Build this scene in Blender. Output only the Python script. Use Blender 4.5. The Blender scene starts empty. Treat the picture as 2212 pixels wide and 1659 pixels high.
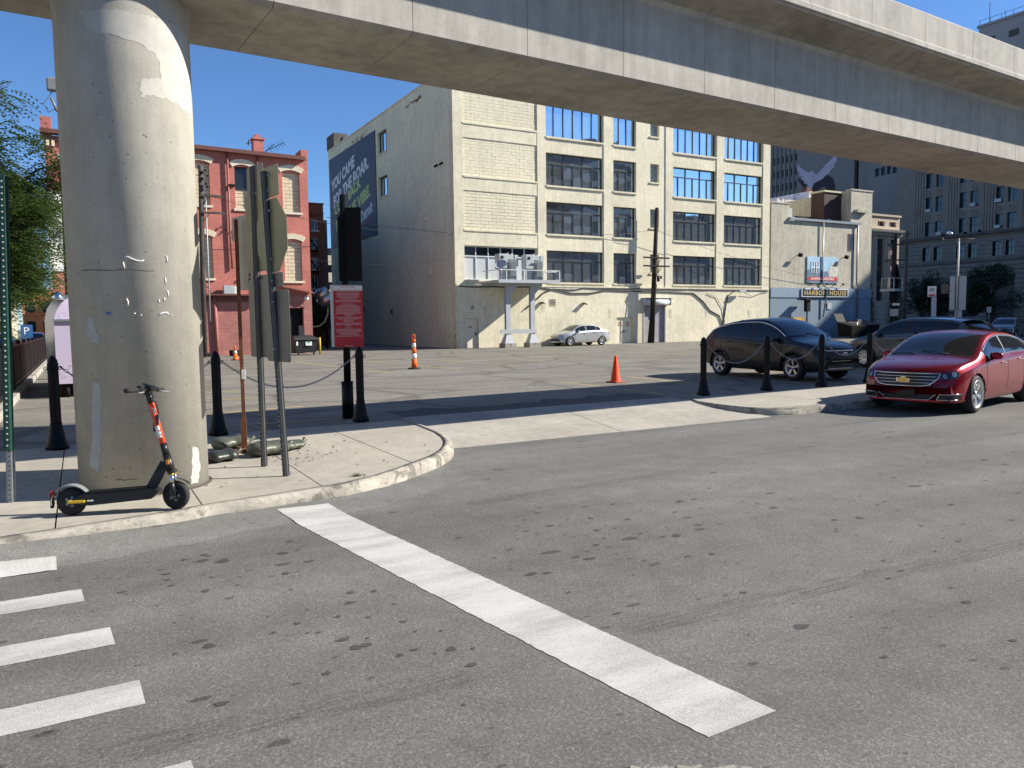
import bpy, bmesh, math, random
from math import sin, cos, pi, radians, atan2, hypot, sqrt
from mathutils import Vector, Matrix
from mathutils.bvhtree import BVHTree
random.seed(7)
scene = bpy.context.scene
col = scene.collection

# ------------------------------------------------------------------ camera
YAW, PITCH, ROLL = radians(60.74), radians(4.567), radians(0.7226)
cam_d = bpy.data.cameras.new('camera')
cam = bpy.data.objects.new('camera', cam_d)
col.objects.link(cam)
fw = Vector((cos(YAW)*cos(PITCH), sin(YAW)*cos(PITCH), -sin(PITCH)))
rt = Vector((sin(YAW), -cos(YAW), 0))
up = rt.cross(fw)
r2 = rt*cos(ROLL) - up*sin(ROLL)
u2 = up*cos(ROLL) + rt*sin(ROLL)
cam.matrix_world = Matrix(((r2.x, u2.x, -fw.x, 0), (r2.y, u2.y, -fw.y, 0), (r2.z, u2.z, -fw.z, 1.75), (0, 0, 0, 1)))
cam_d.sensor_width = 36.0
cam_d.lens = 36.0*1662/2212
cam_d.clip_end = 5000
cam_d.clip_start = 0.05
scene.camera = cam

# ------------------------------------------------------------------ sky, sun, exposure
SUN_EL = radians(32.5)
SUN_AZ = radians(60.74-82.3)            # angle from +X, counter-clockwise
world = bpy.data.worlds.new('World')
scene.world = world
world.use_nodes = True
wt = world.node_tree
wt.nodes.clear()
sky = wt.nodes.new('ShaderNodeTexSky')
sky.sky_type = 'NISHITA'
sky.sun_disc = False
sky.sun_elevation = SUN_EL
sky.sun_rotation = pi/2 - SUN_AZ
sky.altitude = 800
sky.air_density = 1.0
sky.dust_density = 0.1
sky.ozone_density = 9.0
bg = wt.nodes.new('ShaderNodeBackground')
bg.inputs['Strength'].default_value = 0.09
wo = wt.nodes.new('ShaderNodeOutputWorld')
wt.links.new(sky.outputs[0], bg.inputs[0])
wt.links.new(bg.outputs[0], wo.inputs[0])
sun_d = bpy.data.lights.new('sun', 'SUN')
sun_d.energy = 5.0
sun_d.angle = radians(0.5)
sun_d.color = (1.0, 0.945, 0.84)
sun = bpy.data.objects.new('sun', sun_d)
col.objects.link(sun)
sdir = Vector((cos(SUN_EL)*cos(SUN_AZ), cos(SUN_EL)*sin(SUN_AZ), sin(SUN_EL)))
sun.rotation_euler = sdir.to_track_quat('Z', 'Y').to_euler()
sun.location = (0, 0, 30)
scene.view_settings.view_transform = 'Standard'
scene.view_settings.look = 'None'
scene.view_settings.gamma = 1
scene.view_settings.use_curve_mapping = False
scene.view_settings.exposure = 0.85
scene.render.engine = 'CYCLES'
scene.cycles.use_denoising = True
scene.cycles.max_bounces = 6
scene.cycles.diffuse_bounces = 4
scene.cycles.glossy_bounces = 3
scene.cycles.transmission_bounces = 4
scene.cycles.transparent_max_bounces = 8
scene.cycles.sample_clamp_indirect = 6

# ------------------------------------------------------------------ materials
class NT:
    def __init__(s, name):
        s.m = bpy.data.materials.new(name)
        s.m.use_nodes = True
        s.t = s.m.node_tree
        s.p = s.t.nodes['Principled BSDF']
        s.geo = None
    def new(s, t): return s.t.nodes.new('ShaderNode'+t)
    def link(s, a, b): s.t.links.new(a, b)
    def pos(s, scale=None):
        if s.geo is None: s.geo = s.new('NewGeometry').outputs['Position']
        if scale is None: return s.geo
        v = s.new('VectorMath'); v.operation = 'MULTIPLY'
        s.link(s.geo, v.inputs[0]); v.inputs[1].default_value = scale
        return v.outputs[0]
    def noise(s, scale, detail=3, rough=.55, vec=None, dist=0):
        n = s.new('TexNoise'); n.inputs['Scale'].default_value = scale
        n.inputs['Detail'].default_value = detail; n.inputs['Roughness'].default_value = rough
        n.inputs['Distortion'].default_value = dist
        s.link(vec or s.pos(), n.inputs['Vector']); return n.outputs[0]
    def voro(s, scale, vec=None, feature='F1', out='Distance', rnd=1):
        n = s.new('TexVoronoi'); n.feature = feature; n.inputs['Scale'].default_value = scale
        n.inputs['Randomness'].default_value = rnd
        s.link(vec or s.pos(), n.inputs['Vector']); return n.outputs[out]
    def ramp(s, f, *st):
        n = s.new('ValToRGB'); e = n.color_ramp.elements
        while len(e) < len(st): e.new(.5)
        for k, (p, c) in enumerate(st):
            e[k].position = p
            e[k].color = (c, c, c, 1) if isinstance(c, (int, float)) else (*c, 1)
        s.link(f, n.inputs[0]); return n.outputs[0]
    def mix(s, f, a, b, mode='MIX'):
        n = s.new('Mix'); n.data_type = 'RGBA'; n.blend_type = mode
        for i, v in ((0, f), (6, a), (7, b)):
            if isinstance(v, bpy.types.NodeSocket): s.link(v, n.inputs[i])
            elif isinstance(v, tuple): n.inputs[i].default_value = (*v, 1)
            elif i: n.inputs[i].default_value = (v, v, v, 1)
            else: n.inputs[i].default_value = v
        return n.outputs[2]
    def math(s, op, a, b=None):
        n = s.new('Math'); n.operation = op
        for i, v in ((0, a), (1, b)):
            if v is None: continue
            if isinstance(v, bpy.types.NodeSocket): s.link(v, n.inputs[i])
            else: n.inputs[i].default_value = v
        return n.outputs[0]
    def bump(s, h, strength=.3, dist=.01):
        b = s.new('Bump'); b.inputs['Strength'].default_value = strength; b.inputs['Distance'].default_value = dist
        s.link(h, b.inputs['Height']); s.link(b.outputs[0], s.p.inputs['Normal'])
    def fin(s, c=None, rough=None, metal=0, coat=0, spec=None):
        if c is not None:
            if isinstance(c, tuple): s.p.inputs['Base Color'].default_value = (*c, 1)
            else: s.link(c, s.p.inputs['Base Color'])
        if rough is not None:
            if isinstance(rough, (int, float)): s.p.inputs['Roughness'].default_value = rough
            else: s.link(rough, s.p.inputs['Roughness'])
        s.p.inputs['Metallic'].default_value = metal
        s.p.inputs['Coat Weight'].default_value = coat
        s.p.inputs['Coat Roughness'].default_value = .03
        if spec is not None: s.p.inputs['Specular IOR Level'].default_value = spec
        return s.m
def sc3(c, k): return (c[0]*k, c[1]*k, c[2]*k)
def simple(name, c, rough=.6, metal=0, coat=0, var=.12, scale=6, bump=0, spec=None):
    n = NT(name)
    f = n.noise(scale, 4)
    cc = n.mix(f, sc3(c, 1-var*1.6), sc3(c, 1+var*1.6))
    if bump: n.bump(n.noise(scale*14, 3), bump, .004)
    return n.fin(cc, rough, metal, coat, spec)
def concrete(name, c, stain=.35, streak=0., bump=.25, big=.35, pits=0., fine=70, dots=0., blot=0.):
    n = NT(name)
    a = n.ramp(n.noise(big, 5, .6), (.3, 1-stain*.55), (.7, 1+stain*.3))
    b = n.ramp(n.noise(big*9, 5, .65), (.32, 1-stain*.42), (.62, 1.05))
    cc = n.mix(1., n.mix(1., c, a, 'MULTIPLY'), b, 'MULTIPLY')
    if streak:
        v = n.pos((5, 5, .35))
        st = n.ramp(n.noise(1.2, 5, .7, v), (.38, 1-streak), (.6, 1.04))
        cc = n.mix(1., cc, st, 'MULTIPLY')
    if dots:
        q = n.math('ADD', n.math('ADD', n.voro(dots), n.math('MULTIPLY', n.noise(30, 2), .12)), n.math('MULTIPLY', n.noise(.9, 2), .5))
        cc = n.mix(1., cc, n.ramp(q, (.33, .45), (.37, 1.)), 'MULTIPLY')
    if blot:
        q = n.noise(3.3, 6, .72, None, .6)
        cc = n.mix(1., cc, n.ramp(q, (.40, 1-blot), (.47, 1.), (.62, 1.), (.7, 1.12)), 'MULTIPLY')
    fi = n.noise(fine, 4, .7)
    cc = n.mix(1., cc, n.ramp(fi, (.3, .86), (.7, 1.08)), 'MULTIPLY')
    h = fi
    if pits:
        d = n.voro(pits, None, 'F1')
        w = n.noise(pits*.6, 2)
        pm = n.ramp(n.math('ADD', d, n.math('MULTIPLY', w, .5)), (.30, 0.), (.335, 1.))
        cc = n.mix(1., cc, n.ramp(pm, (0, .38), (1, 1.)), 'MULTIPLY')
        h = n.math('ADD', n.math('MULTIPLY', fi, .3), pm)
    n.bump(h, bump, .006)
    return n.fin(cc, .88, spec=.25)
def asphalt(name, c, spots=True, speck=55, warm=None, cracks=0.):
    n = NT(name)
    v = n.pos((.55, 1.3, 1))
    a = n.ramp(n.noise(.45, 5, .6, v), (.3, .80), (.7, 1.16))
    cc = n.mix(1., c, a, 'MULTIPLY')
    cc = n.mix(1., cc, n.ramp(n.noise(3.1, 4, .6), (.3, .88), (.7, 1.1)), 'MULTIPLY')
    pol = n.ramp(n.noise(.8, 3, .5, n.pos((.12, 1.15, 1))), (.35, .82), (.65, 1.13))
    cc = n.mix(1., cc, pol, 'MULTIPLY')
    f1 = n.noise(speck, 3, .8)
    f2 = n.voro(speck*1.9, None, 'F1', 'Color')
    cc = n.mix(1., cc, n.ramp(f1, (.3, .72), (.5, 1.0), (.72, 1.3)), 'MULTIPLY')
    bwn = n.new('RGBToBW'); n.link(f2, bwn.inputs[0])
    cc = n.mix(1., cc, n.ramp(bwn.outputs[0], (.1, .8), (.6, 1.), (.97, 1.5)), 'MULTIPLY')
    if warm:
        cc = n.mix(n.ramp(n.noise(.8, 4, .6), (.42, 0.), (.68, .6)), cc, warm)
    if spots:
        vv = n.pos((.75, 1.5, 1))
        d = n.voro(2.3, vv)
        w = n.noise(9, 3)
        k = n.noise(.7, 2)
        th = n.math('ADD', n.math('ADD', d, n.math('MULTIPLY', w, .10)), n.math('MULTIPLY', k, .42))
        cc = n.mix(1., cc, n.ramp(th, (.315, .5), (.36, 1.)), 'MULTIPLY')
        d2 = n.voro(6.1, vv)
        th2 = n.math('ADD', n.math('ADD', d2, n.math('MULTIPLY', w, .12)), n.math('MULTIPLY', k, .45))
        cc = n.mix(1., cc, n.ramp(th2, (.335, .55), (.375, 1.)), 'MULTIPLY')
    if cracks:
        e = n.voro(.32, None, 'DISTANCE_TO_EDGE')
        e2 = n.math('ADD', e, n.math('MULTIPLY', n.noise(2.5, 5, .7), -.05))
        cc = n.mix(1., cc, n.ramp(e2, (.0, 1-cracks), (.012, 1.)), 'MULTIPLY')
    n.bump(n.math('ADD', f1, n.math('MULTIPLY', bwn.outputs[0], .6)), .55, .008)
    return n.fin(cc, .82, spec=.35)
def glassy(name, c, rough=.03, metal=0., spec=.5, wob=0., scale=.6):
    n = NT(name)
    if wob: n.bump(n.noise(scale, 2, .4), wob, .05)
    f = n.noise(1.1, 3)
    return n.fin(n.mix(f, sc3(c, .85), sc3(c, 1.15)), rough, metal, 0, spec)
def brickmat(name, c1, c2, mortar, bw=.21, bh=.07, ms=.011, axis='X', bump=.5, off=.5, var=.25):
    n = NT(name)
    sx = n.new('SeparateXYZ'); n.link(n.pos(), sx.inputs[0])
    cb = n.new('CombineXYZ')
    n.link(sx.outputs[axis], cb.inputs[0]); n.link(sx.outputs['Z'], cb.inputs[1])
    b = n.new('TexBrick'); n.link(cb.outputs[0], b.inputs['Vector'])
    b.inputs['Scale'].default_value = 1
    b.inputs['Color1'].default_value = (*c1, 1); b.inputs['Color2'].default_value = (*c2, 1)
    b.inputs['Mortar'].default_value = (*mortar, 1)
    b.inputs['Mortar Size'].default_value = ms; b.inputs['Mortar Smooth'].default_value = .1
    b.inputs['Brick Width'].default_value = bw; b.inputs['Row Height'].default_value = bh
    b.offset = off
    cc = n.mix(1., b.outputs[0], n.ramp(n.noise(.6, 6, .65), (.3, 1-var), (.7, 1+var*.6)), 'MULTIPLY')
    cc = n.mix(1., cc, n.ramp(n.noise(14, 3, .6), (.3, .88), (.7, 1.1)), 'MULTIPLY')
    inv = n.math('SUBTRACT', 1., b.outputs[1])
    n.bump(n.math('ADD', inv, n.math('MULTIPLY', n.noise(25, 3), .3)), bump, .01)
    return n.fin(cc, .85, spec=.25)

# ------------------------------------------------------------------ mesh helpers
def mw(o):
    m = o.matrix_basis.copy()
    return mw(o.parent) @ m if o.parent else m
def tag(o, label=None, cat=None, group=None, kind=None):
    for k, v in (('label', label), ('category', cat), ('group', group), ('kind', kind)):
        if v: o[k] = v
    return o
def thing(name, label, cat, loc=(0, 0, 0), rz=0, group=None):
    o = bpy.data.objects.new(name, None)
    o.empty_display_size = .2
    col.objects.link(o)
    o.location = loc; o.rotation_euler = (0, 0, rz)
    o.matrix_basis = Matrix.Translation(loc) @ Matrix.Rotation(rz, 4, 'Z')
    return tag(o, label, cat, group)
class MB:
    def __init__(s): s.v = []; s.f = []; s.mi = []; s.sm = []; s.cur = 0; s.smooth = False
    def add(s, vs, fs, sm=None):
        b = len(s.v); s.v += [tuple(v) for v in vs]
        for f in fs:
            s.f.append([b+i for i in f]); s.mi.append(s.cur); s.sm.append(s.smooth if sm is None else sm)
        return s
    def box(s, c, d, rz=0, M=None):
        hx, hy, hz = d[0]/2, d[1]/2, d[2]/2
        vs = [Vector((x, y, z)) for z in (-hz, hz) for x, y in ((-hx, -hy), (hx, -hy), (hx, hy), (-hx, hy))]
        if rz: R = Matrix.Rotation(rz, 3, 'Z'); vs = [R @ v for v in vs]
        if M is not None: vs = [M @ v for v in vs]
        c = Vector(c)
        return s.add([v+c for v in vs], [(3, 2, 1, 0), (4, 5, 6, 7), (0, 1, 5, 4), (1, 2, 6, 5), (2, 3, 7, 6), (3, 0, 4, 7)], False)
    def bx(s, x0, x1, y0, y1, z0, z1):
        return s.box(((x0+x1)/2, (y0+y1)/2, (z0+z1)/2), (abs(x1-x0), abs(y1-y0), abs(z1-z0)))
    def cbox(s, c, d, b, rz=0, M=None):      # box with chamfered vertical + top/bottom edges
        hx, hy, hz = d[0]/2, d[1]/2, d[2]/2
        rings = []
        for z, i in ((-hz, b), (-hz+b, 0), (hz-b, 0), (hz, b)):
            x, y = hx-i, hy-i
            k = b
            rings.append([Vector(p) for p in ((-x+k, -y, z), (x-k, -y, z), (x, -y+k, z), (x, y-k, z), (x-k, y, z), (-x+k, y, z), (-x, y-k, z), (-x, -y+k, z))])
        c = Vector(c)
        R = Matrix.Rotation(rz, 3, 'Z')
        vs = []
        for r in rings:
            for v in r:
                v = R @ v
                if M is not None: v = M @ v
                vs.append(v+c)
        fs = []
        for k in range(3):
            for i in range(8):
                j = (i+1) % 8
                fs.append((k*8+i, k*8+j, k*8+8+j, k*8+8+i))
        fs += [tuple(range(7, -1, -1)), tuple(range(24, 32))]
        return s.add(vs, fs, False)
    def cyl(s, a, b, r0, r1=None, n=12, caps=True, sm=True):
        a, b = Vector(a), Vector(b); r1 = r0 if r1 is None else r1
        d = (b-a).normalized(); q = d.to_track_quat('Z', 'Y').to_matrix()
        vs = []
        for p, r in ((a, r0), (b, r1)):
            for i in range(n):
                t = 2*pi*i/n; vs.append(p + q @ Vector((r*cos(t), r*sin(t), 0)))
        s.add(vs, [(i, (i+1) % n, n+(i+1) % n, n+i) for i in range(n)], sm)
        if caps:
            k = len(s.v)-2*n
            s.f.append([k+i for i in range(n-1, -1, -1)]); s.f.append([k+n+i for i in range(n)])
            s.mi += [s.cur]*2; s.sm += [False]*2
        return s
    def tube(s, pts, r, n=6, caps=True, sm=True):
        pts = [Vector(p) for p in pts]; m = len(pts)
        rr = r if isinstance(r, (list, tuple)) else [r]*m
        vs = []; nrm = None
        for i, p in enumerate(pts):
            d = (pts[min(i+1, m-1)]-pts[max(i-1, 0)])
            if d.length < 1e-9: d = Vector((0, 0, 1))
            d.normalize()
            if nrm is None:
                nrm = d.orthogonal().normalized()
            else:
                nrm = (nrm - d*nrm.dot(d))
                nrm = nrm.normalized() if nrm.length > 1e-6 else d.orthogonal().normalized()
            bn = d.cross(nrm)
            for k in range(n):
                t = 2*pi*k/n; vs.append(p + nrm*(rr[i]*cos(t)) + bn*(rr[i]*sin(t)))
        fs = [(i*n+k, i*n+(k+1) % n, (i+1)*n+(k+1) % n, (i+1)*n+k) for i in range(m-1) for k in range(n)]
        if caps: fs += [tuple(range(n-1, -1, -1)), tuple((m-1)*n+k for k in range(n))]
        return s.add(vs, fs, sm)
    def lathe(s, prof, c=(0, 0, 0), n=24, M=None, sm=True, close=False):
        c = Vector(c); vs = []
        for r, z in prof:
            for i in range(n):
                t = 2*pi*i/n; v = Vector((r*cos(t), r*sin(t), z))
                if M is not None: v = M @ v
                vs.append(v+c)
        m = len(prof)
        fs = [(k*n+i, k*n+(i+1) % n, (k+1)*n+(i+1) % n, (k+1)*n+i) for k in range(m-1) for i in range(n)]
        if close: fs += [((m-1)*n+i, (m-1)*n+(i+1) % n, (i+1) % n, i) for i in range(n)]
        else: fs += [tuple(range(n-1, -1, -1)), tuple((m-1)*n+i for i in range(n))]
        return s.add(vs, fs, sm)
    def prism(s, poly, z0, z1, M=None, top=None):
        n = len(poly); top = top or [z1]*n
        vs = [Vector((x, y, z0)) for x, y in poly] + [Vector((x, y, top[i])) for i, (x, y) in enumerate(poly)]
        if M is not None: vs = [M @ v for v in vs]
        return s.add(vs, [tuple(range(n-1, -1, -1)), tuple(range(n, 2*n))] + [(i, (i+1) % n, n+(i+1) % n, n+i) for i in range(n)], False)
    def quad(s, a, b, c, d): return s.add([a, b, c, d], [(0, 1, 2, 3)], False)
    def plate(s, poly, M, t):            # poly in local XY, thickness t in local Z, placed with 4x4 M
        return s.prism(poly, -t/2, t/2, M)
    def mesh(s, name, mats):
        me = bpy.data.meshes.new(name)
        me.from_pydata(s.v, [], s.f)
        for m in (mats if isinstance(mats, (list, tuple)) else [mats]): me.materials.append(m)
        me.polygons.foreach_set('material_index', s.mi)
        me.polygons.foreach_set('use_smooth', s.sm)
        me.update()
        return me
    def build(s, name, mats, parent=None, local=False):
        if parent is not None and not local:
            inv = mw(parent).inverted()
            s.v = [tuple(inv @ Vector(v)) for v in s.v]
        o = bpy.data.objects.new(name, s.mesh(name, mats))
        col.objects.link(o)
        if parent is not None: o.parent = parent
        return o
def inst(name, me, M, parent=None):
    o = bpy.data.objects.new(name, me)
    col.objects.link(o)
    if parent is not None:
        o.parent = parent
        o.matrix_basis = mw(parent).inverted() @ M
    else: o.matrix_basis = M
    return o
def T(x, y, z, rz=0): return Matrix.Translation((x, y, z)) @ Matrix.Rotation(rz, 4, 'Z')
def copy_tree(o, parent=None):
    c = o.copy(); col.objects.link(c)
    if parent is not None: c.parent = parent
    for ch in list(o.children): copy_tree(ch, c)
    return c
def struct(o): o['kind'] = 'structure'; return o
def rounded_rect(w, h, r, n=4):
    out = []
    for cx, cy, a0 in ((w/2-r, h/2-r, 0), (-w/2+r, h/2-r, 90), (-w/2+r, -h/2+r, 180), (w/2-r, -h/2+r, 270)):
        for k in range(n+1):
            t = radians(a0+90*k/n); out.append((cx+r*cos(t), cy+r*sin(t)))
    return out
def frame_M(o, xd, yd):
    x = Vector(xd).normalized(); y = Vector(yd); z = x.cross(y).normalized(); y = z.cross(x)
    return Matrix(((x.x, y.x, z.x, o[0]), (x.y, y.y, z.y, o[1]), (x.z, y.z, z.z, o[2]), (0, 0, 0, 1)))
def text_mesh(txt, size=1., extr=.0, align='CENTER', shear=0., space=1., bold=0., line=1.):
    cu = bpy.data.curves.new('lettering', 'FONT')
    cu.body = txt; cu.size = size; cu.extrude = extr; cu.align_x = align; cu.align_y = 'CENTER'
    cu.shear = shear; cu.space_character = space; cu.offset = bold; cu.space_line = line
    cu.resolution_u = 3
    ob = bpy.data.objects.new('lettering', cu); col.objects.link(ob)
    dg = bpy.context.evaluated_depsgraph_get(); dg.update()
    me = bpy.data.meshes.new_from_object(ob.evaluated_get(dg))
    bpy.data.objects.remove(ob); bpy.data.curves.remove(cu)
    return me
def text(txt, name, M, mat, parent, size, w=None, h=None, **k):
    me = text_mesh(txt, size, **k)
    xs = [v.co.x for v in me.vertices]; ys = [v.co.y for v in me.vertices]
    sx = w/(max(xs)-min(xs)) if w else 1
    sy = h/(max(ys)-min(ys)) if h else 1
    cxm, cym = (max(xs)+min(xs))/2, (max(ys)+min(ys))/2
    for v in me.vertices:
        v.co.x = (v.co.x-(cxm if w else 0))*sx; v.co.y = (v.co.y-(cym if h else 0))*sy
    me.materials.clear(); me.materials.append(mat)
    return inst(name, me, M, parent)
def lerp(a, b, t): return a+(b-a)*t
def interp(tab, x):
    if x <= tab[0][0]: return tab[0][1]
    for (a, va), (b, vb) in zip(tab, tab[1:]):
        if x <= b: return va + (vb-va)*(x-a)/(b-a)
    return tab[-1][1]
def sinterp(tab, x):       # monotone-ish smooth (cubic hermite)
    n = len(tab)
    if x <= tab[0][0]: return tab[0][1]
    if x >= tab[-1][0]: return tab[-1][1]
    for i in range(n-1):
        if x <= tab[i+1][0]: break
    def slope(k):
        if k == 0 or k == n-1: 
            a, b = (0, 1) if k == 0 else (n-2, n-1)
            return (tab[b][1]-tab[a][1])/(tab[b][0]-tab[a][0])
        s0 = (tab[k][1]-tab[k-1][1])/(tab[k][0]-tab[k-1][0]); s1 = (tab[k+1][1]-tab[k][1])/(tab[k+1][0]-tab[k][0])
        return 0 if s0*s1 <= 0 else 2*s0*s1/(s0+s1)
    h = tab[i+1][0]-tab[i][0]; t = (x-tab[i][0])/h
    m0, m1 = slope(i)*h, slope(i+1)*h
    return (2*t**3-3*t*t+1)*tab[i][1]+(t**3-2*t*t+t)*m0+(-2*t**3+3*t*t)*tab[i+1][1]+(t**3-t*t)*m1
# ------------------------------------------------------------------ shared materials
ROAD = asphalt('road_asphalt', (.150, .147, .134))
GUT = asphalt('gutter_asphalt', (.172, .169, .156), spots=True, speck=80)
LOT = asphalt('lot_asphalt', (.196, .184, .156), spots=False, speck=26, warm=(.208, .184, .150), cracks=.3)
WALK = concrete('walk_concrete', (.405, .375, .315), stain=.3, bump=.2, big=.8, dots=7.)
APRON = concrete('apron_concrete', (.405, .378, .325), stain=.38, bump=.25, big=.7)
KERB = concrete('kerb_concrete', (.41, .378, .318), stain=.6, bump=.7, big=1.6, blot=.5)
JOINT = simple('joint_dirt', (.075, .062, .05), .95, scale=8)
PIERC = concrete('pier_concrete', (.425, .402, .345), stain=.2, streak=.08, bump=.35, big=.5, pits=17.)
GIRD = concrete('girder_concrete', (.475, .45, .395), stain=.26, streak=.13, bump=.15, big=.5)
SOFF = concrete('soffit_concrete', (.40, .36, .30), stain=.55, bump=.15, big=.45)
PATCH = concrete('repair_mortar', (.56, .545, .51), stain=.3, bump=.2, big=1.5)
BLACK = simple('black_paint', (.006, .0065, .008), .4, var=.2, bump=.1, spec=.2)
BLACKM = simple('black_matt', (.007, .007, .0075), .7, var=.2, spec=.2)
GALV = simple('galvanised_steel', (.30, .32, .33), .45, metal=.6, var=.2, scale=12)
STEELG = simple('grey_painted_steel', (.42, .45, .47), .5, var=.1)
CHROME = simple('chrome', (.75, .76, .78), .12, metal=1., var=.03)
RUBBER = simple('tyre_rubber', (.018, .018, .018), .8, var=.25, scale=20)
ALLOY = simple('alloy_wheel', (.62, .63, .65), .28, metal=.85, var=.05)
GREENP = simple('green_post_paint', (.012, .05, .035), .45, var=.25, scale=9)
WHITEP = simple('white_paint', (.72, .71, .68), .6, var=.1)
def roadpaint(name, c, wear):
    n = NT(name)
    f = n.noise(120, 5, .85); g = n.noise(2.2, 4, .6, n.pos((.5, 1.6, 1)))
    m = n.ramp(n.math('ADD', f, n.math('MULTIPLY', g, .55)), (wear-.14, 0.), (wear+.09, 1.))
    cc = n.mix(m, (.30, .295, .28), n.mix(g, sc3(c, .86), sc3(c, 1.06)))
    n.bump(f, .5, .006)
    return n.fin(cc, .8, spec=.3)
ROADW = roadpaint('road_white', (.56, .55, .52), .76)
LOTY = roadpaint('lot_yellow', (.50, .37, .12), .72)
RUST = simple('rusty_steel', (.17, .062, .025), .8, var=.5, scale=7, bump=.2)
GLASSD = glassy('dark_window', (.02, .023, .028), .06)
TINT = glassy('tinted_car_glass', (.012, .014, .017), .03, spec=.6)

# ------------------------------------------------------------------ ground
m = MB(); m.quad((-900, -900, 0), (1500, -900, 0), (1500, 1500, 0), (-900, 1500, 0))
road = struct(m.build('road', ROAD))
# parking lot surface (one step above the road, flush with the walk)
LZ = .126
m = MB()
m.prism([(-1.62, 12.2), (4.8, 12.2), (4.8, 12.48), (10.9, 12.48), (10.9, 12.2), (64, 12.2), (64, 110), (-1.62, 110)], -.2, LZ)
lot = struct(m.build('parking_lot', LOT))

# kerb line (street-side face at road level)
KL = [(-45, 6.95), (-.62, 6.95), (0., 7.04), (.65, 7.16), (.95, 7.26), (1.55, 7.36), (2.3, 7.5), (2.75, 7.72), (3.1, 7.98), (3.45, 8.27), (3.76, 8.54), (4.05, 8.88), (4.25, 9.2), (4.42, 9.55), (4.56, 9.95), (4.68, 10.5), (4.76, 11.3), (4.8, 12.2)]
KR = [(10.92, 12.2), (10.70, 11.6), (10.59, 11.0), (10.61, 10.45), (10.74, 10.07), (11.0, 9.82), (11.4, 9.67), (12.4, 9.62), (13.7, 9.66), (15.2, 10.1), (16.6, 10.55), (18.5, 10.6), (63.5, 10.6)]
def resample(P, step):
    out = []
    for (a, b) in zip(P, P[1:]):
        L = hypot(b[0]-a[0], b[1]-a[1]); n = max(1, int(L/step))
        for k in range(n): out.append((lerp(a[0], b[0], k/n), lerp(a[1], b[1], k/n)))
    out.append(P[-1]); return out
def offset(P, d):
    out = []
    for i, p in enumerate(P):
        a = P[max(0, i-1)]; b = P[min(len(P)-1, i+1)]
        tx, ty = b[0]-a[0], b[1]-a[1]; L = hypot(tx, ty)
        out.append((p[0]-ty/L*d, p[1]+tx/L*d))
    return out
def kerb(P, name, hfun, rough):
    P = [p for p in resample(P, .12 if len(P) > 3 else .3)]
    ins = offset(P, 1.)
    m = MB(); m.smooth = True
    prof = [(-.004, -.05), (0, .0), (.004, .06), (.012, .105), (.032, .130), (.06, .139), (.135, .139), (.14, -.05)]
    rnd = random.Random(3)
    vs = []
    for i, p in enumerate(P):
        dx, dy = ins[i][0]-p[0], ins[i][1]-p[1]
        h = hfun(p)
        chip = (max(0, rnd.random()-.6)+.5*max(0, sin(i*.37)+sin(i*.91)-1.1))*rough if -1 < p[0] < 4.6 or 10 < p[0] < 14 else 0
        for k, (o, z) in enumerate(prof):
            zz = z*h/.139 if z > 0 else z
            oo = o
            if k in (3, 4): oo += chip*.10+rnd.uniform(0, .005); zz -= chip*.07
            if k == 2: oo += chip*.05+rnd.uniform(-.002, .004)
            if k == 5: zz -= chip*.02
            vs.append((p[0]+dx*oo, p[1]+dy*oo, zz))
    n = len(prof)
    m.add(vs, [(i*n+k, (i+1)*n+k, (i+1)*n+k+1, i*n+k+1) for i in range(len(P)-1) for k in range(n-1)] + [tuple(range(n)), tuple((len(P)-1)*n+k for k in range(n-1, -1, -1))])
    return m
def near_x(P, x):
    for a, b in zip(P, P[1:]):
        if a[0] <= x <= b[0] and b[0] > a[0]: return a[1]+(b[1]-a[1])*(x-a[0])/(b[0]-a[0])
    return P[-1][1]
sidewalk = struct(thing('sidewalk', None, None))
kerb(KL, 'kerb', lambda p: .139, 1.).build('kerb', KERB, sidewalk)
kerb(KR, 'kerb', lambda p: .139, 1.).build('kerb', KERB, sidewalk)
m = MB()
KLi = offset(KL, .142); KRi = offset(KR, .142)
bed = [(x, y) for x, y in KLi if x > -44] + [(4.66, 12.19), (-44, 12.19)]
m.prism(bed, -.1, .112); m.prism([p for p in KRi if p[0] < 63]+[(63, 10.75), (63, 12.19)], -.1, .112)
m.build('joint_bed', JOINT, sidewalk)
def slab(x0, x1, P, g=.007, top=None):
    N = 14
    lo = [(lerp(x0+g, x1-g, k/N), near_x(P, lerp(x0+g, x1-g, k/N))) for k in range(N+1)]
    lo = [(x, min(y+.006, 12.1)) for x, y in lo]
    poly = lo + [(x1-g, 12.19), (x0+g, 12.19)]
    z = .130+random.uniform(-.002, .003)
    m = MB(); m.prism(poly, .0, z); m.build('paving_slab', WALK, sidewalk)
xs = [-44, -30, -18, -12, -8.5, -5.4, -3.9, -2.6, -1.45, -.25, .9, 2.06, 3.32, 4.64]
KLs = [p for p in resample(KLi, .15)]
for a, b in zip(xs, xs[1:]): slab(a, b, KLs)
KRs = resample(KRi, .2)
_g = [(x+.006, y+.006) for x, y in resample(KRi, .15) if x < 12.74]
MB().prism(_g+[(12.743, _g[-1][1]), (12.743, 12.19), (_g[0][0], 12.19)], .0, .131).build('paving_slab', WALK, sidewalk)
xr = [12.75, 14.2, 15.7, 17.2, 18.7, 20.2, 21.7, 24.7, 27.7, 32, 40, 50, 62]
for a, b in zip(xr, xr[1:]): slab(a, b, KRs)
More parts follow.
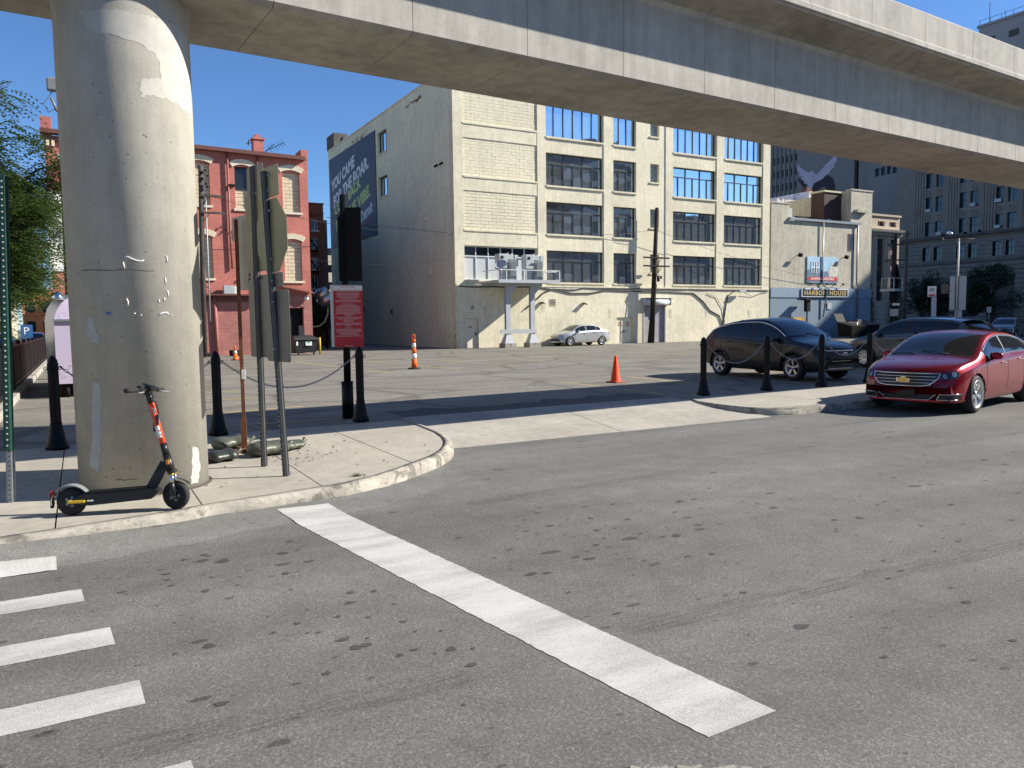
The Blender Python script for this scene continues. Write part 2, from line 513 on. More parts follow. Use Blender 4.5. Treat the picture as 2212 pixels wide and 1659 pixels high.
# driveway apron: sloping concrete slabs between road and lot
def apz(y): return .131*max(0, min(1, (y-9.72)/(12.3-9.72)))+.004
def apron(xa0, xa1, xb0, xb1, n='apron_slab'):
    m = MB(); vs = []
    NY = 5
    for k in range(NY+1):
        y = lerp(9.72, 12.5, k/NY)
        l = lerp(xa0, xb0, k/NY); r = lerp(xa1, xb1, k/NY)
        vs += [(l, y, apz(y)), (r, y, apz(y))]
    vs += [(xa0, 9.72, -.1), (xa1, 9.72, -.1), (xb1, 12.5, -.1), (xb0, 12.5, -.1)]
    b = 2*(NY+1)
    fs = [(2*k, 2*k+1, 2*k+3, 2*k+2) for k in range(NY)] + [(b, b+1, 1, 0), (b+2, b+3, 2*NY, 2*NY+1)]
    fs += [(b+1, b+2, *[2*k+1 for k in range(NY, -1, -1)]), (b+3, b, *[2*k for k in range(NY+1)])]
    m.add(vs, fs, False); m.build(n, APRON, drive)
drive = struct(thing('driveway_apron', None, None))
apron(4.42, 7.42, 4.81, 7.86); apron(7.436, 10.78, 7.876, 10.86)
def gfade(x): return interp([(-.62, 2.0), (0, 1.4), (.65, .95), (1.0, .9), (1.6, .75), (2.3, .5), (3.3, 0)], x)
# gutter band: smoother asphalt strip along the near kerb
m = MB(); P = resample([(x, y+.012) for x, y in KL if x < 3.8], .3); Q = offset(P, -.58)
rr = random.Random(5)
Q = [(x+rr.uniform(-.02, .02), y+rr.uniform(-.05, .05)) for x, y in Q]
Q[-1] = (3.78, 8.5)
vs = [(x, y, .004+.052*gfade(x)) for x, y in P]+[(x, y, .0015) for x, y in Q]; n = len(P)
m.add(vs, [(n+i, n+i+1, i+1, i) for i in range(n-1)]); struct(m.build('gutter_strip', GUT))
DARKA = asphalt('sealed_dark_asphalt', (.085, .083, .08), spots=False, speck=40)
m = MB(); rr = random.Random(8)
lo = [(4.86+k*.4, 12.53) for k in range(16)]; hi = [(10.9-k*.4, 13.5+rr.uniform(-.25, .35)+.25*sin(k*.5)) for k in range(16)]
m.add([(x, y, LZ+.004) for x, y in lo+hi], [tuple(range(32))]); m.build('asphalt_patch', DARKA, lot)
# painted markings
def gz(p):
    d = near_x(KL, p[0])-p[1]
    return .05*gfade(p[0])*max(0, 1-d/.56)+.004 if d < .62 else 0
def strip(P0, P1, Q0, Q1, z, mt, name, seg=24, jit=.006, seed=1):
    r = random.Random(seed); m = MB(); vs = []
    for k in range(seg+1):
        t = k/seg
        a = (lerp(P0[0], P1[0], t)+r.uniform(-jit, jit), lerp(P0[1], P1[1], t)+r.uniform(-jit, jit))
        b = (lerp(Q0[0], Q1[0], t)+r.uniform(-jit, jit), lerp(Q0[1], Q1[1], t)+r.uniform(-jit, jit))
        vs += [(*a, z+(gz(a) if z < .1 else 0)), (*b, z+(gz(b) if z < .1 else 0))]
    m.add(vs, [(2*k, 2*k+2, 2*k+3, 2*k+1) for k in range(seg)])
    return m.build(name, mt, road if z < .1 else lot)
o = strip((1.53, 7.26), (2.22, 2.31), (2.02, 7.28), (2.64, 2.32), .003, ROADW, 'stop_line', 150, .005)
for k, (xe, yt, yb) in enumerate(((-.235, 6.655, 6.385), (-.07, 5.825, 5.55), (.075, 4.98, 4.69), (.175, 4.14, 3.86), (.31, 3.245, 2.95), (.42, 2.4, 2.1))):
    strip((-2.9, yt), (xe, yt), (-2.9, yb), (xe+.012, yb), .003, ROADW, 'crosswalk_bar', 70, .004, k)
for k, ((ax, ay), (bx_, by)) in enumerate((((11.33, 17.6), (11.2, 13.2)), ((13.95, 18.0), (13.5, 12.8)), ((16.8, 29.6), (16.5, 24.6)), ((13.9, 31.5), (14.2, 24.7)), ((11.05, 33.2), (11.6, 24.3)),
        ((8.3, 34.2), (9.0, 24.5)), ((19.4, 29.3), (19.1, 24.6)), ((22.0, 29.3), (21.7, 24.5)), ((15.95, 17.6), (15.7, 13.2)), ((18.7, 17.8), (18.5, 13.2)), ((21.5, 17.8), (21.3, 13.2)), ((25.6, 31.6), (25.2, 25.5)), ((28.2, 32.6), (27.4, 27.6)),
        ((1.7, 15.05), (3.85, 15.45)), ((1.7, 17.85), (3.8, 17.95)), ((1.7, 19.9), (3.7, 20.15)), ((1.7, 22.6), (3.5, 22.8)), ((1.6, 13.2), (3.9, 13.0)), ((13.3, 34.0), (14.0, 31.6)), ((16.6, 35.0), (18.9, 29.6)))):
    dx, dy = bx_-ax, by-ay; L = hypot(dx, dy); nx, ny = -dy/L*.05, dx/L*.05
    strip((ax+nx, ay+ny), (bx_+nx, by+ny), (ax-nx, ay-ny), (bx_-nx, by-ny), LZ+.004, LOTY, 'parking_line', 20, .008, 40+k)
# oil spots and tyre marks on the road
OIL = asphalt('oily_asphalt', (.070, .068, .064), spots=False, speck=60)
r = random.Random(17); m = MB()
def blob(x, y, a, b, z):
    n = 11; ph = r.uniform(0, 6)
    P = [(x+a*cos(2*pi*k/n)*(1+.25*sin(3*2*pi*k/n+ph)+r.uniform(-.12, .12)), y+b*sin(2*pi*k/n)*(1+.2*cos(2*2*pi*k/n+ph)+r.uniform(-.12, .12)), z) for k in range(n)]
    m.add(P, [tuple(range(n))])
for cx_, cy_, sx_, sy_, n_ in ((.9, 4.9, .7, .9, 55), (1.9, 4.1, .5, .6, 30), (3.4, 5.6, .8, .8, 55), (4.6, 4.6, 1.0, .9, 30), (6.5, 6.3, 2., 1.2, 50), (1.2, 6.2, .9, .5, 25), (5, 3, 1.5, 1, 18), (9, 6.5, 2.5, 1.3, 25)):
    for k in range(n_):
        q = abs(r.gauss(.009, .009))+.006; x_, y_ = r.gauss(cx_, sx_), r.gauss(cy_, sy_)
        if y_ < 6.3 and not (1.4 < x_ < 2.8 and abs(x_-(1.75+(7.3-y_)*.135)) < .45): blob(x_, y_, q*r.uniform(1, 1.9), q*r.uniform(.8, 1.2), r.uniform(.0016, .0027))
tag(m.build('oil_spot', OIL, road), kind='stuff')
SK = NT('tyre_rubber_smear')
_f = SK.noise(9, 4, .7, SK.pos((.25, 6, 1)))
_tr = SK.new('BsdfTransparent'); _mx = SK.new('MixShader'); SK.fin((.05, .05, .052), .8)
SK.link(SK.ramp(_f, (.45, 0.), (.70, .34)), _mx.inputs[0]); SK.link(_tr.outputs[0], _mx.inputs[1]); SK.link(SK.p.outputs[0], _mx.inputs[2]); SK.link(_mx.outputs[0], SK.t.nodes['Material Output'].inputs[0])
SK = SK.m
for (xa, ya, xb, yb, w_) in ((6.6, 7.0, 9.2, 7.15, .09), (6.7, 7.2, 9.0, 7.33, .07), (9.8, 6.2, 13.5, 6.35, .16), (2.6, 3.4, 6.8, 3.1, .2), (-1.5, 3.55, 1.6, 3.35, .22), (3.2, 6.6, 6.2, 6.8, .16), (10, 8.3, 12.6, 8.35, .12)):
    m = MB(); m.quad((xa, ya-w_/2, 0.0029), (xb, yb-w_/2, 0.0029), (xb, yb+w_/2, 0.0029), (xa, ya+w_/2, 0.0029)); m.build('tyre_mark', SK, road)
# pale rubbly patch at the near edge of the road
m = MB(); r = random.Random(11); c = []
for k in range(110):
    t = k/109; x0 = lerp(1.76, 2.24, t); y0 = lerp(2.37, 2.10, t)
    m.box((x0+r.uniform(-.02, .02), y0-.09+r.uniform(-.06, .04)-.05*abs(t-.5), .002), (r.uniform(.008, .05), r.uniform(.008, .05), r.uniform(.006, .016)), r.uniform(0, 3))
struct(tag(m.build('broken_kerbstone', concrete('pale_rubble', (.34, .32, .27), stain=.5)), kind='structure'))

# ------------------------------------------------------------------ elevated guideway
SL = .0645
gw = thing('elevated_guideway', 'long concrete elevated rail guideway crossing overhead on a round pier', 'guideway', (.527, 8.70, 0))
gd = Vector((1, SL, 0)).normalized(); gn = Vector((SL, -1, 0)).normalized()      # along, toward the camera side
GO = Vector((.527, 8.735, 0))
ZS, ZJ, ZW, ZL, ZT = 4.91, 6.06, 6.17, 6.28, 6.80
half = [(0, ZS), (.73, ZS), (.785, ZS+.045), (.79, ZJ-.10), (.83, ZJ-.03), (.92, ZJ+.015), (1.37, ZW), (1.42, ZW+.04), (1.42, ZL), (1.39, ZL+.03), (1.39, ZT-.03), (1.36, ZT), (1.20, ZT), (1.18, ZT-.4), (0, ZT-.42)]
prof = half + [(-a-(.38 if a > 1.1 else 0), z) for a, z in reversed(half[1:-1])]  # far wing widened, mostly out of view, to stretch the guideway's shadow
def sec(s0, s1, inset=0.):
    m = MB(); vs = []
    for s in (s0, s1):
        for a, z in prof:
            k = 1-inset/.8 if inset else 1
            zz = z+(inset if z < 6.2 else -inset) if inset else z
            p = GO+gd*s+gn*(a*k if not inset else (abs(a)-inset)*(1 if a > 0 else -1) if abs(a) > .1 else 0)
            vs.append((p.x, p.y, zz))
    n = len(prof)
    m.cur = 0
    for i in range(n):
        j = (i+1) % n
        a = (prof[i][1]+prof[j][1])/2
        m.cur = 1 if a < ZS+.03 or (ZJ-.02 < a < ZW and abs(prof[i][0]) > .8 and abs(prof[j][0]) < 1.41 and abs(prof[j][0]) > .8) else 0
        m.add([vs[i], vs[n+i], vs[n+j], vs[j]], [(0, 1, 2, 3)], False)
    m.cur = 0
    m.add(vs, [tuple(range(n)), tuple(range(2*n-1, n-1, -1))], False)
    return m
s = -36.7
k = 0
while s < 78:
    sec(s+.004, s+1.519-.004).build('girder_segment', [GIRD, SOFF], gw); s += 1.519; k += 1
sec(-36.6, 77.8, .018).build('girder_core', JOINT, gw)
# raised form-tie lips either side of a few joints
m = MB(); m.lathe([(.604, -.1), (.604, 4.5), (.612, 4.72), (.64, ZS+.03)], (.527, 8.70, .1), 72, sm=True)
pier = m.build('pier', PIERC, gw)
for s_ in (30.5, 60.5):
    p = GO+gd*s_
    MB().lathe([(.604, -.1), (.604, 4.6), (.64, ZS+.03)], (p.x, p.y, .1), 40).build('pier', PIERC, gw)
def cyl_decal(pts, mt, name, r=.6075, ragged=0., sub=5):
    rnd = random.Random(len(pts)); P = []
    n = len(pts)
    for i in range(n):
        a, b = pts[i], pts[(i+1) % n]
        for k in range(sub):
            t = k/sub; P.append((lerp(a[0], b[0], t)+rnd.uniform(-1, 1)*ragged*9, lerp(a[1], b[1], t)+rnd.uniform(-1, 1)*ragged*.1))
    bm = bmesh.new()
    ca = sum(p[0] for p in P)/len(P)
    vs = [bm.verts.new((radians(p[0]), p[1], 0)) for p in P]
    try: bm.faces.new(vs)
    except Exception: pass
    bmesh.ops.triangulate(bm, faces=bm.faces[:])
    for _ in range(5):
        bmesh.ops.subdivide_edges(bm, edges=[e for e in bm.edges if abs(e.verts[0].co.x-e.verts[1].co.x) > .06], cuts=1, use_grid_fill=False)
        bmesh.ops.triangulate(bm, faces=bm.faces[:])
    bmesh.ops.triangulate(bm, faces=bm.faces[:])
    for v in bm.verts: a, z = v.co.x, v.co.y; v.co = (.527+r*cos(a), 8.70+r*sin(a), z)
    bm.normal_update()
    for f in bm.faces:
        c = f.calc_center_median()
        if f.normal.dot(Vector((c.x-.527, c.y-8.7, 0))) < 0: f.normal_flip()
    M_ = mw(pier).inverted()
    bm.transform(M_)
    me = bpy.data.meshes.new(name); bm.to_mesh(me); bm.free(); me.materials.append(mt)
    for p in me.polygons: p.use_smooth = True
    o = bpy.data.objects.new(name, me); col.objects.link(o); o.parent = pier
    return o
PL = simple('pale_mortar_smear', (.465, .445, .395), .9, var=.16, scale=7)
PW = simple('white_mortar_smear', (.41, .40, .37), .9, var=.12, scale=9)
cyl_decal([(-128, 4.62), (-118, 4.42), (-100.7, 4.41), (-89.8, 4.40), (-73.6, 4.35), (-66, 4.28), (-62, 4.12), (-72, 4.08), (-83, 4.03), (-81, 3.9), (-68, 3.93), (-55, 3.92), (-35, 3.86), (-20, 3.9), (-18, 4.3), (-25, 4.62), (-60, 4.66), (-95, 4.66)], PL, 'repair_patch', .6054, .2, 7)
cyl_decal([(-135.9, 1.87), (-131.2, 1.84), (-130.9, 1.74), (-126.7, 1.67), (-128.9, 1.6), (-137.6, 1.62), (-141.2, 1.74)], PL, 'repair_patch', .6054, .12)
cyl_decal([(-135.9, 1.25), (-129.2, 1.23), (-128.7, 1.01), (-130, .75), (-133.6, 0.51), (-134.5, 0.37), (-146.6, 0.44), (-140.9, 0.69), (-138.6, 1.01)], PL, 'repair_patch', .6054, .10)
cyl_decal([(-47.0, 0.55), (-38.8, 0.51), (-37.1, 0.32), (-41.4, 0.17), (-51.7, 0.17), (-49.4, 0.35)], PW, 'repair_patch', .6054, .12)
for q in ([(-101.5, 2.41), (-98, 2.405), (-95.7, 2.39), (-92, 2.375), (-88.4, 2.37), (-86.1, 2.38)], [(-103, 2.36), (-102, 2.30)], [(-67, 2.43), (-65.8, 2.41), (-66.5, 2.37)], [(-68.5, 2.22), (-68.3, 2.16)], [(-67, 2.1), (-66.2, 2.04)], [(-101.8, 2.02), (-100.6, 1.99), (-100.9, 1.955)], [(-75.3, 2.01), (-74.9, 1.985)], [(-96.5, 1.88), (-95, 1.879)], [(-91.2, 1.865), (-90.2, 1.863)], [(-76, 1.865), (-73.5, 1.88), (-69.2, 1.89), (-66.8, 1.87)], [(-64.4, 1.865), (-63.4, 1.86)], [(-70.5, 2.03), (-70, 2.0)]):
    P = [(.527+.606*cos(radians(a)), 8.7+.606*sin(radians(a)), z) for a, z in q]
    MB().tube(P, .0065, 5).build('paint_drip', WHITEP, pier)
cyl_decal([(-121, 1.88), (-117, 1.9), (-115, 1.885), (-118, 1.868)], simple('blue_paint_dab', (.08, .17, .38), .7), 'paint_dab', .608, .08)
for z_, a0_, a1_ in ((2.285, -142, -78), (.30, -118, -100)):
    MB().tube([(.527+.6035*cos(radians(lerp(a0_, a1_, k/12))), 8.7+.6035*sin(radians(lerp(a0_, a1_, k/12))), z_+.004*sin(k)) for k in range(13)], .004, 4).build('form_seam', JOINT, pier)
# dirt ring where the pier meets the walk
MB().lathe([(.625, .0), (.64, .134), (.606, .137)], (.527, 8.70, 0), 56).build('base_joint', JOINT, gw)
# ------------------------------------------------------------------ cream warehouse
CREAM = concrete('cream_stucco', (.76, .70, .525), stain=.26, streak=.08, bump=.3, big=.35, fine=22)
CREAMB = concrete('cream_painted_block', (.76, .70, .525), stain=.16, streak=.06, bump=.25, big=.5, fine=22)
CREAMS = concrete('cream_side_stucco', (.78, .79, .56), stain=.22, streak=.12, bump=.35, big=.3, fine=18)  # side copy of the stucco, colour lifted and greened against shade and purple bounce
CREAMP = simple('cream_door_paint', (.74, .68, .52), .6, var=.06)
FRAME = simple('dark_window_frame', (.022, .026, .03), .5)
WFRAME = simple('pale_window_frame', (.62, .64, .63), .5)
MIRR = glassy('reflective_glazing', (.78, .85, .90), .015, .92, wob=.10, scale=.8)
GBLK = glassy('glass_block_glass', (.30, .34, .33), .25, .2, spec=.8)
PANEL = simple('pale_blank_panel', (.50, .53, .54), .55, var=.05)
BRICKX = simple('exposed_brick', (.32, .17, .11), .9, var=.4, scale=9)
FY = 45.0
cb = thing('cream_warehouse', 'large cream stuccoed five storey warehouse with wide banded windows', 'building', (21.15, FY, .12))
m = MB(); m.bx(21.5, 49.3, FY+.55, 72.3, .1, 17.7); m.build('core', CREAM, cb)
PIL = ((21.15, 21.83), (27.38, 28.05), (32.86, 33.69), (38.5, 39.21), (43.6, 44.38), (48.62, 49.42))
for k, (a, b) in enumerate(PIL):
    m = MB(); m.bx(a, b, FY, FY+.55, 4.22, 17.85); m.build('pilaster', CREAM, cb)
ROWS = ((4.46, 6.64), (7.74, 9.93), (11.0, 13.2), (14.24, 16.45))
BAYS = (('A', 28.05, 32.86, 6, 3), ('B', 33.69, 35.78, 3, 1), ('C', 39.21, 43.6, 6, 3), ('D', 44.38, 48.62, 6, 3))
edges = [4.22] + [z for r in ROWS for z in r] + [17.85]
def window(parent, x0, x1, z0, z1, cols, ups, y, mt, fm, trans=.68, fw_=.06, name='window', tilt=.009):
    w = thing('tmp', None, None); w.name = name
    for k in ('label', 'category'): 
        if k in w: del w[k]
    m = MB()
    def bar(a, b, c, d, dy=0): m.bx(a, b, y-.05+dy, y+.05, c, d)
    bar(x0, x0+fw_, z0, z1); bar(x1-fw_, x1, z0, z1); bar(x0+fw_, x1-fw_, z0, z0+fw_); bar(x0+fw_, x1-fw_, z1-fw_, z1)
    zt = z1-trans if ups else z1-fw_/2
    if ups: bar(x0+fw_, x1-fw_, zt-fw_/2, zt+fw_/2, .004)
    xs = [lerp(x0+fw_/2, x1-fw_/2, k/cols) for k in range(cols+1)]
    for x in xs[1:-1]: bar(x-fw_*.4, x+fw_*.4, z0+fw_, zt-fw_/2 if ups else z1-fw_, .008)
    ux = [lerp(x0+fw_/2, x1-fw_/2, k/max(ups, 1)) for k in range(max(ups, 1)+1)]
    if ups:
        for x in ux[1:-1]: bar(x-fw_*.4, x+fw_*.4, zt+fw_/2, z1-fw_, .008)
    bpy.data.objects.remove(w)
    w = m.build(name, fm, parent)
    r = random.Random(int(x0*100+z0*10))
    rects = [(a, b, z0+fw_*.5, zt) for a, b in zip(xs, xs[1:])]
    if ups: rects += [(a, b, zt, z1-fw_*.5) for a, b in zip(ux, ux[1:])]
    for i, (a, b, c, d) in enumerate(rects):
        tx, tz = r.uniform(-tilt, tilt), r.uniform(-tilt, tilt)
        m = MB(); yy = y+.02
        N = 4; vs = []
        for q in range(N+1):
            for p in range(N+1):
                u, v = p/N, q/N
                yq = yy+(u-.5)*(b-a)*tx+(v-.5)*(d-c)*tz
                vs.append((lerp(a, b, u), yq, lerp(c, d, v)))
        m.add(vs, [(q*(N+1)+p, q*(N+1)+p+1, (q+1)*(N+1)+p+1, (q+1)*(N+1)+p) for q in range(N) for p in range(N)], True)
        m.build('pane', mt(i) if callable(mt) else mt, w)
    return w
for nme, x0, x1, cols, ups in BAYS:
    for k in range(0, len(edges), 2):
        m = MB(); m.bx(x0, x1, FY+.05, FY+.5, edges[k], edges[k+1]); m.build('spandrel', CREAM, cb)
    for k, (z0, z1) in enumerate(ROWS):
        w = window(cb, x0, x1, z0, z1, cols, ups if k < 3 else 0, FY+.33, MIRR, FRAME)
        m = MB(); m.bx(x0-.04 if nme == 'B' else x0+.01, x1+.04 if nme == 'B' else x1-.01, FY-.05, FY+.27, z0-.1, z0+.012); m.build('sill', CREAM, w)
# brick stair bay between B and C with glass-block lights
GB = ((5.27, 6.65), (8.57, 9.94), (11.88, 13.22), (15.17, 16.5))
m = MB(); m.bx(35.78, 37.07, FY+.05, FY+.5, 4.22, 17.85); m.build('stair_wall', CREAMB, cb)
m = MB(); m.bx(37.92, 38.5, FY+.05, FY+.5, 4.22, 17.85); m.build('stair_wall', CREAMB, cb)
ge = [4.22] + [z for r in GB for z in r] + [17.85]
for k in range(0, len(ge), 2):
    m = MB(); m.bx(37.07, 37.92, FY+.05, FY+.5, ge[k], ge[k+1]); m.build('stair_wall', CREAMB, cb)
gbm = MB().cbox((0, 0, 0), (.20, .08, .183), .022).mesh('glass_block', GBLK)
for z0, z1 in GB:
    w = MB().bx(37.07, 37.92, FY+.36, FY+.42, z0, z1).build('window', WFRAME, cb)
    for i in range(4):
        for j in range(7): inst('glass_block', gbm, T(37.07+.106+i*.2125, FY+.33, z0+.1+j*(z1-z0)/7), w)
    MB().bx(37.0, 37.98, FY-.03, FY+.3, z0-.09, z0+.01).build('sill', CREAM, w)
# left bay: block-filled panels
BANDS = ((6.75, 7.72), (10.24, 11.13), (13.55, 14.47), (17.1, 17.85))
for a, b in BANDS:
    m = MB(); m.bx(21.83, 27.38, FY+.02, FY+.5, a, b); m.build('spandrel', CREAM, cb)
    if a < 17: MB().bx(21.84, 27.37, FY-.03, FY+.2, b-.07, b+.03).build('ledge', CREAM, cb)
m = MB(); m.bx(21.83, 27.38, FY+.14, FY+.5, 7.7, 17.2); m.build('infill_backing', CREAMB, cb)
blk = MB().cbox((0, 0, 0), (.592, .10, .193), .005).mesh('block', CREAMB)
hblk = MB().cbox((0, 0, 0), (.288, .10, .19), .008).mesh('half_block', CREAMB)
rnd = random.Random(2)
rest = MB()
for a, b, real in ((7.72, 10.24, 1), (11.13, 13.55, 1), (14.47, 17.1, 0)):
    n = int((b-a)/.2); h = (b-a)/n
    for j in range(n):
        x = 21.84
        z = a+h*(j+.5)
        if j % 2: 
            M_ = T(x+.15, FY+.12+rnd.uniform(-.004, .004), z)
            (inst('block', hblk, M_, cb) if real else rest.box(M_.translation, (.288, .1, .19))); x += .3
        while x < 27.36-.02:
            w_ = min(.6, 27.375-x)
            yy = FY+.12+rnd.uniform(-.005, .005)
            if w_ > .58:
                (inst('block', blk, T(x+.3, yy, z), cb) if real else rest.box((x+.3, yy, z), (.588, .1, .19)))
            elif w_ > .05: rest.box((x+w_/2, yy, z), (w_-.012, .1, .19))
            x += .6
tag(rest.build('block_courses', CREAMB, cb), kind='stuff')
def lb(i): return PANEL if i < 6 else GLASSD
w = window(cb, 21.83, 27.38, 4.55, 6.75, 6, 6, FY+.3, lb, WFRAME, .66, .07)
MB().bx(21.84, 27.37, FY-.05, FY+.24, 4.44, 4.56).build('sill', CREAM, w)
MB().bx(21.83, 27.38, FY+.05, FY+.5, 4.22, 4.46).build('spandrel', CREAM, cb)
# ground storey wall with openings
OP = ((21.76, 22.75, 2.06), (33.93, 35.42, 2.02), (36.36, 38.52, 2.98))
x = 21.15
m = MB()
for a, b, h in OP:
    m.bx(x, a, FY-.03, FY+.55, .05, 4.22); m.bx(a, b, FY-.03, FY+.55, h, 4.22); x = b
m.bx(x, 49.42, FY-.03, FY+.55, .05, 4.22)
m.build('ground_wall', CREAM, cb)
MB().bx(21.2, 49.4, FY-.07, FY+.02, 4.14, 4.24).build('string_course', CREAM, cb)
d = MB().bx(21.78, 22.73, FY+.12, FY+.18, .13, 2.05).build('door', CREAMP, cb)
MB().box((22.6, FY+.09, 1.05), (.05, .06, .22)).build('handle', BLACKM, d)
MB().bx(22.08, 22.34, FY+.11, FY+.119, 1.42, 1.56).build('notice', simple('faded_pink_notice', (.5, .34, .26), .8), d)
RSTEN = simple('faded_red_stencil', (.42, .16, .11), .8, var=.3)
for a, b in ((33.95, 34.67), (34.68, 35.40)):
    d = MB().bx(a, b, FY+.1, FY+.15, .13, 2.0).build('door', CREAMP, cb)
    m = MB()
    for k, wd in enumerate((.36, .3, .4)):
        for q in range(4): m.bx(a+.36-wd/2+q*wd/4, a+.36-wd/2+q*wd/4+wd/4-.02, FY+.093, FY+.0995, 1.62-k*.11, 1.69-k*.11)
    m.build('stencil_marks', RSTEN, d)
    MB().box((b-.08 if a < 34 else a+.1, FY+.07, 1.0), (.04, .06, .12)).build('handle', BLACKM, d)
rd = MB()
ROLL = simple('roller_door_paint', (.46, .43, .46), .5, var=.06)
for k in range(34): rd.add([(36.42, FY+.15, .13+k*.083), (38.46, FY+.15, .13+k*.083), (38.46, FY+.10, .17+k*.083), (36.42, FY+.10, .17+k*.083), (38.46, FY+.15, .213+k*.083), (36.42, FY+.15, .213+k*.083)], [(0, 1, 2, 3), (3, 2, 4, 5)])
rdo = rd.build('roller_door', ROLL, cb)
for a in (36.36, 38.42): MB().bx(a, a+.1, FY-.06, FY+.1, .13, 2.98).build('guide_rail', STEELG, rdo)
MB().cyl((36.3, FY-.27, 3.16), (38.58, FY-.27, 3.16), .23, n=20).build('drum_housing', simple('white_metal', (.66, .67, .68), .35), rdo)
MB().bx(36.2, 36.3, FY-.52, FY-.03, 2.9, 3.42).bx(38.58, 38.68, FY-.52, FY-.03, 2.9, 3.42).bx(36.2, 38.9, FY-.5, FY-.03, 3.4, 3.44).build('drum_bracket', STEELG, rdo)
# side wall (faces the brick building) with two windows
SX = 21.15
m = MB()
m.bx(SX, SX+.4, FY+.55, 56.84, .05, 17.85); m.bx(SX, SX+.4, 58.88, 72.4, .05, 17.85)
for a, b in ((.05, 11.66), (13.2, 14.98), (16.62, 17.85)): m.bx(SX, SX+.4, 56.84, 58.88, a, b)
m.build('side_wall', CREAMS, cb)
for z0, z1 in ((11.66, 13.2), (14.98, 16.62)):
    m = MB()
    m.bx(SX+.2, SX+.3, 56.84, 56.9, z0, z1).bx(SX+.2, SX+.3, 58.82, 58.88, z0, z1).bx(SX+.2, SX+.3, 56.9, 58.82, z0, z0+.06).bx(SX+.2, SX+.3, 56.9, 58.82, z1-.06, z1)
    for k in (1, 2): m.bx(SX+.21, SX+.29, 56.84+k*.68-.025, 56.84+k*.68+.025, z0+.06, z1-.06)
    w = m.build('window', FRAME, cb)
    for k in range(3):
        a = 56.84+k*.68; MB().quad((SX+.25, a, z0+.03), (SX+.25, a, z1-.03), (SX+.25+.003, a+.68, z1-.03), (SX+.25+.003, a+.68, z0+.03)).build('pane', MIRR, w)
    MB().bx(SX-.06, SX+.19, 56.74, 58.98, z0-.12, z0+.01).build('sill', CREAM, w)
MB().bx(SX-.05, 49.47, FY-.05, FY+.5, 17.85, 17.97).bx(SX-.05, SX+.4, FY+.5, 72.45, 17.85, 17.97).build('coping', CREAM, cb)
DIRT = concrete('weathered_dark_stucco', (.15, .145, .13), stain=.6, streak=.3, bump=.4, big=.8)
MB().bx(SX-.04, SX+1.2, 70.3, 72.6, 17.97, 19.2).build('roof_stub', DIRT, cb); MB().bx(SX-.02, SX+1.0, 67.6, 68.5, 17.97, 18.3).build('roof_stub', DIRT, cb)
m = MB()
for k in range(26):
    r_ = rnd
    y = r_.choice([rnd.uniform(49, 53), rnd.uniform(50, 51.5), rnd.uniform(60, 70), rnd.uniform(62, 64)])
    m.box((SX-.004, y, rnd.uniform(17.05, 17.35)), (.012, rnd.uniform(.15, .6), rnd.uniform(.05, .15)))
m.build('peeled_patch', BRICKX, cb)
# small wall fittings: each its own part
VENT = simple('louvre_metal', (.2, .19, .16), .6)
def louvre(x, z, w_, h, n):
    o = MB().bx(x-w_/2, x+w_/2, FY-.05, FY-.03, z-h/2, z+h/2).build('vent', CREAMP, cb)
    m = MB()
    for k in range(n): m.bx(x-w_/2+.04, x+w_/2-.04, FY-.06, FY-.052, z-h/2+.05+k*h/n*.9, z-h/2+.05+k*h/n*.9+h/n*.5)
    m.build('louvre_slot', BLACKM, o)
louvre(28.48, 3.09, .55, .5, 5)
for x, z in ((31.08, 3.0), (27.6, 3.05)):
    o = MB().box((x-.05, FY-.12, z), (.16, .2, .1)).build('wall_lamp', BLACKM, cb)
    MB().add([(x-.28, FY-.34, z-.02), (x+.12, FY-.34, z-.1), (x+.16, FY-.06, z+.06), (x-.2, FY-.06, z+.1)], [(0, 1, 2, 3)]).build('lamp_hood', BLACKM, o)
MB().box((22.3, FY-.08, 2.75), (.12, .12, .22)).build('wall_lamp', simple('bulkhead_lamp', (.30, .24, .15), .5), cb)
PAPER = simple('yellowed_notice', (.66, .62, .48), .7, var=.06)
for x, z in ((23.25, 2.55), (27.75, 2.7), (33.4, 2.3), (39.03, 2.3), (42.65, 2.24), (47.26, 2.2)):
    o = MB().bx(x-.15, x+.15, FY-.045, FY-.034, z-.02, z+.34).build('wall_notice', PAPER, cb)
    MB().bx(x-.13, x+.13, FY-.044, FY-.034, z-.25, z-.06).build('lower_notice', PAPER, o)
    m = MB()
    for k in range(3): m.bx(x-.09, x+.09-.03*k, FY-.049, FY-.046, z+.06+k*.07, z+.08+k*.07)
    m.build('notice_print', simple('faint_print', (.35, .3, .22), .8) if x < 23.5 else bpy.data.materials['faint_print'], o)
for y, z in ((49.5, 9.0), (49.0, 5.3), (63, 3.0), (56.5, 2.7)):
    MB().box((SX-.05, y, z), (.1, .35, .4)).build('side_vent', CREAMP if z > 4 else VENT, cb)
for y, z in ((47.4, 12.1), (46.6, 12.1)): MB().cyl((SX-.25, y, z-.08), (SX, y, z+.08), .07, n=8).build('side_spout', BLACKM, cb)
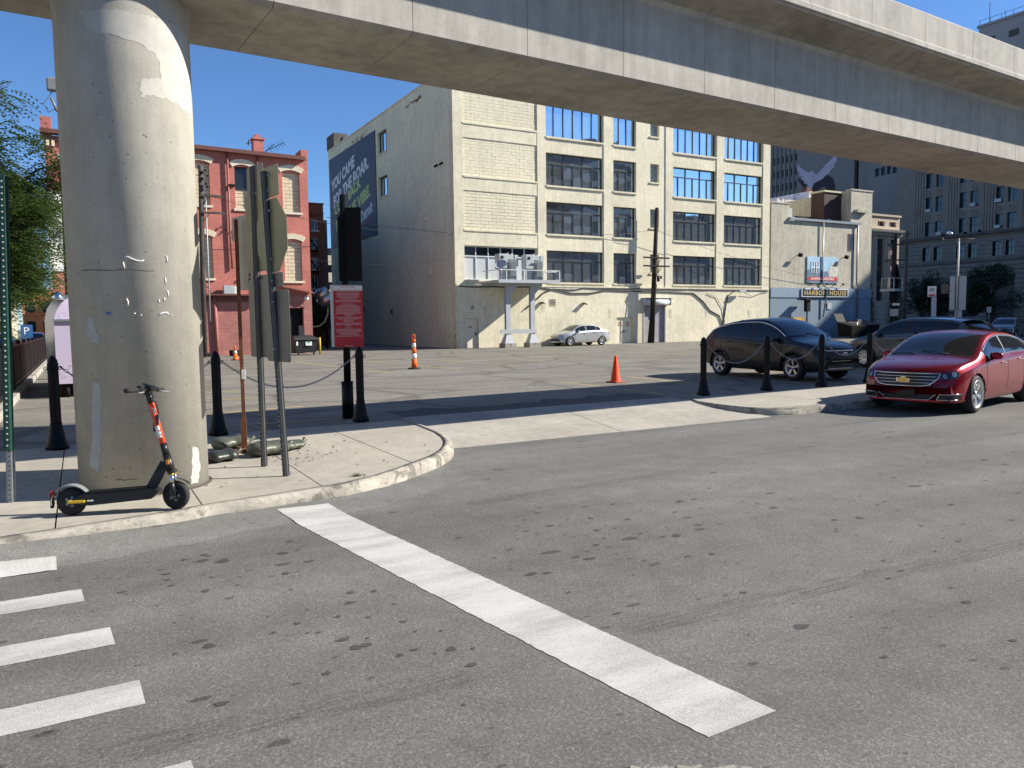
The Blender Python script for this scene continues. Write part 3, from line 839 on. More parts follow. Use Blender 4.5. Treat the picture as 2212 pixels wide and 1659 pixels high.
# conduits and cables along the string course
CABLE = simple('cable_black', (.03, .03, .03), .6)
pts = [(21.3+k*.7, FY-.075, 4.12-.05*abs(sin(k*.9))-(.35 if 9 < k < 14 else 0)*.3) for k in range(41)]
MB().tube(pts, .035, 5).build('wall_cable', CABLE, cb)
pts = [(26.2, FY-.1, 2.6), (26.9, FY-.1, 3.1), (27.8, FY-.09, 3.8), (28.5, FY-.08, 4.0), (30, FY-.08, 3.72), (31.6, FY-.08, 3.74), (33, FY-.08, 3.98), (35, FY-.08, 3.92), (38, FY-.08, 3.9), (41.2, FY-.08, 3.82), (42.2, FY-.08, 3.2), (42.9, FY-.08, 2.5), (43.9, FY-.08, 2.1), (44.3, FY-.085, 1.3), (44.3, FY-.085, .3)]
MB().tube(pts, .045, 6).build('wall_cable', CABLE, cb)
MB().tube([(45.6, FY-.35, 3.98), (45.2, FY-.2, 3.95), (44.8, FY-.1, 3.6), (44.6, FY-.075, 2.8), (44.35, FY-.075, 1.4), (44.3, FY-.075, .3)], .04, 6).build('lamp_conduit', CABLE, cb)
MB().tube([(42.6, FY-.08, 3.8), (43.6, FY-.08, 3.5), (44.3, FY-.08, 2.6), (44.5, FY-.08, 1.4)], .02, 5).build('wall_cable', CABLE, cb)
MB().cbox((46.0, FY-.4, 3.98), (.75, .3, .14), .04).build('flood_lamp', STEELG, cb)
MB().tube([(46.4, FY-.2, 3.9), (47.5, FY-.08, 3.6), (48.6, FY-.08, 3.9), (49.3, FY-.1, 4.0)], .018, 5).build('wall_cable', CABLE, cb)

# hoarding banner on the side wall
NAVY = simple('navy_vinyl', (.022, .028, .055), .55, var=.12, scale=.6)
BW = simple('banner_white', (.62, .63, .66), .6, var=.03); BGm = simple('banner_lime', (.45, .56, .17), .6, var=.03)
bn = thing('banner', 'large navy advertising banner with slanted slogan on the warehouse side wall', 'banner', (SX-.05, 65.6, 8.87))
MB().bx(SX-.06, SX-.012, 59.3, 72.0, 8.87, 17.0).build('sheet', NAVY, bn)
def bt(t, y, z, h, w_, mt, rot=8, shear=.12):
    M_ = frame_M((SX-.066, y, z), (0, -cos(radians(rot)), sin(radians(rot))), (0, sin(radians(rot)), cos(radians(rot))))
    text(t, 'lettering', M_, mt, bn, h, w=w_, h=h, bold=.05*h, shear=shear)
# reading direction is right-to-left in Y when seen from outside (-X side)
bt('YOU CAME', 67.9, 15.05, 1.05, 7.0, BW, 10, .15); bt('FOR THE ROAR.', 66.0, 13.95, 1.1, 10.2, BW, 11, .15)
bt('COME BACK', 66.8, 12.95, 1.0, 7.8, BGm, 11, .15); bt('FOR THE VIBE.', 65.6, 11.65, 1.05, 9.9, BGm, 11.5, .15)
bt('Detroit', 61.75, 10.95, .95, 3.1, BW, 12, .35); bt('VISITDETROIT.COM', 61.4, 10.1, .22, 2.6, simple('banner_red', (.30, .06, .07), .6), 12)
for y in (71.0, 70.9):
    pass
for k, z in enumerate((5.6, 4.7)):
    o = MB().bx(SX-.03, SX-.012, 70.9, 71.9, z, z+.55).build('wall_placard', PAPER if 0 else simple('pale_placard', (.42, .45, .55), .6) if k == 0 else bpy.data.materials['pale_placard'])
    tag(o, ('upper' if k == 0 else 'lower')+' small pale placard on the warehouse side wall beneath the banner', 'placard', 'placards under the banner')

# ------------------------------------------------------------------ transformer platform
pf = thing('transformer_platform', 'grey steel transformer platform on two flared posts by the warehouse wall', 'platform', (25, 43.4, .12))
MB().bx(22.92, 27.53, 42.55, 44.9, 4.30, 4.42).build('deck', STEELG, pf)
MB().bx(22.95, 27.5, 42.5, 42.56, 4.25, 4.46).bx(22.95, 27.5, 44.8, 44.86, 4.16, 4.29).bx(23.4, 26.6, 43.25, 43.55, 4.12, 4.29).build('deck_beam', STEELG, pf)
for x in (24.05, 25.88):
    m = MB(); m.bx(x-.09, x+.09, 43.3, 43.5, 1.0, 4.12); m.bx(x-.16, x+.16, 43.28, 43.31, 1.0, 4.12); m.bx(x-.16, x+.16, 43.49, 43.52, 1.0, 4.12)
    p = m.build('post', STEELG, pf)
    m = MB(); m.add([(x-.36, 43.1, .42), (x+.36, 43.1, .42), (x+.36, 43.7, .42), (x-.36, 43.7, .42), (x-.14, 43.25, 1.04), (x+.14, 43.25, 1.04), (x+.14, 43.55, 1.04), (x-.14, 43.55, 1.04)], [(3, 2, 1, 0), (4, 5, 6, 7), (0, 1, 5, 4), (1, 2, 6, 5), (2, 3, 7, 6), (3, 0, 4, 7)])
    m.build('post_shoe', STEELG, p)
    MB().bx(x-.42, x+.42, 43.0, 43.8, .05, .42).build('footing', KERB, p)
    m = MB(); m.add([(x-.1, 43.3, 3.5), (x+.1, 43.3, 3.5), (x+.75, 43.3, 4.12), (x-.1, 43.3, 4.12), (x-.1, 43.5, 3.5), (x+.1, 43.5, 3.5), (x+.75, 43.5, 4.12), (x-.1, 43.5, 4.12)], [(0, 1, 2, 3), (7, 6, 5, 4), (0, 4, 5, 1), (1, 5, 6, 2), (2, 6, 7, 3), (3, 7, 4, 0)]); m.build('bracket', STEELG, p)
MB().bx(23.43, 26.12, 43.2, 43.27, 1.04, 1.31).build('cross_beam', STEELG, pf)
m = MB()
for x in (22.95, 23.55, 24.95, 26.3, 27.5): m.box((x, 42.55, 4.74), (.05, .05, .66))
m.box((25.22, 42.55, 5.06), (4.6, .05, .05)); m.box((22.95, 43.6, 5.06), (.05, 2.1, .05)); m.box((27.5, 43.6, 5.06), (.05, 2.1, .05)); m.box((27.5, 44.6, 4.74), (.05, .05, .66)); m.box((26.9, 42.55, 4.98), (.7, .05, .05))
m.build('railing', simple('pale_railing', (.62, .65, .64), .5), pf)
TRG = simple('transformer_grey', (.42, .45, .45), .45, var=.06)
for x0, lab in ((23.15, 'left grey transformer with cooling fins on the raised platform, beside the dish'), (25.1, 'right grey transformer with cooling fins on the raised platform')):
    t = thing('transformer', lab, 'transformer', (x0+.6, 43.5, 4.42), 0, 'transformers on the platform')
    MB().cbox((x0+.38, 43.2, 5.62), (.62, .6, .92), .03).build('control_box', TRG, t)
    MB().cbox((x0+.5, 43.25, 5.02), (.4, .4, .24), .02).bx(x0+.35, x0+.65, 43.1, 43.4, 4.42, 4.9).build('cable_box', STEELG, t)
    m = MB()
    for k in range(6): m.cbox((x0+.88+k*.075, 43.15, 5.06), (.03, .7, 1.24), .01)
    m.build('cooling_fin', STEELG, t)
    MB().bx(x0+.8, x0+1.3, 43.45, 44.3, 4.42, 5.95).build('tank', STEELG, t)
    MB().cbox((x0+1.05, 43.4, 5.9), (.45, .4, .34), .03).cyl((x0+.9, 43.3, 6.0), (x0+.9, 43.3, 6.18), .05, n=8).cyl((x0+1.2, 43.3, 6.0), (x0+1.2, 43.3, 6.16), .05, n=8).build('bushing', TRG, t)
    MB().cbox((x0+1.6, 43.6, 5.72), (.46, .12, .74), .02).bx(x0+1.55, x0+1.6, 43.5, 43.56, 5.36, 6.1).build('radiator_panel', TRG, t)
    MB().box((x0+.3, 42.88, 5.86), (.16, .02, .16)).box((x0+.6, 42.86, 5.5), (.35, .06, .05)).build('handle', BLACKM, t)
ds = thing('satellite_dish', 'small grey dish on a mast at the left of the transformer platform', 'dish', (23.2, 42.7, 4.42))
MB().cyl((23.3, 42.75, 4.42), (23.3, 42.75, 5.2), .025, n=8).build('mast', STEELG, ds)
Md = Matrix.Translation((23.25, 42.7, 5.32)) @ Matrix.Rotation(radians(-38), 4, 'Y') @ Matrix.Rotation(radians(30), 4, 'X')
MB().lathe([(.02, 0), (.2, .02), (.34, .08), (.4, .13), (.39, .135), (.33, .09), (.19, .03), (.02, .012)], (0, 0, 0), 20, Md).build('reflector', STEELG, ds)

# ------------------------------------------------------------------ leaning utility pole in front of the roller door
WOOD = concrete('creosoted_wood', (.045, .034, .027), stain=.7, streak=.5, bump=.5, big=1.5)
def cross_arm(m, x, y, z, L, rz=0): m.box((x, y, z), (L, .1, .12), rz)
up_ = thing('utility_pole', 'dark leaning wooden utility pole with two cross arms before the roller door', 'utility pole', (36.68, 44.40, .12))
MB().cyl((36.68, 44.40, .05), (37.17, 44.40, 9.95), .21, .13, n=14).build('shaft', WOOD, up_)
MB().cyl((36.40, 44.40, .05), (36.78, 44.32, 4.2), .09, .07, n=8).build('brace_stub', WOOD, up_)
for z in (6.33, 5.73):
    MB().box((37.02, 44.26, z), (2.4, .1, .11)).build('cross_arm', WOOD, up_)
    MB().cyl((36.50, 44.25, z-.02), (36.98, 44.28, z-.7), .025, n=6).cyl((37.50, 44.25, z-.02), (37.00, 44.28, z-.7), .025, n=6).build('arm_brace', BLACKM, up_)
MB().cyl((37.10, 44.15, 4.6), (37.10, 44.15, 5.0), .1, n=10).cyl((37.35, 44.15, 4.8), (37.35, 44.15, 5.02), .07, n=8).build('insulator', BLACKM, up_)
MB().tube([(37.05, 44.20, 5.2), (36.80, 44.15, 4.6), (36.95, 44.15, 4.3), (36.75, 44.17, 3.4), (36.70, 44.17, 1.8)], .03, 5).build('riser_cable', CABLE, up_)
def wire(p, q, sag, name, lab, r=.013, n=14):
    P = [Vector(p).lerp(Vector(q), k/n) - Vector((0, 0, sag*4*(k/n)*(1-k/n))) for k in range(n+1)]
    return tag(MB().tube(P, r, 5).build(name, CABLE), lab, 'wire')
wire((37.05, 44.4, 8.35), (13.5, 47.0, 8.3), .8, 'overhead_wire', 'thin overhead wire from the leaning pole to the left past the warehouse corner')
wire((37.05, 44.4, 8.35), (60.5, 44.8, 4.6), .5, 'overhead_wire', 'thin overhead wire from the leaning pole down to the blue and cream building')
wire((21.2, 44.9, 5.9), (11.9, 45.6, 5.6), .35, 'overhead_wire', 'thin wire spanning the alley between red brick building and warehouse')
# ------------------------------------------------------------------ red brick building
RB = brickmat('red_painted_brick', (.60, .21, .165), (.52, .175, .14), (.45, .175, .145), bump=.6)
RBD = brickmat('dull_red_base_brick', (.44, .19, .165), (.39, .165, .145), (.35, .15, .13), bw=.4, bh=.2, ms=.014, bump=.35)
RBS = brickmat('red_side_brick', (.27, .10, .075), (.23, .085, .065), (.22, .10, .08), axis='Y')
CBRK = simple('cream_arch_brick', (.72, .64, .48), .85, var=.12, scale=8)
INFB = simple('cream_infill_block', (.68, .57, .39), .85, var=.1, scale=3, bump=.2)
BROWN = simple('brown_trim', (.15, .055, .04), .6, var=.2)
rb = thing('red_brick_building', 'three storey red brick building with arched cream bricked-up windows', 'building', (5.4, FY, .12))
WIN = [(5.62, 6.58, 8.3, 10.55, 'b'), (7.88, 8.72, 8.21, 10.5, 'g'), (10.46, 11.43, 8.18, 10.42, 'b'), (5.62, 6.58, 4.37, 6.62, 'b'), (7.9, 8.8, 4.33, 6.6, 'b'), (10.44, 11.42, 4.29, 6.56, 'b'), (3.2, 4.1, 8.3, 10.5, 'b'), (3.2, 4.1, 4.37, 6.6, 'b'), (.9, 1.8, 4.37, 6.6, 'b'), (.9, 1.8, 8.3, 10.5, 'b')]
def wall_with_openings(mb, x0, x1, z0, z1, ops, y0, y1):
    xs = sorted({x0, x1, *[o[0] for o in ops], *[o[1] for o in ops]})
    for a, b in zip(xs, xs[1:]):
        zz = z0
        for o in sorted([o for o in ops if o[0] < b-1e-6 and o[1] > a+1e-6], key=lambda o: o[2]):
            if o[2] > zz: mb.bx(a, b, y0, y1, zz, o[2])
            zz = o[3]
        if zz < z1: mb.bx(a, b, y0, y1, zz, z1)
m = MB(); ops = [(a, b, c, d) for a, b, c, d, _ in WIN]
wall_with_openings(m, -1.05, 11.9, 3.5, 11.25, ops, FY, FY+.35)
m.build('front_wall', RB, rb)
m = MB(); wall_with_openings(m, -1.05, 11.9, .05, 3.5, [(10.52, 11.4, .05, 2.75)], FY-.05, FY+.35); m.build('base_wall', RBD, rb)
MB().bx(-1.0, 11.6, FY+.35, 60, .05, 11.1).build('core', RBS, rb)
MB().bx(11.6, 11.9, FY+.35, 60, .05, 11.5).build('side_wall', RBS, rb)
MB().bx(10.52, 11.4, FY+.2, FY+.3, .1, 2.76).build('door', BLACKM, rb)
vou = MB(); vou.add([(-.052, -.06, 0), (.052, -.06, 0), (.052, .1, 0), (-.052, .1, 0), (-.062, -.06, .3), (.062, -.06, .3), (.062, .1, .3), (-.062, .1, .3)], [(3, 2, 1, 0), (4, 5, 6, 7), (0, 1, 5, 4), (1, 2, 6, 5), (2, 3, 7, 6), (3, 0, 4, 7)])
voum = vou.mesh('arch_brick', CBRK)
ib = MB().cbox((0, 0, 0), (.39, .1, .19), .008).mesh('block', INFB)
def arch(par, xa, xb, z, mesh=voum, n=11, rise=.16, y=FY):
    w = (xb-xa)/2+.1; R = (w*w+rise*rise)/(2*rise); a0 = math.asin(w/R)
    for k in range(n):
        a = lerp(-a0, a0, (k+.5)/n)
        M_ = Matrix.Translation(((xa+xb)/2+R*sin(a), y, z+rise-R+R*cos(a)-.02)) @ Matrix.Rotation(a, 4, 'Y')
        inst('arch_brick', mesh, M_, par)
for k, (a, b, c, d, t) in enumerate(WIN):
    vis = a > 5 
    w = MB().bx(a-.1, b+.1, FY-.08, FY+.14, c-.12, c+.0).build('window', CBRK, rb)
    arch(w, a, b, d-.02)
    zt = d if t == 'b' else c+1.06
    nb = int((zt-c)/.2)
    if vis:
        for j in range(nb):
            hh = (zt-c)/nb
            x = a+.005-(.2 if j % 2 else 0)
            while x < b-.05:
                x0, x1 = max(a, x), min(b, x+.4)
                if x1-x0 > .36: inst('block', ib, T(x0+.2, FY+.2+random.uniform(-.004, .004), c+hh*(j+.5)), w)
                elif x1-x0 > .04: inst('block', ib, T((x0+x1)/2, FY+.2+random.uniform(-.004, .004), c+hh*(j+.5)) @ Matrix.Diagonal(((x1-x0-.01)/.39, 1, 1, 1)), w)
                x += .4
    MB().bx(a, b, FY+.22, FY+.34, c, d+.02).build('infill_backing', INFB, w)
    if t == 'g':
        m = MB().bx(a, b, FY+.1, FY+.16, zt, zt+.06).bx(a, a+.05, FY+.1, FY+.16, zt+.06, d).bx(b-.05, b, FY+.1, FY+.16, zt+.06, d).bx(a+.05, b-.05, FY+.1, FY+.16, d-.1, d); m.build('sash', FRAME, w)
        MB().quad((a+.05, FY+.14, zt+.06), (b-.05, FY+.14, zt+.06), (b-.05, FY+.14, d-.1), (a+.05, FY+.14, d-.1)).build('pane', GLASSD, w)
        MB().bx(a-.3, b+.05, FY-.1, FY, c-1.1, c-.14).build('stucco_patch', RBD, w) if 0 else None
arch(rb, 10.52, 11.4, 2.74, MB().bx(-.05, .05, -.08, .06, 0, .22).mesh('door_arch_brick', RBD), 11)
# eaves, downpipes, chimney, aerial, ledge
MB().add([(-1.2, FY-.35, 11.32), (11.75, FY-.35, 11.12), (11.75, FY+.3, 11.15), (-1.2, FY+.3, 11.35), (-1.2, FY-.35, 11.52), (11.75, FY-.35, 11.32), (11.75, FY+.5, 11.42), (-1.2, FY+.5, 11.62)], [(3, 2, 1, 0), (4, 5, 6, 7), (0, 1, 5, 4), (1, 2, 6, 5), (2, 3, 7, 6), (3, 0, 4, 7)]).build('eaves', BROWN, rb)
MB().bx(11.55, 11.93, FY-.02, FY+1.2, 11.2, 11.75).bx(-1.15, -.7, FY-.03, FY+.8, 11.2, 12.15).build('parapet_end', RB, rb)
for x in (-.95, -.72): MB().bx(x, x+.13, FY-.18, FY, 10.72, 11.0).build('corbel', CBRK, rb)
MB().bx(-1.2, -.4, FY-.2, FY+.1, 11.02, 11.2).build('corbel_course', BROWN, rb)
for x, z0 in ((7.52, 4.9), (9.1, 6.0)): MB().tube([(x, FY-.1, 11.2), (x, FY-.1, z0+2), (x+.03, FY-.1, z0)], .055, 8).build('downpipe', simple('red_downpipe', (.27, .09, .07), .5) if x < 8 else bpy.data.materials['red_downpipe'], rb)
MB().tube([(6.55, FY-.12, 3.4), (6.58, FY-.12, 1.8), (6.6, FY-.12, .15)], .09, 8).build('downpipe', RBD, rb)
MB().bx(9.06, 9.63, FY+.5, FY+1.1, 11.2, 12.2).bx(9.0, 9.69, FY+.44, FY+1.16, 12.2, 12.3).bx(9.18, 9.45, FY+.6, FY+.95, 12.3, 12.5).build('chimney', RB, rb)
m = MB(); m.cyl((9.66, FY+.6, 11.5), (10.15, FY+.4, 12.0), .02, n=5)
m.cyl((9.7, FY+.5, 11.6), (10.75, FY+.4, 12.15), .018, n=5)
for k in range(6): p = Vector((9.95, FY+.45, 11.72)).lerp(Vector((10.7, FY+.4, 12.12)), k/5); m.cyl(p+Vector((-.12, 0, .16)), p+Vector((.12, 0, -.16)), .012, n=4)
m.cyl((9.05, FY+.6, 12.0), (8.65, FY+.4, 11.9), .02, n=5); m.cyl((8.75, FY+.4, 11.8), (8.8, FY+.4, 12.1), .03, n=5)
m.build('aerial', BLACKM, rb)
MB().bx(5.4, 9.4, FY-.55, FY-.05, 3.42, 3.5).bx(5.4, 9.4, FY-.12, FY-.05, 3.1, 3.42).build('ledge', BROWN, rb)
MB().add([(9.9, FY-.5, 3.98), (11.95, FY-.5, 3.56), (11.95, FY-.02, 3.72), (9.9, FY-.02, 4.14)], [(0, 1, 2, 3)]).build('lean_to_flashing', BROWN, rb)
MB().lathe([(.02, -.14), (.1, -.1), (.14, 0), (.1, .1), (.02, .14)], (11.55, FY-.2, 3.28), 12).build('globe_lamp', WHITEP, rb)
for k in range(3): MB().cyl((7.05+k*.27, FY-.06, 7.2-k*.12), (7.05+k*.27, FY-.16, 7.08-k*.12), .05, .02, n=6).build('pipe_stub', BLACKM, rb)
MB().box((7.72, FY-.1, 9.45), (.34, .15, .1)).build('bracket', BLACKM, rb)
MB().tube([(5.75, FY-.1, 3.0), (5.8, FY-.1, 3.7), (6.1, FY-.1, 3.95), (6.35, FY-.1, 3.8), (6.4, FY-.1, 3.3)], .03, 5).build('cable_loop', CABLE, rb)
ac = thing('air_conditioner', 'pale condenser unit on the ledge of the red brick building', 'air conditioner', (7.4, FY-.3, 3.5))
MB().cbox((7.25, FY-.3, 3.73), (.5, .36, .46), .02).build('casing', STEELG, ac)
MB().cbox((7.66, FY-.3, 3.71), (.28, .34, .42), .02).build('side_casing', WHITEP, ac)
wb_ = thing('hanging_sheet', 'white sheet hung on the red brick wall at far left behind the tree', 'banner', (-.6, FY-.1, 4.6))
m = MB(); N = 10; vs = []
for j in range(N+1):
    for i in range(N+1): vs.append((lerp(-1.1, .6, i/N), FY-.1-.05*sin(i*1.3+j*.6), lerp(4.6, 8.56, j/N)))
m.add(vs, [(j*(N+1)+i, j*(N+1)+i+1, (j+1)*(N+1)+i+1, (j+1)*(N+1)+i) for i in range(N) for j in range(N)], True)
m.build('sheet', WHITEP, wb_)
MB().cyl((-1.15, FY-.1, 8.58), (.65, FY-.1, 8.58), .03, n=6).build('rod', STEELG, wb_)
rl = thing('round_sign', 'round white disc sign on the red brick wall beside the street pole', 'sign', (.0, FY-.5, 10))
MB().cyl((.05, FY-.6, 10.05), (.05, FY-.5, 10.05), .55, n=24).build('disc', WHITEP, rl)
MB().cyl((.05, FY-.5, 10.05), (.05, FY, 10.05), .04, n=6).build('bracket', BLACKM, rl)

# second wooden pole in front of the brick wall, just right of the pier
p2 = thing('utility_pole', 'slim weathered utility pole with two cross arms before the red brick wall', 'utility pole', (5.85, 43.5, .12))
WOODG = concrete('grey_weathered_wood', (.10, .09, .08), stain=.6, streak=.4, bump=.4, big=1.5)
MB().cyl((5.72, 43.5, .05), (5.95, 43.5, 10.1), .15, .12, n=12).build('shaft', WOODG, p2)
for z in (8.55, 7.68):
    MB().box((6.45, 43.36, z), (1.3, .1, .1)).build('cross_arm', WOODG, p2)
    MB().cyl((6.3, 43.36, z), (5.92, 43.4, z-.5), .02, n=5).build('arm_brace', BLACKM, p2)
m = MB()
for k in range(7): m.box((5.95+random.uniform(-.12, .3), 43.3, 9.0+k*.14), (.1, .1, .1), random.random())
m.build('insulator', BLACKM, p2)
MB().cyl((6.08, 43.4, 2.0), (6.12, 43.4, 8.4), .035, n=6).build('conduit', STEELG, p2)
wire((5.95, 43.5, 9.6), (-12, 43, 9.2), .4, 'overhead_wire', 'thin overhead wire leaving the slim pole to the left behind the pier')
wire((6.1, 43.4, 8.6), (21.2, 45.2, 7.4), .5, 'overhead_wire', 'thin overhead wire crossing the red brick facade to the warehouse')

# ------------------------------------------------------------------ buildings seen between brick building and warehouse
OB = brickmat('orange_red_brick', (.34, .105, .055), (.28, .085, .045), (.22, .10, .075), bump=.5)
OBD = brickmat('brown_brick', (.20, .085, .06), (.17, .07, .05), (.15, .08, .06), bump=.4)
b2 = thing('narrow_brick_tower', 'narrow orange brick block with a fire escape behind the red building', 'building', (16, 60, .1))
GW = [(16.06, 16.58, 9.05, 9.92), (16.02, 16.55, 7.6, 8.5), (15.97, 16.52, 6.05, 7.0), (15.96, 16.46, 4.55, 5.55)]
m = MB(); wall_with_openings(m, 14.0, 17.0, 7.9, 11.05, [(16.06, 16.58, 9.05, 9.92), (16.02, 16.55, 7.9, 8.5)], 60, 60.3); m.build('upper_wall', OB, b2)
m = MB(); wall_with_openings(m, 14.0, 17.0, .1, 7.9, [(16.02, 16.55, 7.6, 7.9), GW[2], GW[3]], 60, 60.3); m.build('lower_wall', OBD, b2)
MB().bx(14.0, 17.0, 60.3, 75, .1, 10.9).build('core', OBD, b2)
MB().bx(17.0, 17.32, 60.2, 75, .1, 9.9).build('flank_wall', DIRT, b2)
m = MB()
for k in range(12): m.bx(15.6+k*.12, 15.66+k*.12, 59.94, 60, 10.15, 10.32)
m.bx(14, 17.03, 59.92, 60, 10.32, 10.4); m.bx(14, 17.05, 59.9, 60.3, 11.05, 11.15); m.build('cornice', OB, b2)
for a, b, c, d in GW:
    w = MB().bx(a, b, 60.14, 60.2, c, c+.05).bx(a, a+.05, 60.14, 60.2, c+.05, d).bx(b-.05, b, 60.14, 60.2, c+.05, d).bx(a+.05, b-.05, 60.14, 60.2, d-.05, d).bx((a+b)/2-.02, (a+b)/2+.02, 60.14, 60.2, c+.05, d-.05).build('window', WFRAME, b2)
    MB().quad((a, 60.18, c), (b, 60.18, c), (b, 60.18, d), (a, 60.18, d)).build('pane', GLASSD, w)
    MB().bx(a-.05, b+.05, 59.94, 60.1, c-.1, c).build('sill', CBRK, w)
m = MB()
for z in (7.5, 5.9, 4.4):
    m.bx(15.7, 16.45, 59.2, 59.98, z-.05, z)
    for k in range(5): m.box((15.72+k*.18, 59.2, z+.35), (.025, .025, .7))
    m.box((16.08, 59.2, z+.7), (.76, .03, .03)); m.cyl((16.4, 59.5, z-.05), (16.3, 59.95, z-.5), .02, n=4)
for z in (5.9, 4.4, 7.5): m.cyl((15.75, 59.4, z+.9), (16.35, 59.4, z), .03, n=4); m.cyl((15.75, 59.6, z+.9), (16.35, 59.6, z), .03, n=4)
m.build('fire_escape', BLACKM, b2)
BEIGE = concrete('beige_precast', (.52, .46, .36), stain=.15, bump=.1)
pg = thing('parking_structure', 'beige multi-level parking structure far down the alley', 'building', (36, 132, 0))
for k in range(5):
    MB().bx(20, 56, 130, 145, .3+k*2.9, 1.9+k*2.9).build('deck_panel', BEIGE, pg)
    MB().bx(20.5, 55.5, 131, 144, 1.9+k*2.9, 3.2+k*2.9).build('deck_void', GLASSD, pg)
POT = simple('dented_aluminium', (.55, .55, .55), .3, metal=.9, var=.25, scale=4)
pot = thing('tilted_kettle_sign', 'big tilted metal kettle on a curved yellow pipe beside the red building', 'sign', (14.2, 52, .12))
Mp = Matrix.Translation((14.62, 52, 3.62)) @ Matrix.Rotation(radians(-38), 4, 'Y') @ Matrix.Rotation(radians(15), 4, 'X')
MB().lathe([(.05, .62), (.42, .60), (.5, .52), (.52, .25), (.47, .18), (.47, .1), (.6, .03), (.62, -.1), (.5, -.42), (.3, -.5)], (0, 0, 0), 28, Mp).build('kettle_body', POT, pot)
Mq = Matrix.Translation((14.22, 51.6, 3.18)) @ Matrix.Rotation(radians(38), 4, 'Y')
MB().box((0, 0, 0), (1.15, .5, .1), M=None).build('tmp_', RUST, pot).matrix_basis = mw(pot).inverted() @ Mq
bpy.data.objects['tmp_'].name = 'sign_board'
MB().box((0, 0, 0), (.8, .4, .5)).build('tmp_', WOOD, pot).matrix_basis = mw(pot).inverted() @ (Mq @ Matrix.Translation((-.1, 0, -.32)))
bpy.data.objects['tmp_'].name = 'sign_box'
MB().tube([(14.85, 52, 3.0), (14.82, 52, 2.5), (14.6, 52, 1.95), (14.2, 52, 1.66), (13.75, 52, 1.62), (12.9, 52.1, 1.55), (12.6, 52.2, .9), (12.6, 52.2, .1)], .05, 8).build('curved_pipe', simple('yellow_pipe', (.62, .52, .22), .5), pot)
MB().cyl((14.75, 52.1, .1), (14.8, 52.1, 3.3), .09, n=8).build('support_post', BLACKM, pot)
kk = thing('attendant_kiosk', 'small yellow and black parking attendant kiosk far behind the red sign', 'kiosk', (18.3, 66, .12))
YEL = simple('yellow_paint', (.50, .38, .05), .6)
MB().bx(17.5, 19.2, 65.2, 66.8, .12, 1.25).build('base_panel', YEL, kk)
MB().bx(17.5, 19.2, 65.2, 66.8, 1.25, 2.3).build('glazed_cabin', GLASSD, kk)
MB().bx(17.35, 19.35, 65.05, 66.95, 2.3, 2.6).build('roof', simple('dark_red_fascia', (.12, .02, .02), .6), kk)
for x in (17.5, 18.3, 19.1): MB().bx(x, x+.1, 65.15, 65.2, 1.25, 2.3).build('mullion', YEL, kk)

# ------------------------------------------------------------------ bar building: cream upper floor, blue base
HHC = concrete('hh_stucco', (.56, .52, .415), stain=.35, streak=.2, bump=.3, big=.5)
BLUE = NT('blue_corrugated')
_s = BLUE.new('SeparateXYZ'); BLUE.link(BLUE.pos(), _s.inputs[0])
_w = BLUE.math('SINE', BLUE.math('MULTIPLY', _s.outputs[0], 62.))
BLUE.bump(_w, .6, .02)
BLUE = BLUE.fin(BLUE.mix(BLUE.noise(1.4, 5), (.17, .235, .30), (.235, .31, .38)), .6)
BLUEF = simple('blue_band', (.20, .275, .35), .6, var=.12)
hh = thing('bar_building', 'two storey bar building with cream stucco above a blue corrugated base', 'building', (55.9, FY, .12))
MB().bx(49.62, 51.72, FY, 62, 4.35, 11.2).bx(51.72, 59.45, FY, 62, 4.35, 9.9).bx(59.45, 62.3, FY, 62, 4.35, 12.9).build('upper_wall', HHC, hh)
MB().bx(49.6, 62.35, FY-.04, 61.9, .05, 3.55).build('base_wall', BLUE, hh)
MB().bx(49.58, 62.37, FY-.1, 61.95, 3.55, 4.35).build('blue_band', BLUEF, hh)
MB().bx(59.4, 62.36, FY-.06, FY+.5, 12.9, 13.03).bx(49.55, 51.75, FY-.05, FY+.4, 11.2, 11.3).build('coping', HHC, hh)
MB().add([(51.6, FY-.22, 9.93), (60.6, FY-.22, 9.93), (60.6, FY+.1, 9.96), (51.6, FY+.1, 9.96), (51.6, FY-.22, 10.12), (60.6, FY-.22, 10.12), (60.6, FY+.1, 10.16), (51.6, FY+.1, 10.16)], [(3, 2, 1, 0), (4, 5, 6, 7), (0, 1, 5, 4), (1, 2, 6, 5), (2, 3, 7, 6), (3, 0, 4, 7)]).build('gutter', simple('gutter_metal', (.28, .30, .31), .4, metal=.5), hh)
GUTM = bpy.data.materials['gutter_metal']
MB().tube([(55.72, FY-.16, 9.95), (55.75, FY-.16, 5.0), (55.85, FY-.16, 4.6), (56.15, FY-.27, 4.45), (56.15, FY-.27, 3.9), (55.9, FY-.16, 1.9)], .055, 8).build('downpipe', GUTM, hh)
MB().tube([(60.2, FY-.16, 9.9), (60.2, FY-.16, 4.8), (60.45, FY-.18, 4.5), (60.35, FY-.16, 1.8)], .075, 8).build('downpipe', GUTM, hh)
w = MB().bx(59.14, 59.92, FY-.04, FY+.02, 7.66, 7.74).bx(59.14, 59.22, FY-.04, FY+.02, 7.74, 9.14).bx(59.84, 59.92, FY-.04, FY+.02, 7.74, 9.14).bx(59.22, 59.84, FY-.04, FY+.02, 9.06, 9.14).build('window', BROWN, hh)
MB().quad((59.2, FY-.01, 7.7), (59.86, FY-.01, 7.7), (59.86, FY-.01, 9.1), (59.2, FY-.01, 9.1)).build('pane', GLASSD, w)
MB().bx(59.9, 61.4, FY-.35, FY, 11.0, 11.25).build('wall_ledge', HHC, hh)
DRED = simple('dark_red_siding', (.045, .022, .02), .8, var=.3)
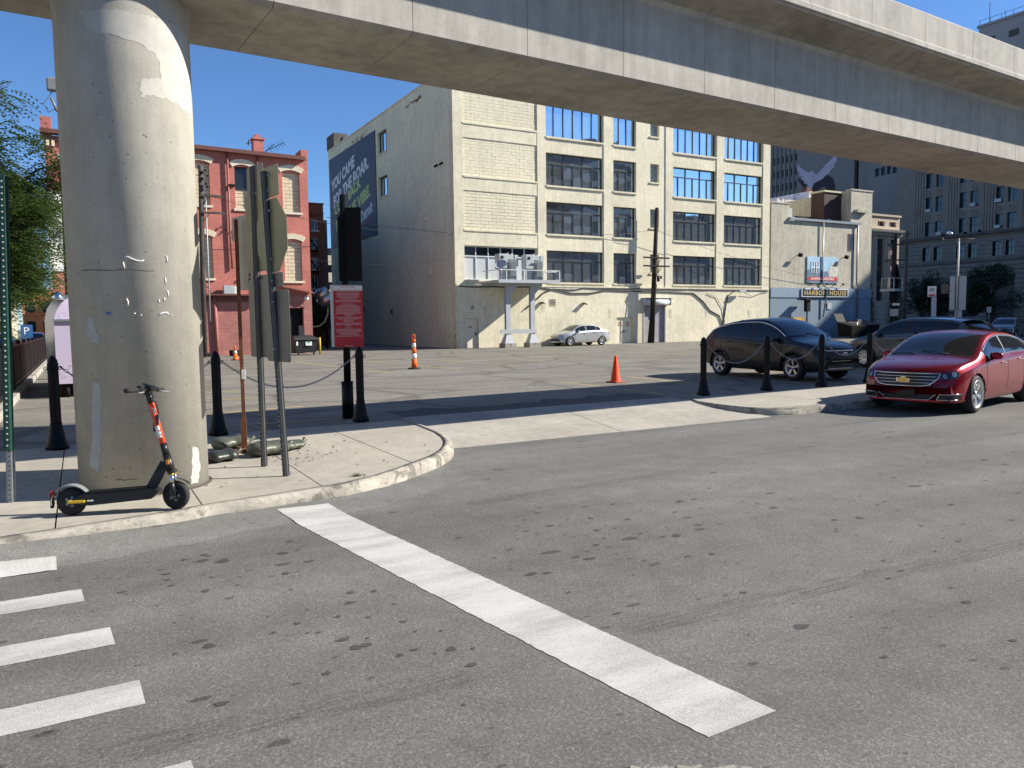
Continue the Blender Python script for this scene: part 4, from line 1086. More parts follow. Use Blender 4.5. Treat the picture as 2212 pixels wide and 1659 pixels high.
bk = MB().bx(57.2, 59.44, FY+1.0, FY+2.4, 9.95, 12.75).build('stair_bulkhead', DRED, hh)
MB().bx(57.1, 59.44, FY+.9, FY+2.5, 12.75, 12.9).build('bulkhead_coping', simple('yellowed_trim', (.48, .44, .28), .6), bk)
MB().bx(57.6, 58.1, FY+.96, FY+1.0, 10.1, 10.4).build('bulkhead_vent', WFRAME, bk)
MB().bx(51.75, 53.2, FY+1, FY+2.0, 9.95, 11.1).bx(53.4, 54.3, FY+1.6, FY+2.4, 9.95, 10.5).build('roof_unit', STEELG, hh)
MB().bx(54.4, 56.6, FY+1.5, FY+3.2, 9.95, 10.6).build('roof_unit', BLACKM, hh)
d = MB().bx(51.9, 53.6, FY-.1, FY-.04, .12, 1.9).build('door_frame', simple('ochre_frame', (.42, .26, .05), .6), hh)
MB().bx(52.0, 53.2, FY-.14, FY-.1, .12, 1.78).build('door', simple('yellow_door', (.66, .44, .10), .5), d)
# extinguished lamp box on a pole beside the door
MB().bx(53.0, 53.4, FY-.9, FY-.55, 2.35, 3.3).bx(52.75, 53.7, FY-1.0, FY-.4, 3.3, 3.42).cyl((53.2, FY-.7, .1), (53.2, FY-.7, 2.4), .06, n=8).build('meter_box', BLACKM, hh)
MB().bx(56.5, 57.0, FY-.1, FY-.04, 2.55, 3.1).build('wall_vent', STEELG, hh)
for x in (52.6, 58.4):
    o = MB().cbox((x, FY-.45, 2.7 if 0 else 7.05), (.34, .24, .3), .03, M=Matrix.Rotation(.5, 3, 'X')).build('flood_lamp', BLACKM, hh)
    MB().cyl((x, FY-.4, 7.05), (x, FY, 7.0), .03, n=5).build('lamp_arm', BLACKM, o)
for k in range(5):
    x = 54.0+k*1.02
    o = MB().cyl((x, FY-.1, 4.5), (x, FY-.45, 4.75), .025, n=5).build('sign_lamp', BLACKM, hh)
    MB().cyl((x, FY-.45, 4.77), (x, FY-.42, 4.62), .07, .09, n=8).build('lamp_head', BLACKM, o)
SG = simple('sign_gold', (.80, .58, .20), .4, var=.05); SW = simple('sign_white', (.8, .8, .8), .5, var=.02); SN = simple('sign_slate_blue', (.03, .045, .07), .8, spec=.1)
sg = thing('fascia_sign', 'long dark fascia sign with gold capital letters and white border on the blue base', 'sign', (56.1, FY-.2, 3.6))
MB().bx(53.14, 59.06, FY-.20, FY-.11, 3.6, 4.3).build('border', SW, sg)
MB().bx(53.24, 58.96, FY-.215, FY-.19, 3.67, 4.23).build('panel', SN, sg)
Ms = frame_M((56.1, FY-.222, 3.95), (1, 0, 0), (0, 0, 1))
text('HARBOR  HOUSE', 'lettering', Ms, SG, sg, .4, w=5.3, h=.40, space=1.15)
# dining sign with picture
SKYB = simple('print_sky', (.36, .55, .68), .5, var=.2, scale=1.2); NAVYP = simple('print_navy', (.10, .17, .24), .5, var=.9, scale=2.2); REDS = simple('print_red', (.55, .03, .03), .5, var=.05)
OYS = simple('print_oyster', (.58, .56, .47), .5, var=.6, scale=3.5)
sd = thing('dining_sign', 'square picture sign with red DINING COCKTAILS arrow on the bar wall', 'sign', (55.85, FY-.1, 4.8))
MB().bx(53.88, 57.8, FY-.09, FY-.02, 4.8, 7.0).build('panel', SKYB, sd)
MB().prism([(53.88, 4.85), (57.8, 4.85), (57.8, 5.5), (56.9, 5.9), (56.0, 5.75), (55.2, 6.1), (53.88, 5.9)], -.1, -.095, Matrix(((1, 0, 0, 0), (0, 0, -1, FY-.195), (0, 1, 0, 0), (0, 0, 0, 1)))).build('sea_picture', NAVYP, sd)
MX = Matrix(((1, 0, 0, 0), (0, 0, -1, FY-.202), (0, 1, 0, 0), (0, 0, 0, 1)))
MB().prism([(56.7, 5.1), (57.7, 5.2), (57.8, 6.6), (57.0, 6.5), (56.5, 5.8)], -.1, -.095, MX).build('oyster_picture', OYS, sd)
MX = Matrix(((1, 0, 0, 0), (0, 0, -1, FY-.208), (0, 1, 0, 0), (0, 0, 0, 1)))
MB().prism([(53.92, 5.1), (54.2, 4.92), (54.2, 5.0), (57.4, 5.0), (57.4, 4.9), (57.76, 5.13), (57.4, 5.42), (57.4, 5.32), (54.2, 5.32), (54.2, 5.4)], -.1, -.095, MX).build('arrow_band', REDS, sd)
Ms = frame_M((55.8, FY-.115, 5.16), (1, 0, 0), (0, 0, 1))
text('DINING-COCKTAILS', 'lettering', Ms, SW, sd, .25, w=2.9, h=.2, bold=.006)
m = MB()
for x in (54.35, 54.65, 54.95, 55.25): m.bx(x, x+.07, FY-.125, FY-.1, 5.6, 6.6)
m.bx(54.36, 54.71, FY-.122, FY-.1, 6.05, 6.15); m.bx(54.96, 55.31, FY-.122, FY-.1, 6.05, 6.15)
m.build('monogram', SW, sd)
# two skips by the blue wall
def skip(loc, lab, lid_open, w_=1.9):
    t = thing('dumpster', lab, 'dumpster', loc, 0, 'dumpsters by the blue wall')
    x, y, z = loc
    MB().add([(x-w_/2, y-.6, z+.15), (x+w_/2, y-.6, z+.15), (x+w_/2, y+.6, z+.15), (x-w_/2, y+.6, z+.15), (x-w_/2-.1, y-.75, z+1.0), (x+w_/2+.1, y-.75, z+1.0), (x+w_/2+.1, y+.7, z+1.35), (x-w_/2-.1, y+.7, z+1.35)], [(3, 2, 1, 0), (0, 1, 5, 4), (1, 2, 6, 5), (2, 3, 7, 6), (3, 0, 4, 7), (4, 5, 6, 7)]).build('bin', BLACKM, t)
    if lid_open: MB().box((x-w_/4, y+.85, z+1.6), (w_*.6, .06, .9), M=Matrix.Rotation(-.5, 3, 'X')).build('lid', BLACKM, t); MB().box((x+.2, y, z+1.2), (.9, .7, .25), .4).box((x+.5, y-.3, z+1.35), (.3, .2, .35), .9).build('rubbish', CBRK, t)
    else: MB().add([(x-w_/2-.14, y-.8, z+1.02), (x+w_/2+.14, y-.8, z+1.02), (x+w_/2+.14, y+.74, z+1.38), (x-w_/2-.14, y+.74, z+1.38), (x-w_/2-.14, y-.8, z+1.1), (x+w_/2+.14, y-.8, z+1.1), (x+w_/2+.14, y+.74, z+1.46), (x-w_/2-.14, y+.74, z+1.46)], [(3, 2, 1, 0), (4, 5, 6, 7), (0, 1, 5, 4), (1, 2, 6, 5), (2, 3, 7, 6), (3, 0, 4, 7)]).build('lid', simple('dark_brown_lid', (.05, .025, .02), .6), t)
    for dx in (-w_/2+.15, w_/2-.15): MB().cyl((x+dx, y-.5, z+.1), (x+dx+.06, y-.5, z+.1), .1, n=10).build('caster', BLACKM, t)
skip((54.9, 41.2, LZ), 'open black dumpster heaped with rubbish before the blue wall', True, 1.8)
skip((58.3, 42.8, LZ), 'closed dark dumpster with brown lid at the right of the blue wall', False, 2.4)
# white painted brick penthouse behind the bar
WBR = NT('white_flaking_brick')
WBR = WBR.fin(WBR.mix(WBR.ramp(WBR.noise(1.3, 6, .7), (.56, 0.), (.62, 1.)), (.70, .66, .66), (.24, .09, .06)), .9)
ph = thing('white_brick_penthouse', 'flaking white painted brick penthouse behind the bar roof', 'building', (74.6, 66, 0))
MB().bx(70.8, 75.6, 63.4, 70, .1, 15.6).bx(75.62, 78.5, 63, 70, .1, 16.7).build('wall', WBR, ph)
MB().bx(75.7, 76.6, 63.4, 64.2, 16.7, 17.2).build('chimney', OBD, ph)
MB().bx(73.7, 74.7, 63.34, 63.42, 14.6, 15.2).build('window', GLASSD, ph)
# ------------------------------------------------------------------ vehicles
def carpaint(name, c, flake=.0, metal=0., rough=.32, coat=1.):
    n = NT(name)
    f = n.noise(3, 3)
    return n.fin(n.mix(f, sc3(c, .93), sc3(c, 1.07)), rough, metal, coat)
LAMPG = glassy('lamp_lens', (.42, .45, .48), .06, .5, spec=.8)
LAMPD = glassy('lamp_lens_dark', (.03, .032, .036), .05, .0, spec=.5)
TAIL = glassy('tail_lens', (.25, .015, .02), .1)
PLAST = simple('black_plastic', (.016, .016, .017), .55, var=.1)
GOLD = simple('gold_badge', (.65, .42, .10), .3, metal=.7)
AMBER = simple('amber_lens', (.55, .22, .02), .3)

def wheel(parent, c, side, R=.34, w_=.225, spokes=5, twin=True, rimr=.24):
    # side +1: outer face toward +y
    Mx = Matrix.Translation(c) @ Matrix.Rotation(-pi/2*side, 4, 'X')
    def L(prof, n=40):
        return MB().lathe(prof, (0, 0, 0), n, Mx)
    t = L([(rimr, -w_/2), (R-.04, -w_/2-.004), (R-.008, -w_/2+.03), (R, -w_/2+.06), (R, w_/2-.06), (R-.008, w_/2-.03), (R-.04, w_/2+.004), (rimr+.004, w_/2-.004), (rimr-.012, w_/2-.02), (rimr-.02, -w_/2+.02)]).build('wheel', RUBBER, parent, True)
    r = L([(.05, -.02), (rimr-.03, -.02), (rimr-.028, w_/2-.06), (rimr-.012, w_/2-.022), (rimr+.006, w_/2-.004), (rimr+.004, w_/2+.002), (rimr-.016, w_/2-.012), (rimr-.034, w_/2-.05), (rimr-.036, .0), (.05, .0)]).build('rim', ALLOY, t, True)
    L([(rimr-.03, -.03), (rimr-.032, .004), (.03, .006)]).build('brake_shade', PLAST, t, True)
    m = MB()
    for k in range(spokes):
        a = 2*pi*k/spokes+.3
        offs = (-.17, .17) if twin else (0,)
        for o_ in offs:
            a1 = a+o_*.62; a0 = a+o_*.25
            def pt(rr, an, hw, z):
                return Vector((rr*cos(an)-hw*sin(an), rr*sin(an)+hw*cos(an), z))
            hw0, hw1 = (.013, .017) if twin else (.024, .034)
            zz0, zz1 = w_/2-.035, w_/2-.018
            vs = [pt(.03, a0, -hw0, zz0), pt(.03, a0, hw0, zz0), pt(rimr-.012, a1, hw1, zz1), pt(rimr-.012, a1, -hw1, zz1),
                  pt(.03, a0, -hw0, zz0-.05), pt(.03, a0, hw0, zz0-.05), pt(rimr-.012, a1, hw1, zz1-.03), pt(rimr-.012, a1, -hw1, zz1-.03)]
            vs = [Mx @ v for v in vs]
            m.add(vs, [(0, 1, 2, 3), (7, 6, 5, 4), (0, 4, 5, 1), (1, 5, 6, 2), (2, 6, 7, 3), (3, 7, 4, 0)])
    m.build('spokes', ALLOY, t, True)
    MB().lathe([(.055, w_/2-.05), (.05, w_/2-.024), (.01, w_/2-.02)], (0, 0, 0), 16, Mx).build('hub_cap', ALLOY, t, True)
    return t

def car(label, P, loc, rz, paint, group=None, name='parked_car', detail=True, z=0.):
    C = thing(name, label, 'car', (*loc, z), rz, group)
    xr, xf, wb = P['xr'], P['xf'], P['wb']
    hw = P['hw']
    N = P.get('N', 118)
    xs = [lerp(xr, xf, k/N) for k in range(N+1)]
    # denser ends
    e = []
    for k in range(N+1):
        t = k/N; t = t-.018*sin(2*pi*t)*2.0/ (1.0); e.append(lerp(xr, xf, t))
    xs = e
    NL, NU, NR = 16, 8, 9
    tt = P.get('tumble', .42)
    rows = []
    for x in xs:
        zt = sinterp(P['top'], x); zb = sinterp(P['belt'], x); z0 = sinterp(P['bot'], x)
        w = hw*sinterp(P['plan'], x)
        zb = min(zb, zt-.012)
        zm = lerp(z0, zb, .45)
        sh = w*.955
        crown = min(.055, (zt-zb)*.35)
        ze = zt-crown
        hr = sh-max(0, ze-zb)*tt - .015
        hr = max(hr, w*.5)
        low = [(w*.80, z0), (w*.93, z0+.02), (w*.975, z0+(zm-z0)*.35), (w*1.0, zm), (w*.995, lerp(zm, zb, .4)), (w*.985, lerp(zm, zb, .72)), (w*.978, lerp(zm, zb, .88)), (sh, zb)]
        # arc-length-like resample of lower side
        ring = [(0, z0)]
        for k in range(NL+1):
            u = k/NL*(len(low)-1); i = min(int(u), len(low)-2); f_ = u-i
            def cr(a, b, c, d, t): return .5*((2*b)+(-a+c)*t+(2*a-5*b+4*c-d)*t*t+(-a+3*b-3*c+d)*t**3)
            q = [low[max(0, i-1)], low[i], low[i+1], low[min(len(low)-1, i+2)]]
            ring.append((cr(q[0][0], q[1][0], q[2][0], q[3][0], f_), cr(q[0][1], q[1][1], q[2][1], q[3][1], f_)))
        for k in range(1, NU+1):
            u = k/NU
            bulge = .018*sin(pi*u)*min(1, (ze-zb)/.3)
            ring.append((lerp(sh, hr, u)+bulge, lerp(zb, ze, u)))
        for k in range(1, NR+1):
            u = k/NR; y = hr*(1-u); ring.append((y, ze+crown*(1-(1-u)**2.4)))
        rows.append(ring)
    n = len(rows[0])
    bowf, bowr = P.get('bowf', .22), P.get('bowr', .14)
    def bow(x, y, zz):
        a = abs(y)/hw
        if x > 0: return x-bowf*(x/xf)**2*a**2.6 - P.get('rakef', 0)*max(0, (x/xf))**10*abs(zz-.5)**1.5
        return x+bowr*(x/xr)**2*a**2.6
    verts = []
    idx = {}
    wx = (wb/2, -wb/2); Rw = P['R']; Ra = P.get('Ra', Rw+.045); zc = Rw
    for sgn in (1, -1):
        for i, ring in enumerate(rows):
            for j, (y, zz) in enumerate(ring):
                if sgn == -1 and (j == 0 or j == n-1): idx[(-1, i, j)] = idx[(1, i, j)]; continue
                x = bow(xs[i], y, zz)
                if 1 <= j <= NL+1:
                    for c in wx:
                        d = hypot(x-c, zz-zc)
                        if Ra-.028 < d < Ra+.028 and y > hw*.7:
                            x = c+(x-c)*Ra/d; zz = zc+(zz-zc)*Ra/d
                idx[(sgn, i, j)] = len(verts); verts.append(Vector((x, y*sgn, zz)))
    groups = {}
    def put(k, f): groups.setdefault(k, []).append(f)
    SI = 1+NL               # shoulder index
    RI = SI+NU              # roof-edge index
    ws0, ws1 = P['ws']      # windshield: header x, cowl x
    rw0, rw1 = P['rw']      # rear glass: lower x, upper x
    for sgn in (1, -1):
        for i in range(N):
            for j in range(n-1):
                q = [idx[(sgn, i, j)], idx[(sgn, i+1, j)], idx[(sgn, i+1, j+1)], idx[(sgn, i, j+1)]]
                if sgn == 1: q.reverse()
                q = list(dict.fromkeys(q))
                if len(q) < 3: continue
                c = sum((verts[v] for v in q), Vector())/len(q)
                if j <= SI and abs(c.y) > hw*.55:
                    if any(hypot(verts[v].x-w, verts[v].z-zc) <= Ra+.003 for w in wx for v in q) and all(min(hypot(verts[v].x-w, verts[v].z-zc) for w in wx) <= Ra+.004 for v in q): continue
                key = 'body'
                xm = (xs[i]+xs[i+1])/2
                hgt = rows[i][RI][1]-rows[i][SI][1]
                if SI+P.get('beltrows', 1) <= j < RI-1 and hgt > .10:
                    for wi, (a, b) in enumerate(P['side']):
                        if a < xm < b: key = 'side%d_%d' % (wi, sgn)
                    if key == 'body' and P['side'][0][0]-.05 < xm < P['side'][-1][1]+.02: key = 'pillar'
                elif j >= RI+1:
                    if ws0 < xm < ws1: key = 'windshield'
                    elif rw0 < xm < rw1: key = 'rear_window'
                if j <= 1: key = 'underside'
                if key == 'body' and j <= 3 and P.get('clad'): key = 'cladding'
                put(key, q)
    # end caps
    for i in (0, N):
        ringp = [idx[(1, i, j)] for j in range(n)] + [idx[(-1, i, j)] for j in range(n-2, 0, -1)]
        if i == N: ringp.reverse()
        put('body', ringp if 1 else None)
    bvh = BVHTree.FromPolygons(verts, [f for fs in groups.values() for f in fs])
    GL = P.get('glass', TINT)
    mats = {'body': paint, 'underside': PLAST, 'pillar': PLAST, 'windshield': GL, 'rear_window': GL, 'cladding': PLAST}
    body = None
    for key in ['body'] + [k for k in groups if k != 'body']:
        fs = groups[key]
        used = sorted({v for f in fs for v in f}); mp = {v: k for k, v in enumerate(used)}
        m = MB()
        off = Vector()
        m.add([verts[v] for v in used], [[mp[v] for v in f] for f in fs], True)
        if key.startswith('side'): m.build('side_window', GL, C, True)
        else:
            o = m.build(key, mats[key], C, True)
            if key in ('pillar', 'cladding', 'underside'): o['kind'] = 'stuff'
            if key == 'body': body = o
    def hit(o, d):
        h = bvh.ray_cast(Vector(o), Vector(d).normalized())
        return h
    def patch(poly, d, name, mt, par=None, off=.008, res=8, thick=.0):
        """poly: outline in the plane facing direction d; list of 3D start points; projected on the body"""
        pp = []
        for a, b in zip(poly, poly[1:]+poly[:1]):
            k_ = max(1, int((Vector(b)-Vector(a)).length/.05))
            pp += [tuple(Vector(a).lerp(Vector(b), q/k_)) for q in range(k_)]
        poly = pp
        cen = sum((Vector(p) for p in poly), Vector())/len(poly)
        vs = []; ring = []
        K = res
        m = MB()
        n_ = len(poly)
        for k in range(K+1):
            for p in poly:
                q = cen.lerp(Vector(p), k/K)
                h = hit(q-Vector(d).normalized()*4, d)
                if h[0] is None: h = (q, -Vector(d), 0, 0)
                vs.append(h[0]-Vector(d).normalized()*off)
        fs = [(k*n_+i, k*n_+(i+1) % n_, (k+1)*n_+(i+1) % n_, (k+1)*n_+i) for k in range(1, K) for i in range(n_)]
        fs += [(i, n_+i, n_+(i+1) % n_) for i in range(n_)]
        nn = (vs[n_+1]-vs[0]).cross(vs[n_]-vs[0])
        m.add(vs, fs, True)
        o = m.build(name, mt, par or C, True)
        return o
    def line(pts, d, name, mt, r=.006, par=None, off=.0, n_=8):
        P_ = []
        for a, b in zip(pts, pts[1:]):
            for k in range(n_): P_.append(Vector(a).lerp(Vector(b), k/n_))
        P_.append(Vector(pts[-1])); out = []
        for q in P_:
            h = hit(q-Vector(d).normalized()*4, d)
            if h[0] is not None: out.append(h[0]-Vector(d).normalized()*off)
        if len(out) > 1: return MB().tube(out, r, 6).build(name, mt, par or C, True)
    C_ = dict(hit=hit, patch=patch, line=line, verts=verts, idx=idx, rows=rows, xs=xs, N=N, SI=SI, RI=RI, body=body, C=C)
    # wheel wells + wheels
    for c in wx:
        for s in (1, -1):
            m = MB(); K = 20; vs = []
            for k in range(K+1):
                a = lerp(-.25, pi+.25, k/K)
                for y in (hw*.975, hw*.975-.34): vs.append((c+Ra*cos(a), s*y, zc+Ra*sin(a)))
            m.add(vs, [(2*k, 2*k+1, 2*k+3, 2*k+2) for k in range(K)], True)
            m.add([(c+Ra*cos(lerp(-.25, pi+.25, k/K)), s*(hw*.975-.34), zc+Ra*sin(lerp(-.25, pi+.25, k/K))) for k in range(K+1)], [tuple(range(K+1))], False)
            m.build('wheel_well', PLAST, C, True)
            wheel(C, (c, s*(hw-.125), Rw), s, Rw, P.get('ww', .225), P.get('spokes', 5), P.get('twin', True), P.get('rim', .235))
    if P.get('clad'):
        for c in wx:
            for s in (1, -1):
                pts = []
                for k in range(17):
                    a = lerp(-.15, pi+.15, k/16); q = (c+(Ra+.02)*cos(a), s*3, zc+(Ra+.02)*sin(a))
                    h = hit(q, (0, -s, 0))
                    if h[0] is not None and abs(h[0].y) > hw*.8: pts.append(h[0]+Vector((0, s*.004, 0)))
                if len(pts) > 3: MB().tube(pts, .03, 6).build('arch_trim', PLAST, C, True)
    # door seams, handles, mirrors
    for x in P['doors']:
        zb = sinterp(P['belt'], x)
        for s in (1, -1): line([(x+.03, 3*s, .34), (x, 3*s, .6), (x-.01, 3*s, zb-.01)], (0, -s, 0), 'door_seam', PLAST, .0035)
    for x in P['handles']:
        zb = sinterp(P['belt'], x)-.11
        for s in (1, -1):
            h = hit((x, 3*s, zb), (0, -s, 0))
            if h[0] is not None: MB().cbox(h[0]+Vector((0, s*.02, 0)), (.2, .03, .032), .008).build('door_handle', P.get('handmat', CHROME), C, True)
    mx, mz = P['mirror']
    for s in (1, -1):
        y = hw*.955
        o = MB().lathe([(.02, -.1), (.075, -.085), (.095, -.03), (.095, .03), (.08, .075), (.02, .09)], (0, 0, 0), 14, Matrix.Translation((mx, s*(y+.10), mz)) @ Matrix.Rotation(pi/2, 4, 'X') @ Matrix.Diagonal((.75, .72, 1.15, 1))).build('mirror', P.get('mirmat', paint), C, True)
        MB().cbox((mx+.02, s*(y-.01), mz-.07), (.07, .14, .035), .01).build('mirror_foot', PLAST, o, True)
    # window trim
    if P.get('trim'):
        a, b = P['trim']
        for s in (1, -1):
            pts = [verts[idx[(s, i, RI-1)]]+Vector((0, s*.006, .004)) for i in range(N+1) if a <= xs[i] <= b]
            if len(pts) > 2: MB().tube(pts, P.get('trimr', .014), 6).build('window_trim', CHROME, C, True)
            if P.get('trimlow'):
                a2, b2 = P['trimlow']
                pts = [verts[idx[(s, i, SI+1)]]+Vector((0, s*.004, 0)) for i in range(N+1) if a2 <= xs[i] <= b2]
                if len(pts) > 2: MB().tube(pts, .012, 6).build('window_trim', CHROME, C, True)
    # lamps and grille on the nose
    F = (-1, 0, 0)
    for s in (1, -1):
        pl = [(3, s*y, z_) for y, z_ in P['lamp']]
        d = Vector((-1, -.62*s, 0)).normalized()
        cen = Vector((xf-.12, s*hw*.7, 0))
        # lamp outlines are given on the nose plane x = xf-.1 and projected along a diagonal
        pl = [(xf-.10-.0*y, s*y, z_) for y, z_ in P['lamp']]
        o = patch(pl, d, 'headlight', P.get('lampmat', LAMPD), off=.01)
        if detail and 'bulb' in P:
            for (y, z_, r) in P['bulb']:
                pl2 = [(xf-.10, s*(y+r*cos(2*pi*k/10)), z_+r*sin(2*pi*k/10)) for k in range(10)]
                patch(pl2, d, 'lamp_reflector', LAMPG, o, off=.016, res=2)
        if 'tail' in P:
            pl = [(xr+.12, s*y, z_) for y, z_ in P['tail']]
            patch(pl, Vector((1, -.75*s, 0)), 'tail_light', TAIL, off=.005)
    g = patch([(xf, y, z_) for y, z_ in P['grille']], F, 'grille', P.get('grillemat', PLAST), off=.009)
    ring = P['grille']+[P['grille'][0]]
    if P.get('grillechrome'): 
        sel = P['grillechrome']
        line([(xf, *ring[k]) for k in sel], F, 'grille_surround', CHROME, .014, g, .006, 6)
    for zz, yy in P.get('bars', ()): line([(xf, -yy, zz), (xf, 0, zz-.0), (xf, yy, zz)], F, 'grille_bar', CHROME, .007, g, .012, 8)
    for key, mt in (('intake', PLAST),):
        for k, poly in enumerate(P.get(key, ())):
            o = patch([(xf, y, z_) for y, z_ in poly], F, 'intake', mt, off=.009)
            if P.get('intrim'):
                rr = poly+[poly[0]]
                line([(xf, *rr[q]) for q in P['intrim'][k]], F, 'intake_trim', CHROME, .008, o, .006, 6)
    if P.get('plate'):
        h = hit((xf+1, 0, P['plate']), F)
        MB().cbox(h[0]+Vector((.012, 0, 0)), (.02, .31, .16), .006).build('number_plate', PLAST, C, True)
    h = hit((xf+1, 0, P['badge'][0]), F)
    b0 = h[0]+Vector((.016, 0, 0))
    if P['badge'][1] == 'bow':
        s_ = .105
        pts = [(-1.0, -.2), (-.92, .26), (-.36, .26), (-.3, .46), (.36, .46), (.42, .26), (1.0, .2), (.92, -.26), (.36, -.26), (.3, -.46), (-.36, -.46), (-.42, -.26)]
        M_ = frame_M(b0, (0, 1, 0), (0, 0, 1))
        MB().plate([(a*s_*1.12, b*s_*1.2) for a, b in pts], M_ @ Matrix.Translation((0, 0, -.004)), .012).build('badge_rim', CHROME, g, True)
        MB().plate([(a*s_, b*s_) for a, b in pts], M_, .014).build('badge', GOLD, g, True)
    else:
        M_ = frame_M(b0, (0, 1, 0), (0, 0, 1))
        MB().plate([(.085*cos(2*pi*k/24), .036*sin(2*pi*k/24)) for k in range(24)], M_, .012).build('badge_rim', CHROME, g, True)
        MB().plate([(.075*cos(2*pi*k/24), .029*sin(2*pi*k/24)) for k in range(24)], M_ @ Matrix.Translation((0, 0, .003)), .012).build('badge', BLUEF, g, True)
    if P.get('spoiler'):
        x, z_ = P['spoiler']; MB().add([(x, -.55, z_), (x, .55, z_), (x-.26, .52, z_-.03), (x-.26, -.52, z_-.03), (x, -.55, z_+.03), (x, .55, z_+.03), (x-.24, .52, z_-.005), (x-.24, -.52, z_-.005)], [(3, 2, 1, 0), (4, 5, 6, 7), (0, 1, 5, 4), (1, 2, 6, 5), (2, 3, 7, 6), (3, 0, 4, 7)]).build('spoiler', PLAST, C, True)
    if P.get('fin'):
        x = P['fin']; z_ = sinterp(P['top'], x)
        MB().add([(x+.1, -.02, z_-.01), (x+.1, .02, z_-.01), (x-.1, .02, z_-.01), (x-.1, -.02, z_-.01), (x-.08, 0, z_+.06), (x-.1, 0, z_+.06)], [(0, 4, 5, 3), (1, 2, 5, 4), (0, 1, 4), (2, 3, 5)]).build('aerial_fin', PLAST, C, True)
    for x in (wb/2-.35,):
        zt = sinterp(P['top'], P['ws'][1]+.02)
        for s in (.35, -.25): 
            h0 = hit((P['ws'][1]-.06, s, 4), (0, 0, -1)); h1 = hit((P['ws'][1]-.16, s-.5, 4), (0, 0, -1))
            if h0[0] is not None and h1[0] is not None: MB().tube([h0[0]+Vector((0, 0, .012)), (h0[0]+h1[0])/2+Vector((0, 0, .03)), h1[0]+Vector((0, 0, .012))], .008, 5).build('wiper', PLAST, C, True)
    return C

SEDAN = dict(xr=-2.62, xf=2.42, wb=2.84, hw=.927, R=.345, Ra=.385, tumble=.46, bowf=.34, bowr=.22, N=130,
    top=[(-2.62, .62), (-2.58, .98), (-2.45, 1.07), (-2.0, 1.12), (-1.75, 1.16), (-1.0, 1.42), (-.6, 1.48), (-.1, 1.495), (.25, 1.46), (.55, 1.38), (1.35, 1.03), (1.45, 1.0), (1.9, .93), (2.2, .85), (2.34, .76), (2.40, .62), (2.42, .5)],
    belt=[(-2.62, .6), (-2.4, .98), (-1.7, 1.05), (-.8, 1.02), (.4, .97), (1.1, .93), (1.8, .84), (2.25, .74), (2.42, .5)],
    bot=[(-2.62, .36), (-2.4, .25), (-1.8, .2), (1.7, .19), (2.2, .2), (2.42, .24)],
    plan=[(-2.62, .80), (-2.5, .88), (-2.0, .965), (-1.2, 1), (.9, 1), (1.6, .985), (2.1, .94), (2.3, .885), (2.42, .82)],
    ws=(.36, 1.34), rw=(-1.74, -.86), side=[(-1.42, -1.0), (-.96, -.12), (-.05, .98)], doors=(-1.02, -.1, 1.0), handles=(-.82, .12), mirror=(.78, 1.02),
    lamp=[(.47, .665), (.56, .735), (.92, .80), (1.0, .76), (.98, .68), (.7, .635)], bulb=[(.70, .70, .04), (.88, .735, .045)],
    grille=[(-.58, .745), (.58, .745), (.56, .665), (.44, .545), (.3, .52), (-.3, .52), (-.44, .545), (-.56, .665)], grillechrome=[0, 7, 6, 5, 4, 3, 2, 1, 0], bars=[(.69, .53), (.635, .52), (.58, .46)],
    intake=[[(-.5, .37), (.5, .37), (.38, .265), (-.38, .265)], [(.56, .37), (.86, .38), (.86, .28), (.52, .27)], [(-.56, .37), (-.86, .38), (-.86, .28), (-.52, .27)]], intrim=[[0, 3, 2, 1], [1, 0, 3, 2], [1, 0, 3, 2]],
    plate=.40, badge=(.625, 'bow'), trim=(-1.5, 1.02), trimlow=(-1.5, .9), trimr=.016, spokes=5, twin=True, rim=.255,
    tail=[(.5, .9), (.95, .95), (.95, .78), (.5, .78)])
COMP = dict(SEDAN, xr=-2.18, xf=2.14, wb=2.61, hw=.865, R=.315, Ra=.352, tumble=.44, N=90,
    top=[(-2.18, .6), (-2.14, .95), (-2.0, 1.04), (-1.62, 1.09), (-.95, 1.40), (-.5, 1.465), (-.05, 1.475), (.3, 1.43), (.6, 1.33), (1.22, 1.02), (1.6, .93), (1.95, .80), (2.08, .68), (2.14, .48)],
    belt=[(-2.18, .58), (-2.0, .95), (-1.4, 1.0), (.4, .93), (1.0, .89), (1.6, .80), (2.0, .66), (2.14, .47)],
    bot=[(-2.18, .34), (-2.0, .25), (1.8, .2), (2.14, .24)],
    plan=[(-2.18, .8), (-2.0, .9), (-1.5, .98), (.9, 1), (1.5, .98), (1.9, .91), (2.14, .8)],
    ws=(.38, 1.2), rw=(-1.6, -.8), side=[(-1.25, -.85), (-.8, -.05), (.02, .9)], doors=(-.9, -.02, .92), handles=(-.68, .16), mirror=(.68, .98),
    lamp=[(.45, .60), (.55, .70), (.80, .76), (.86, .70), (.8, .60)], bulb=[(.66, .66, .05)], lampmat=LAMPG,
    grille=[(-.4, .66), (.4, .66), (.38, .58), (-.38, .58)], grillechrome=[0, 1, 2, 3, 0], bars=[(.62, .36)],
    intake=[[(-.55, .45), (.55, .45), (.5, .33), (-.5, .33)]], intrim=None, plate=None, badge=(.625, 'oval'), trim=None, trimlow=None, spokes=7, twin=False, rim=.215, tail=[(.55, .9), (.84, .95), (.84, .75), (.6, .75)])
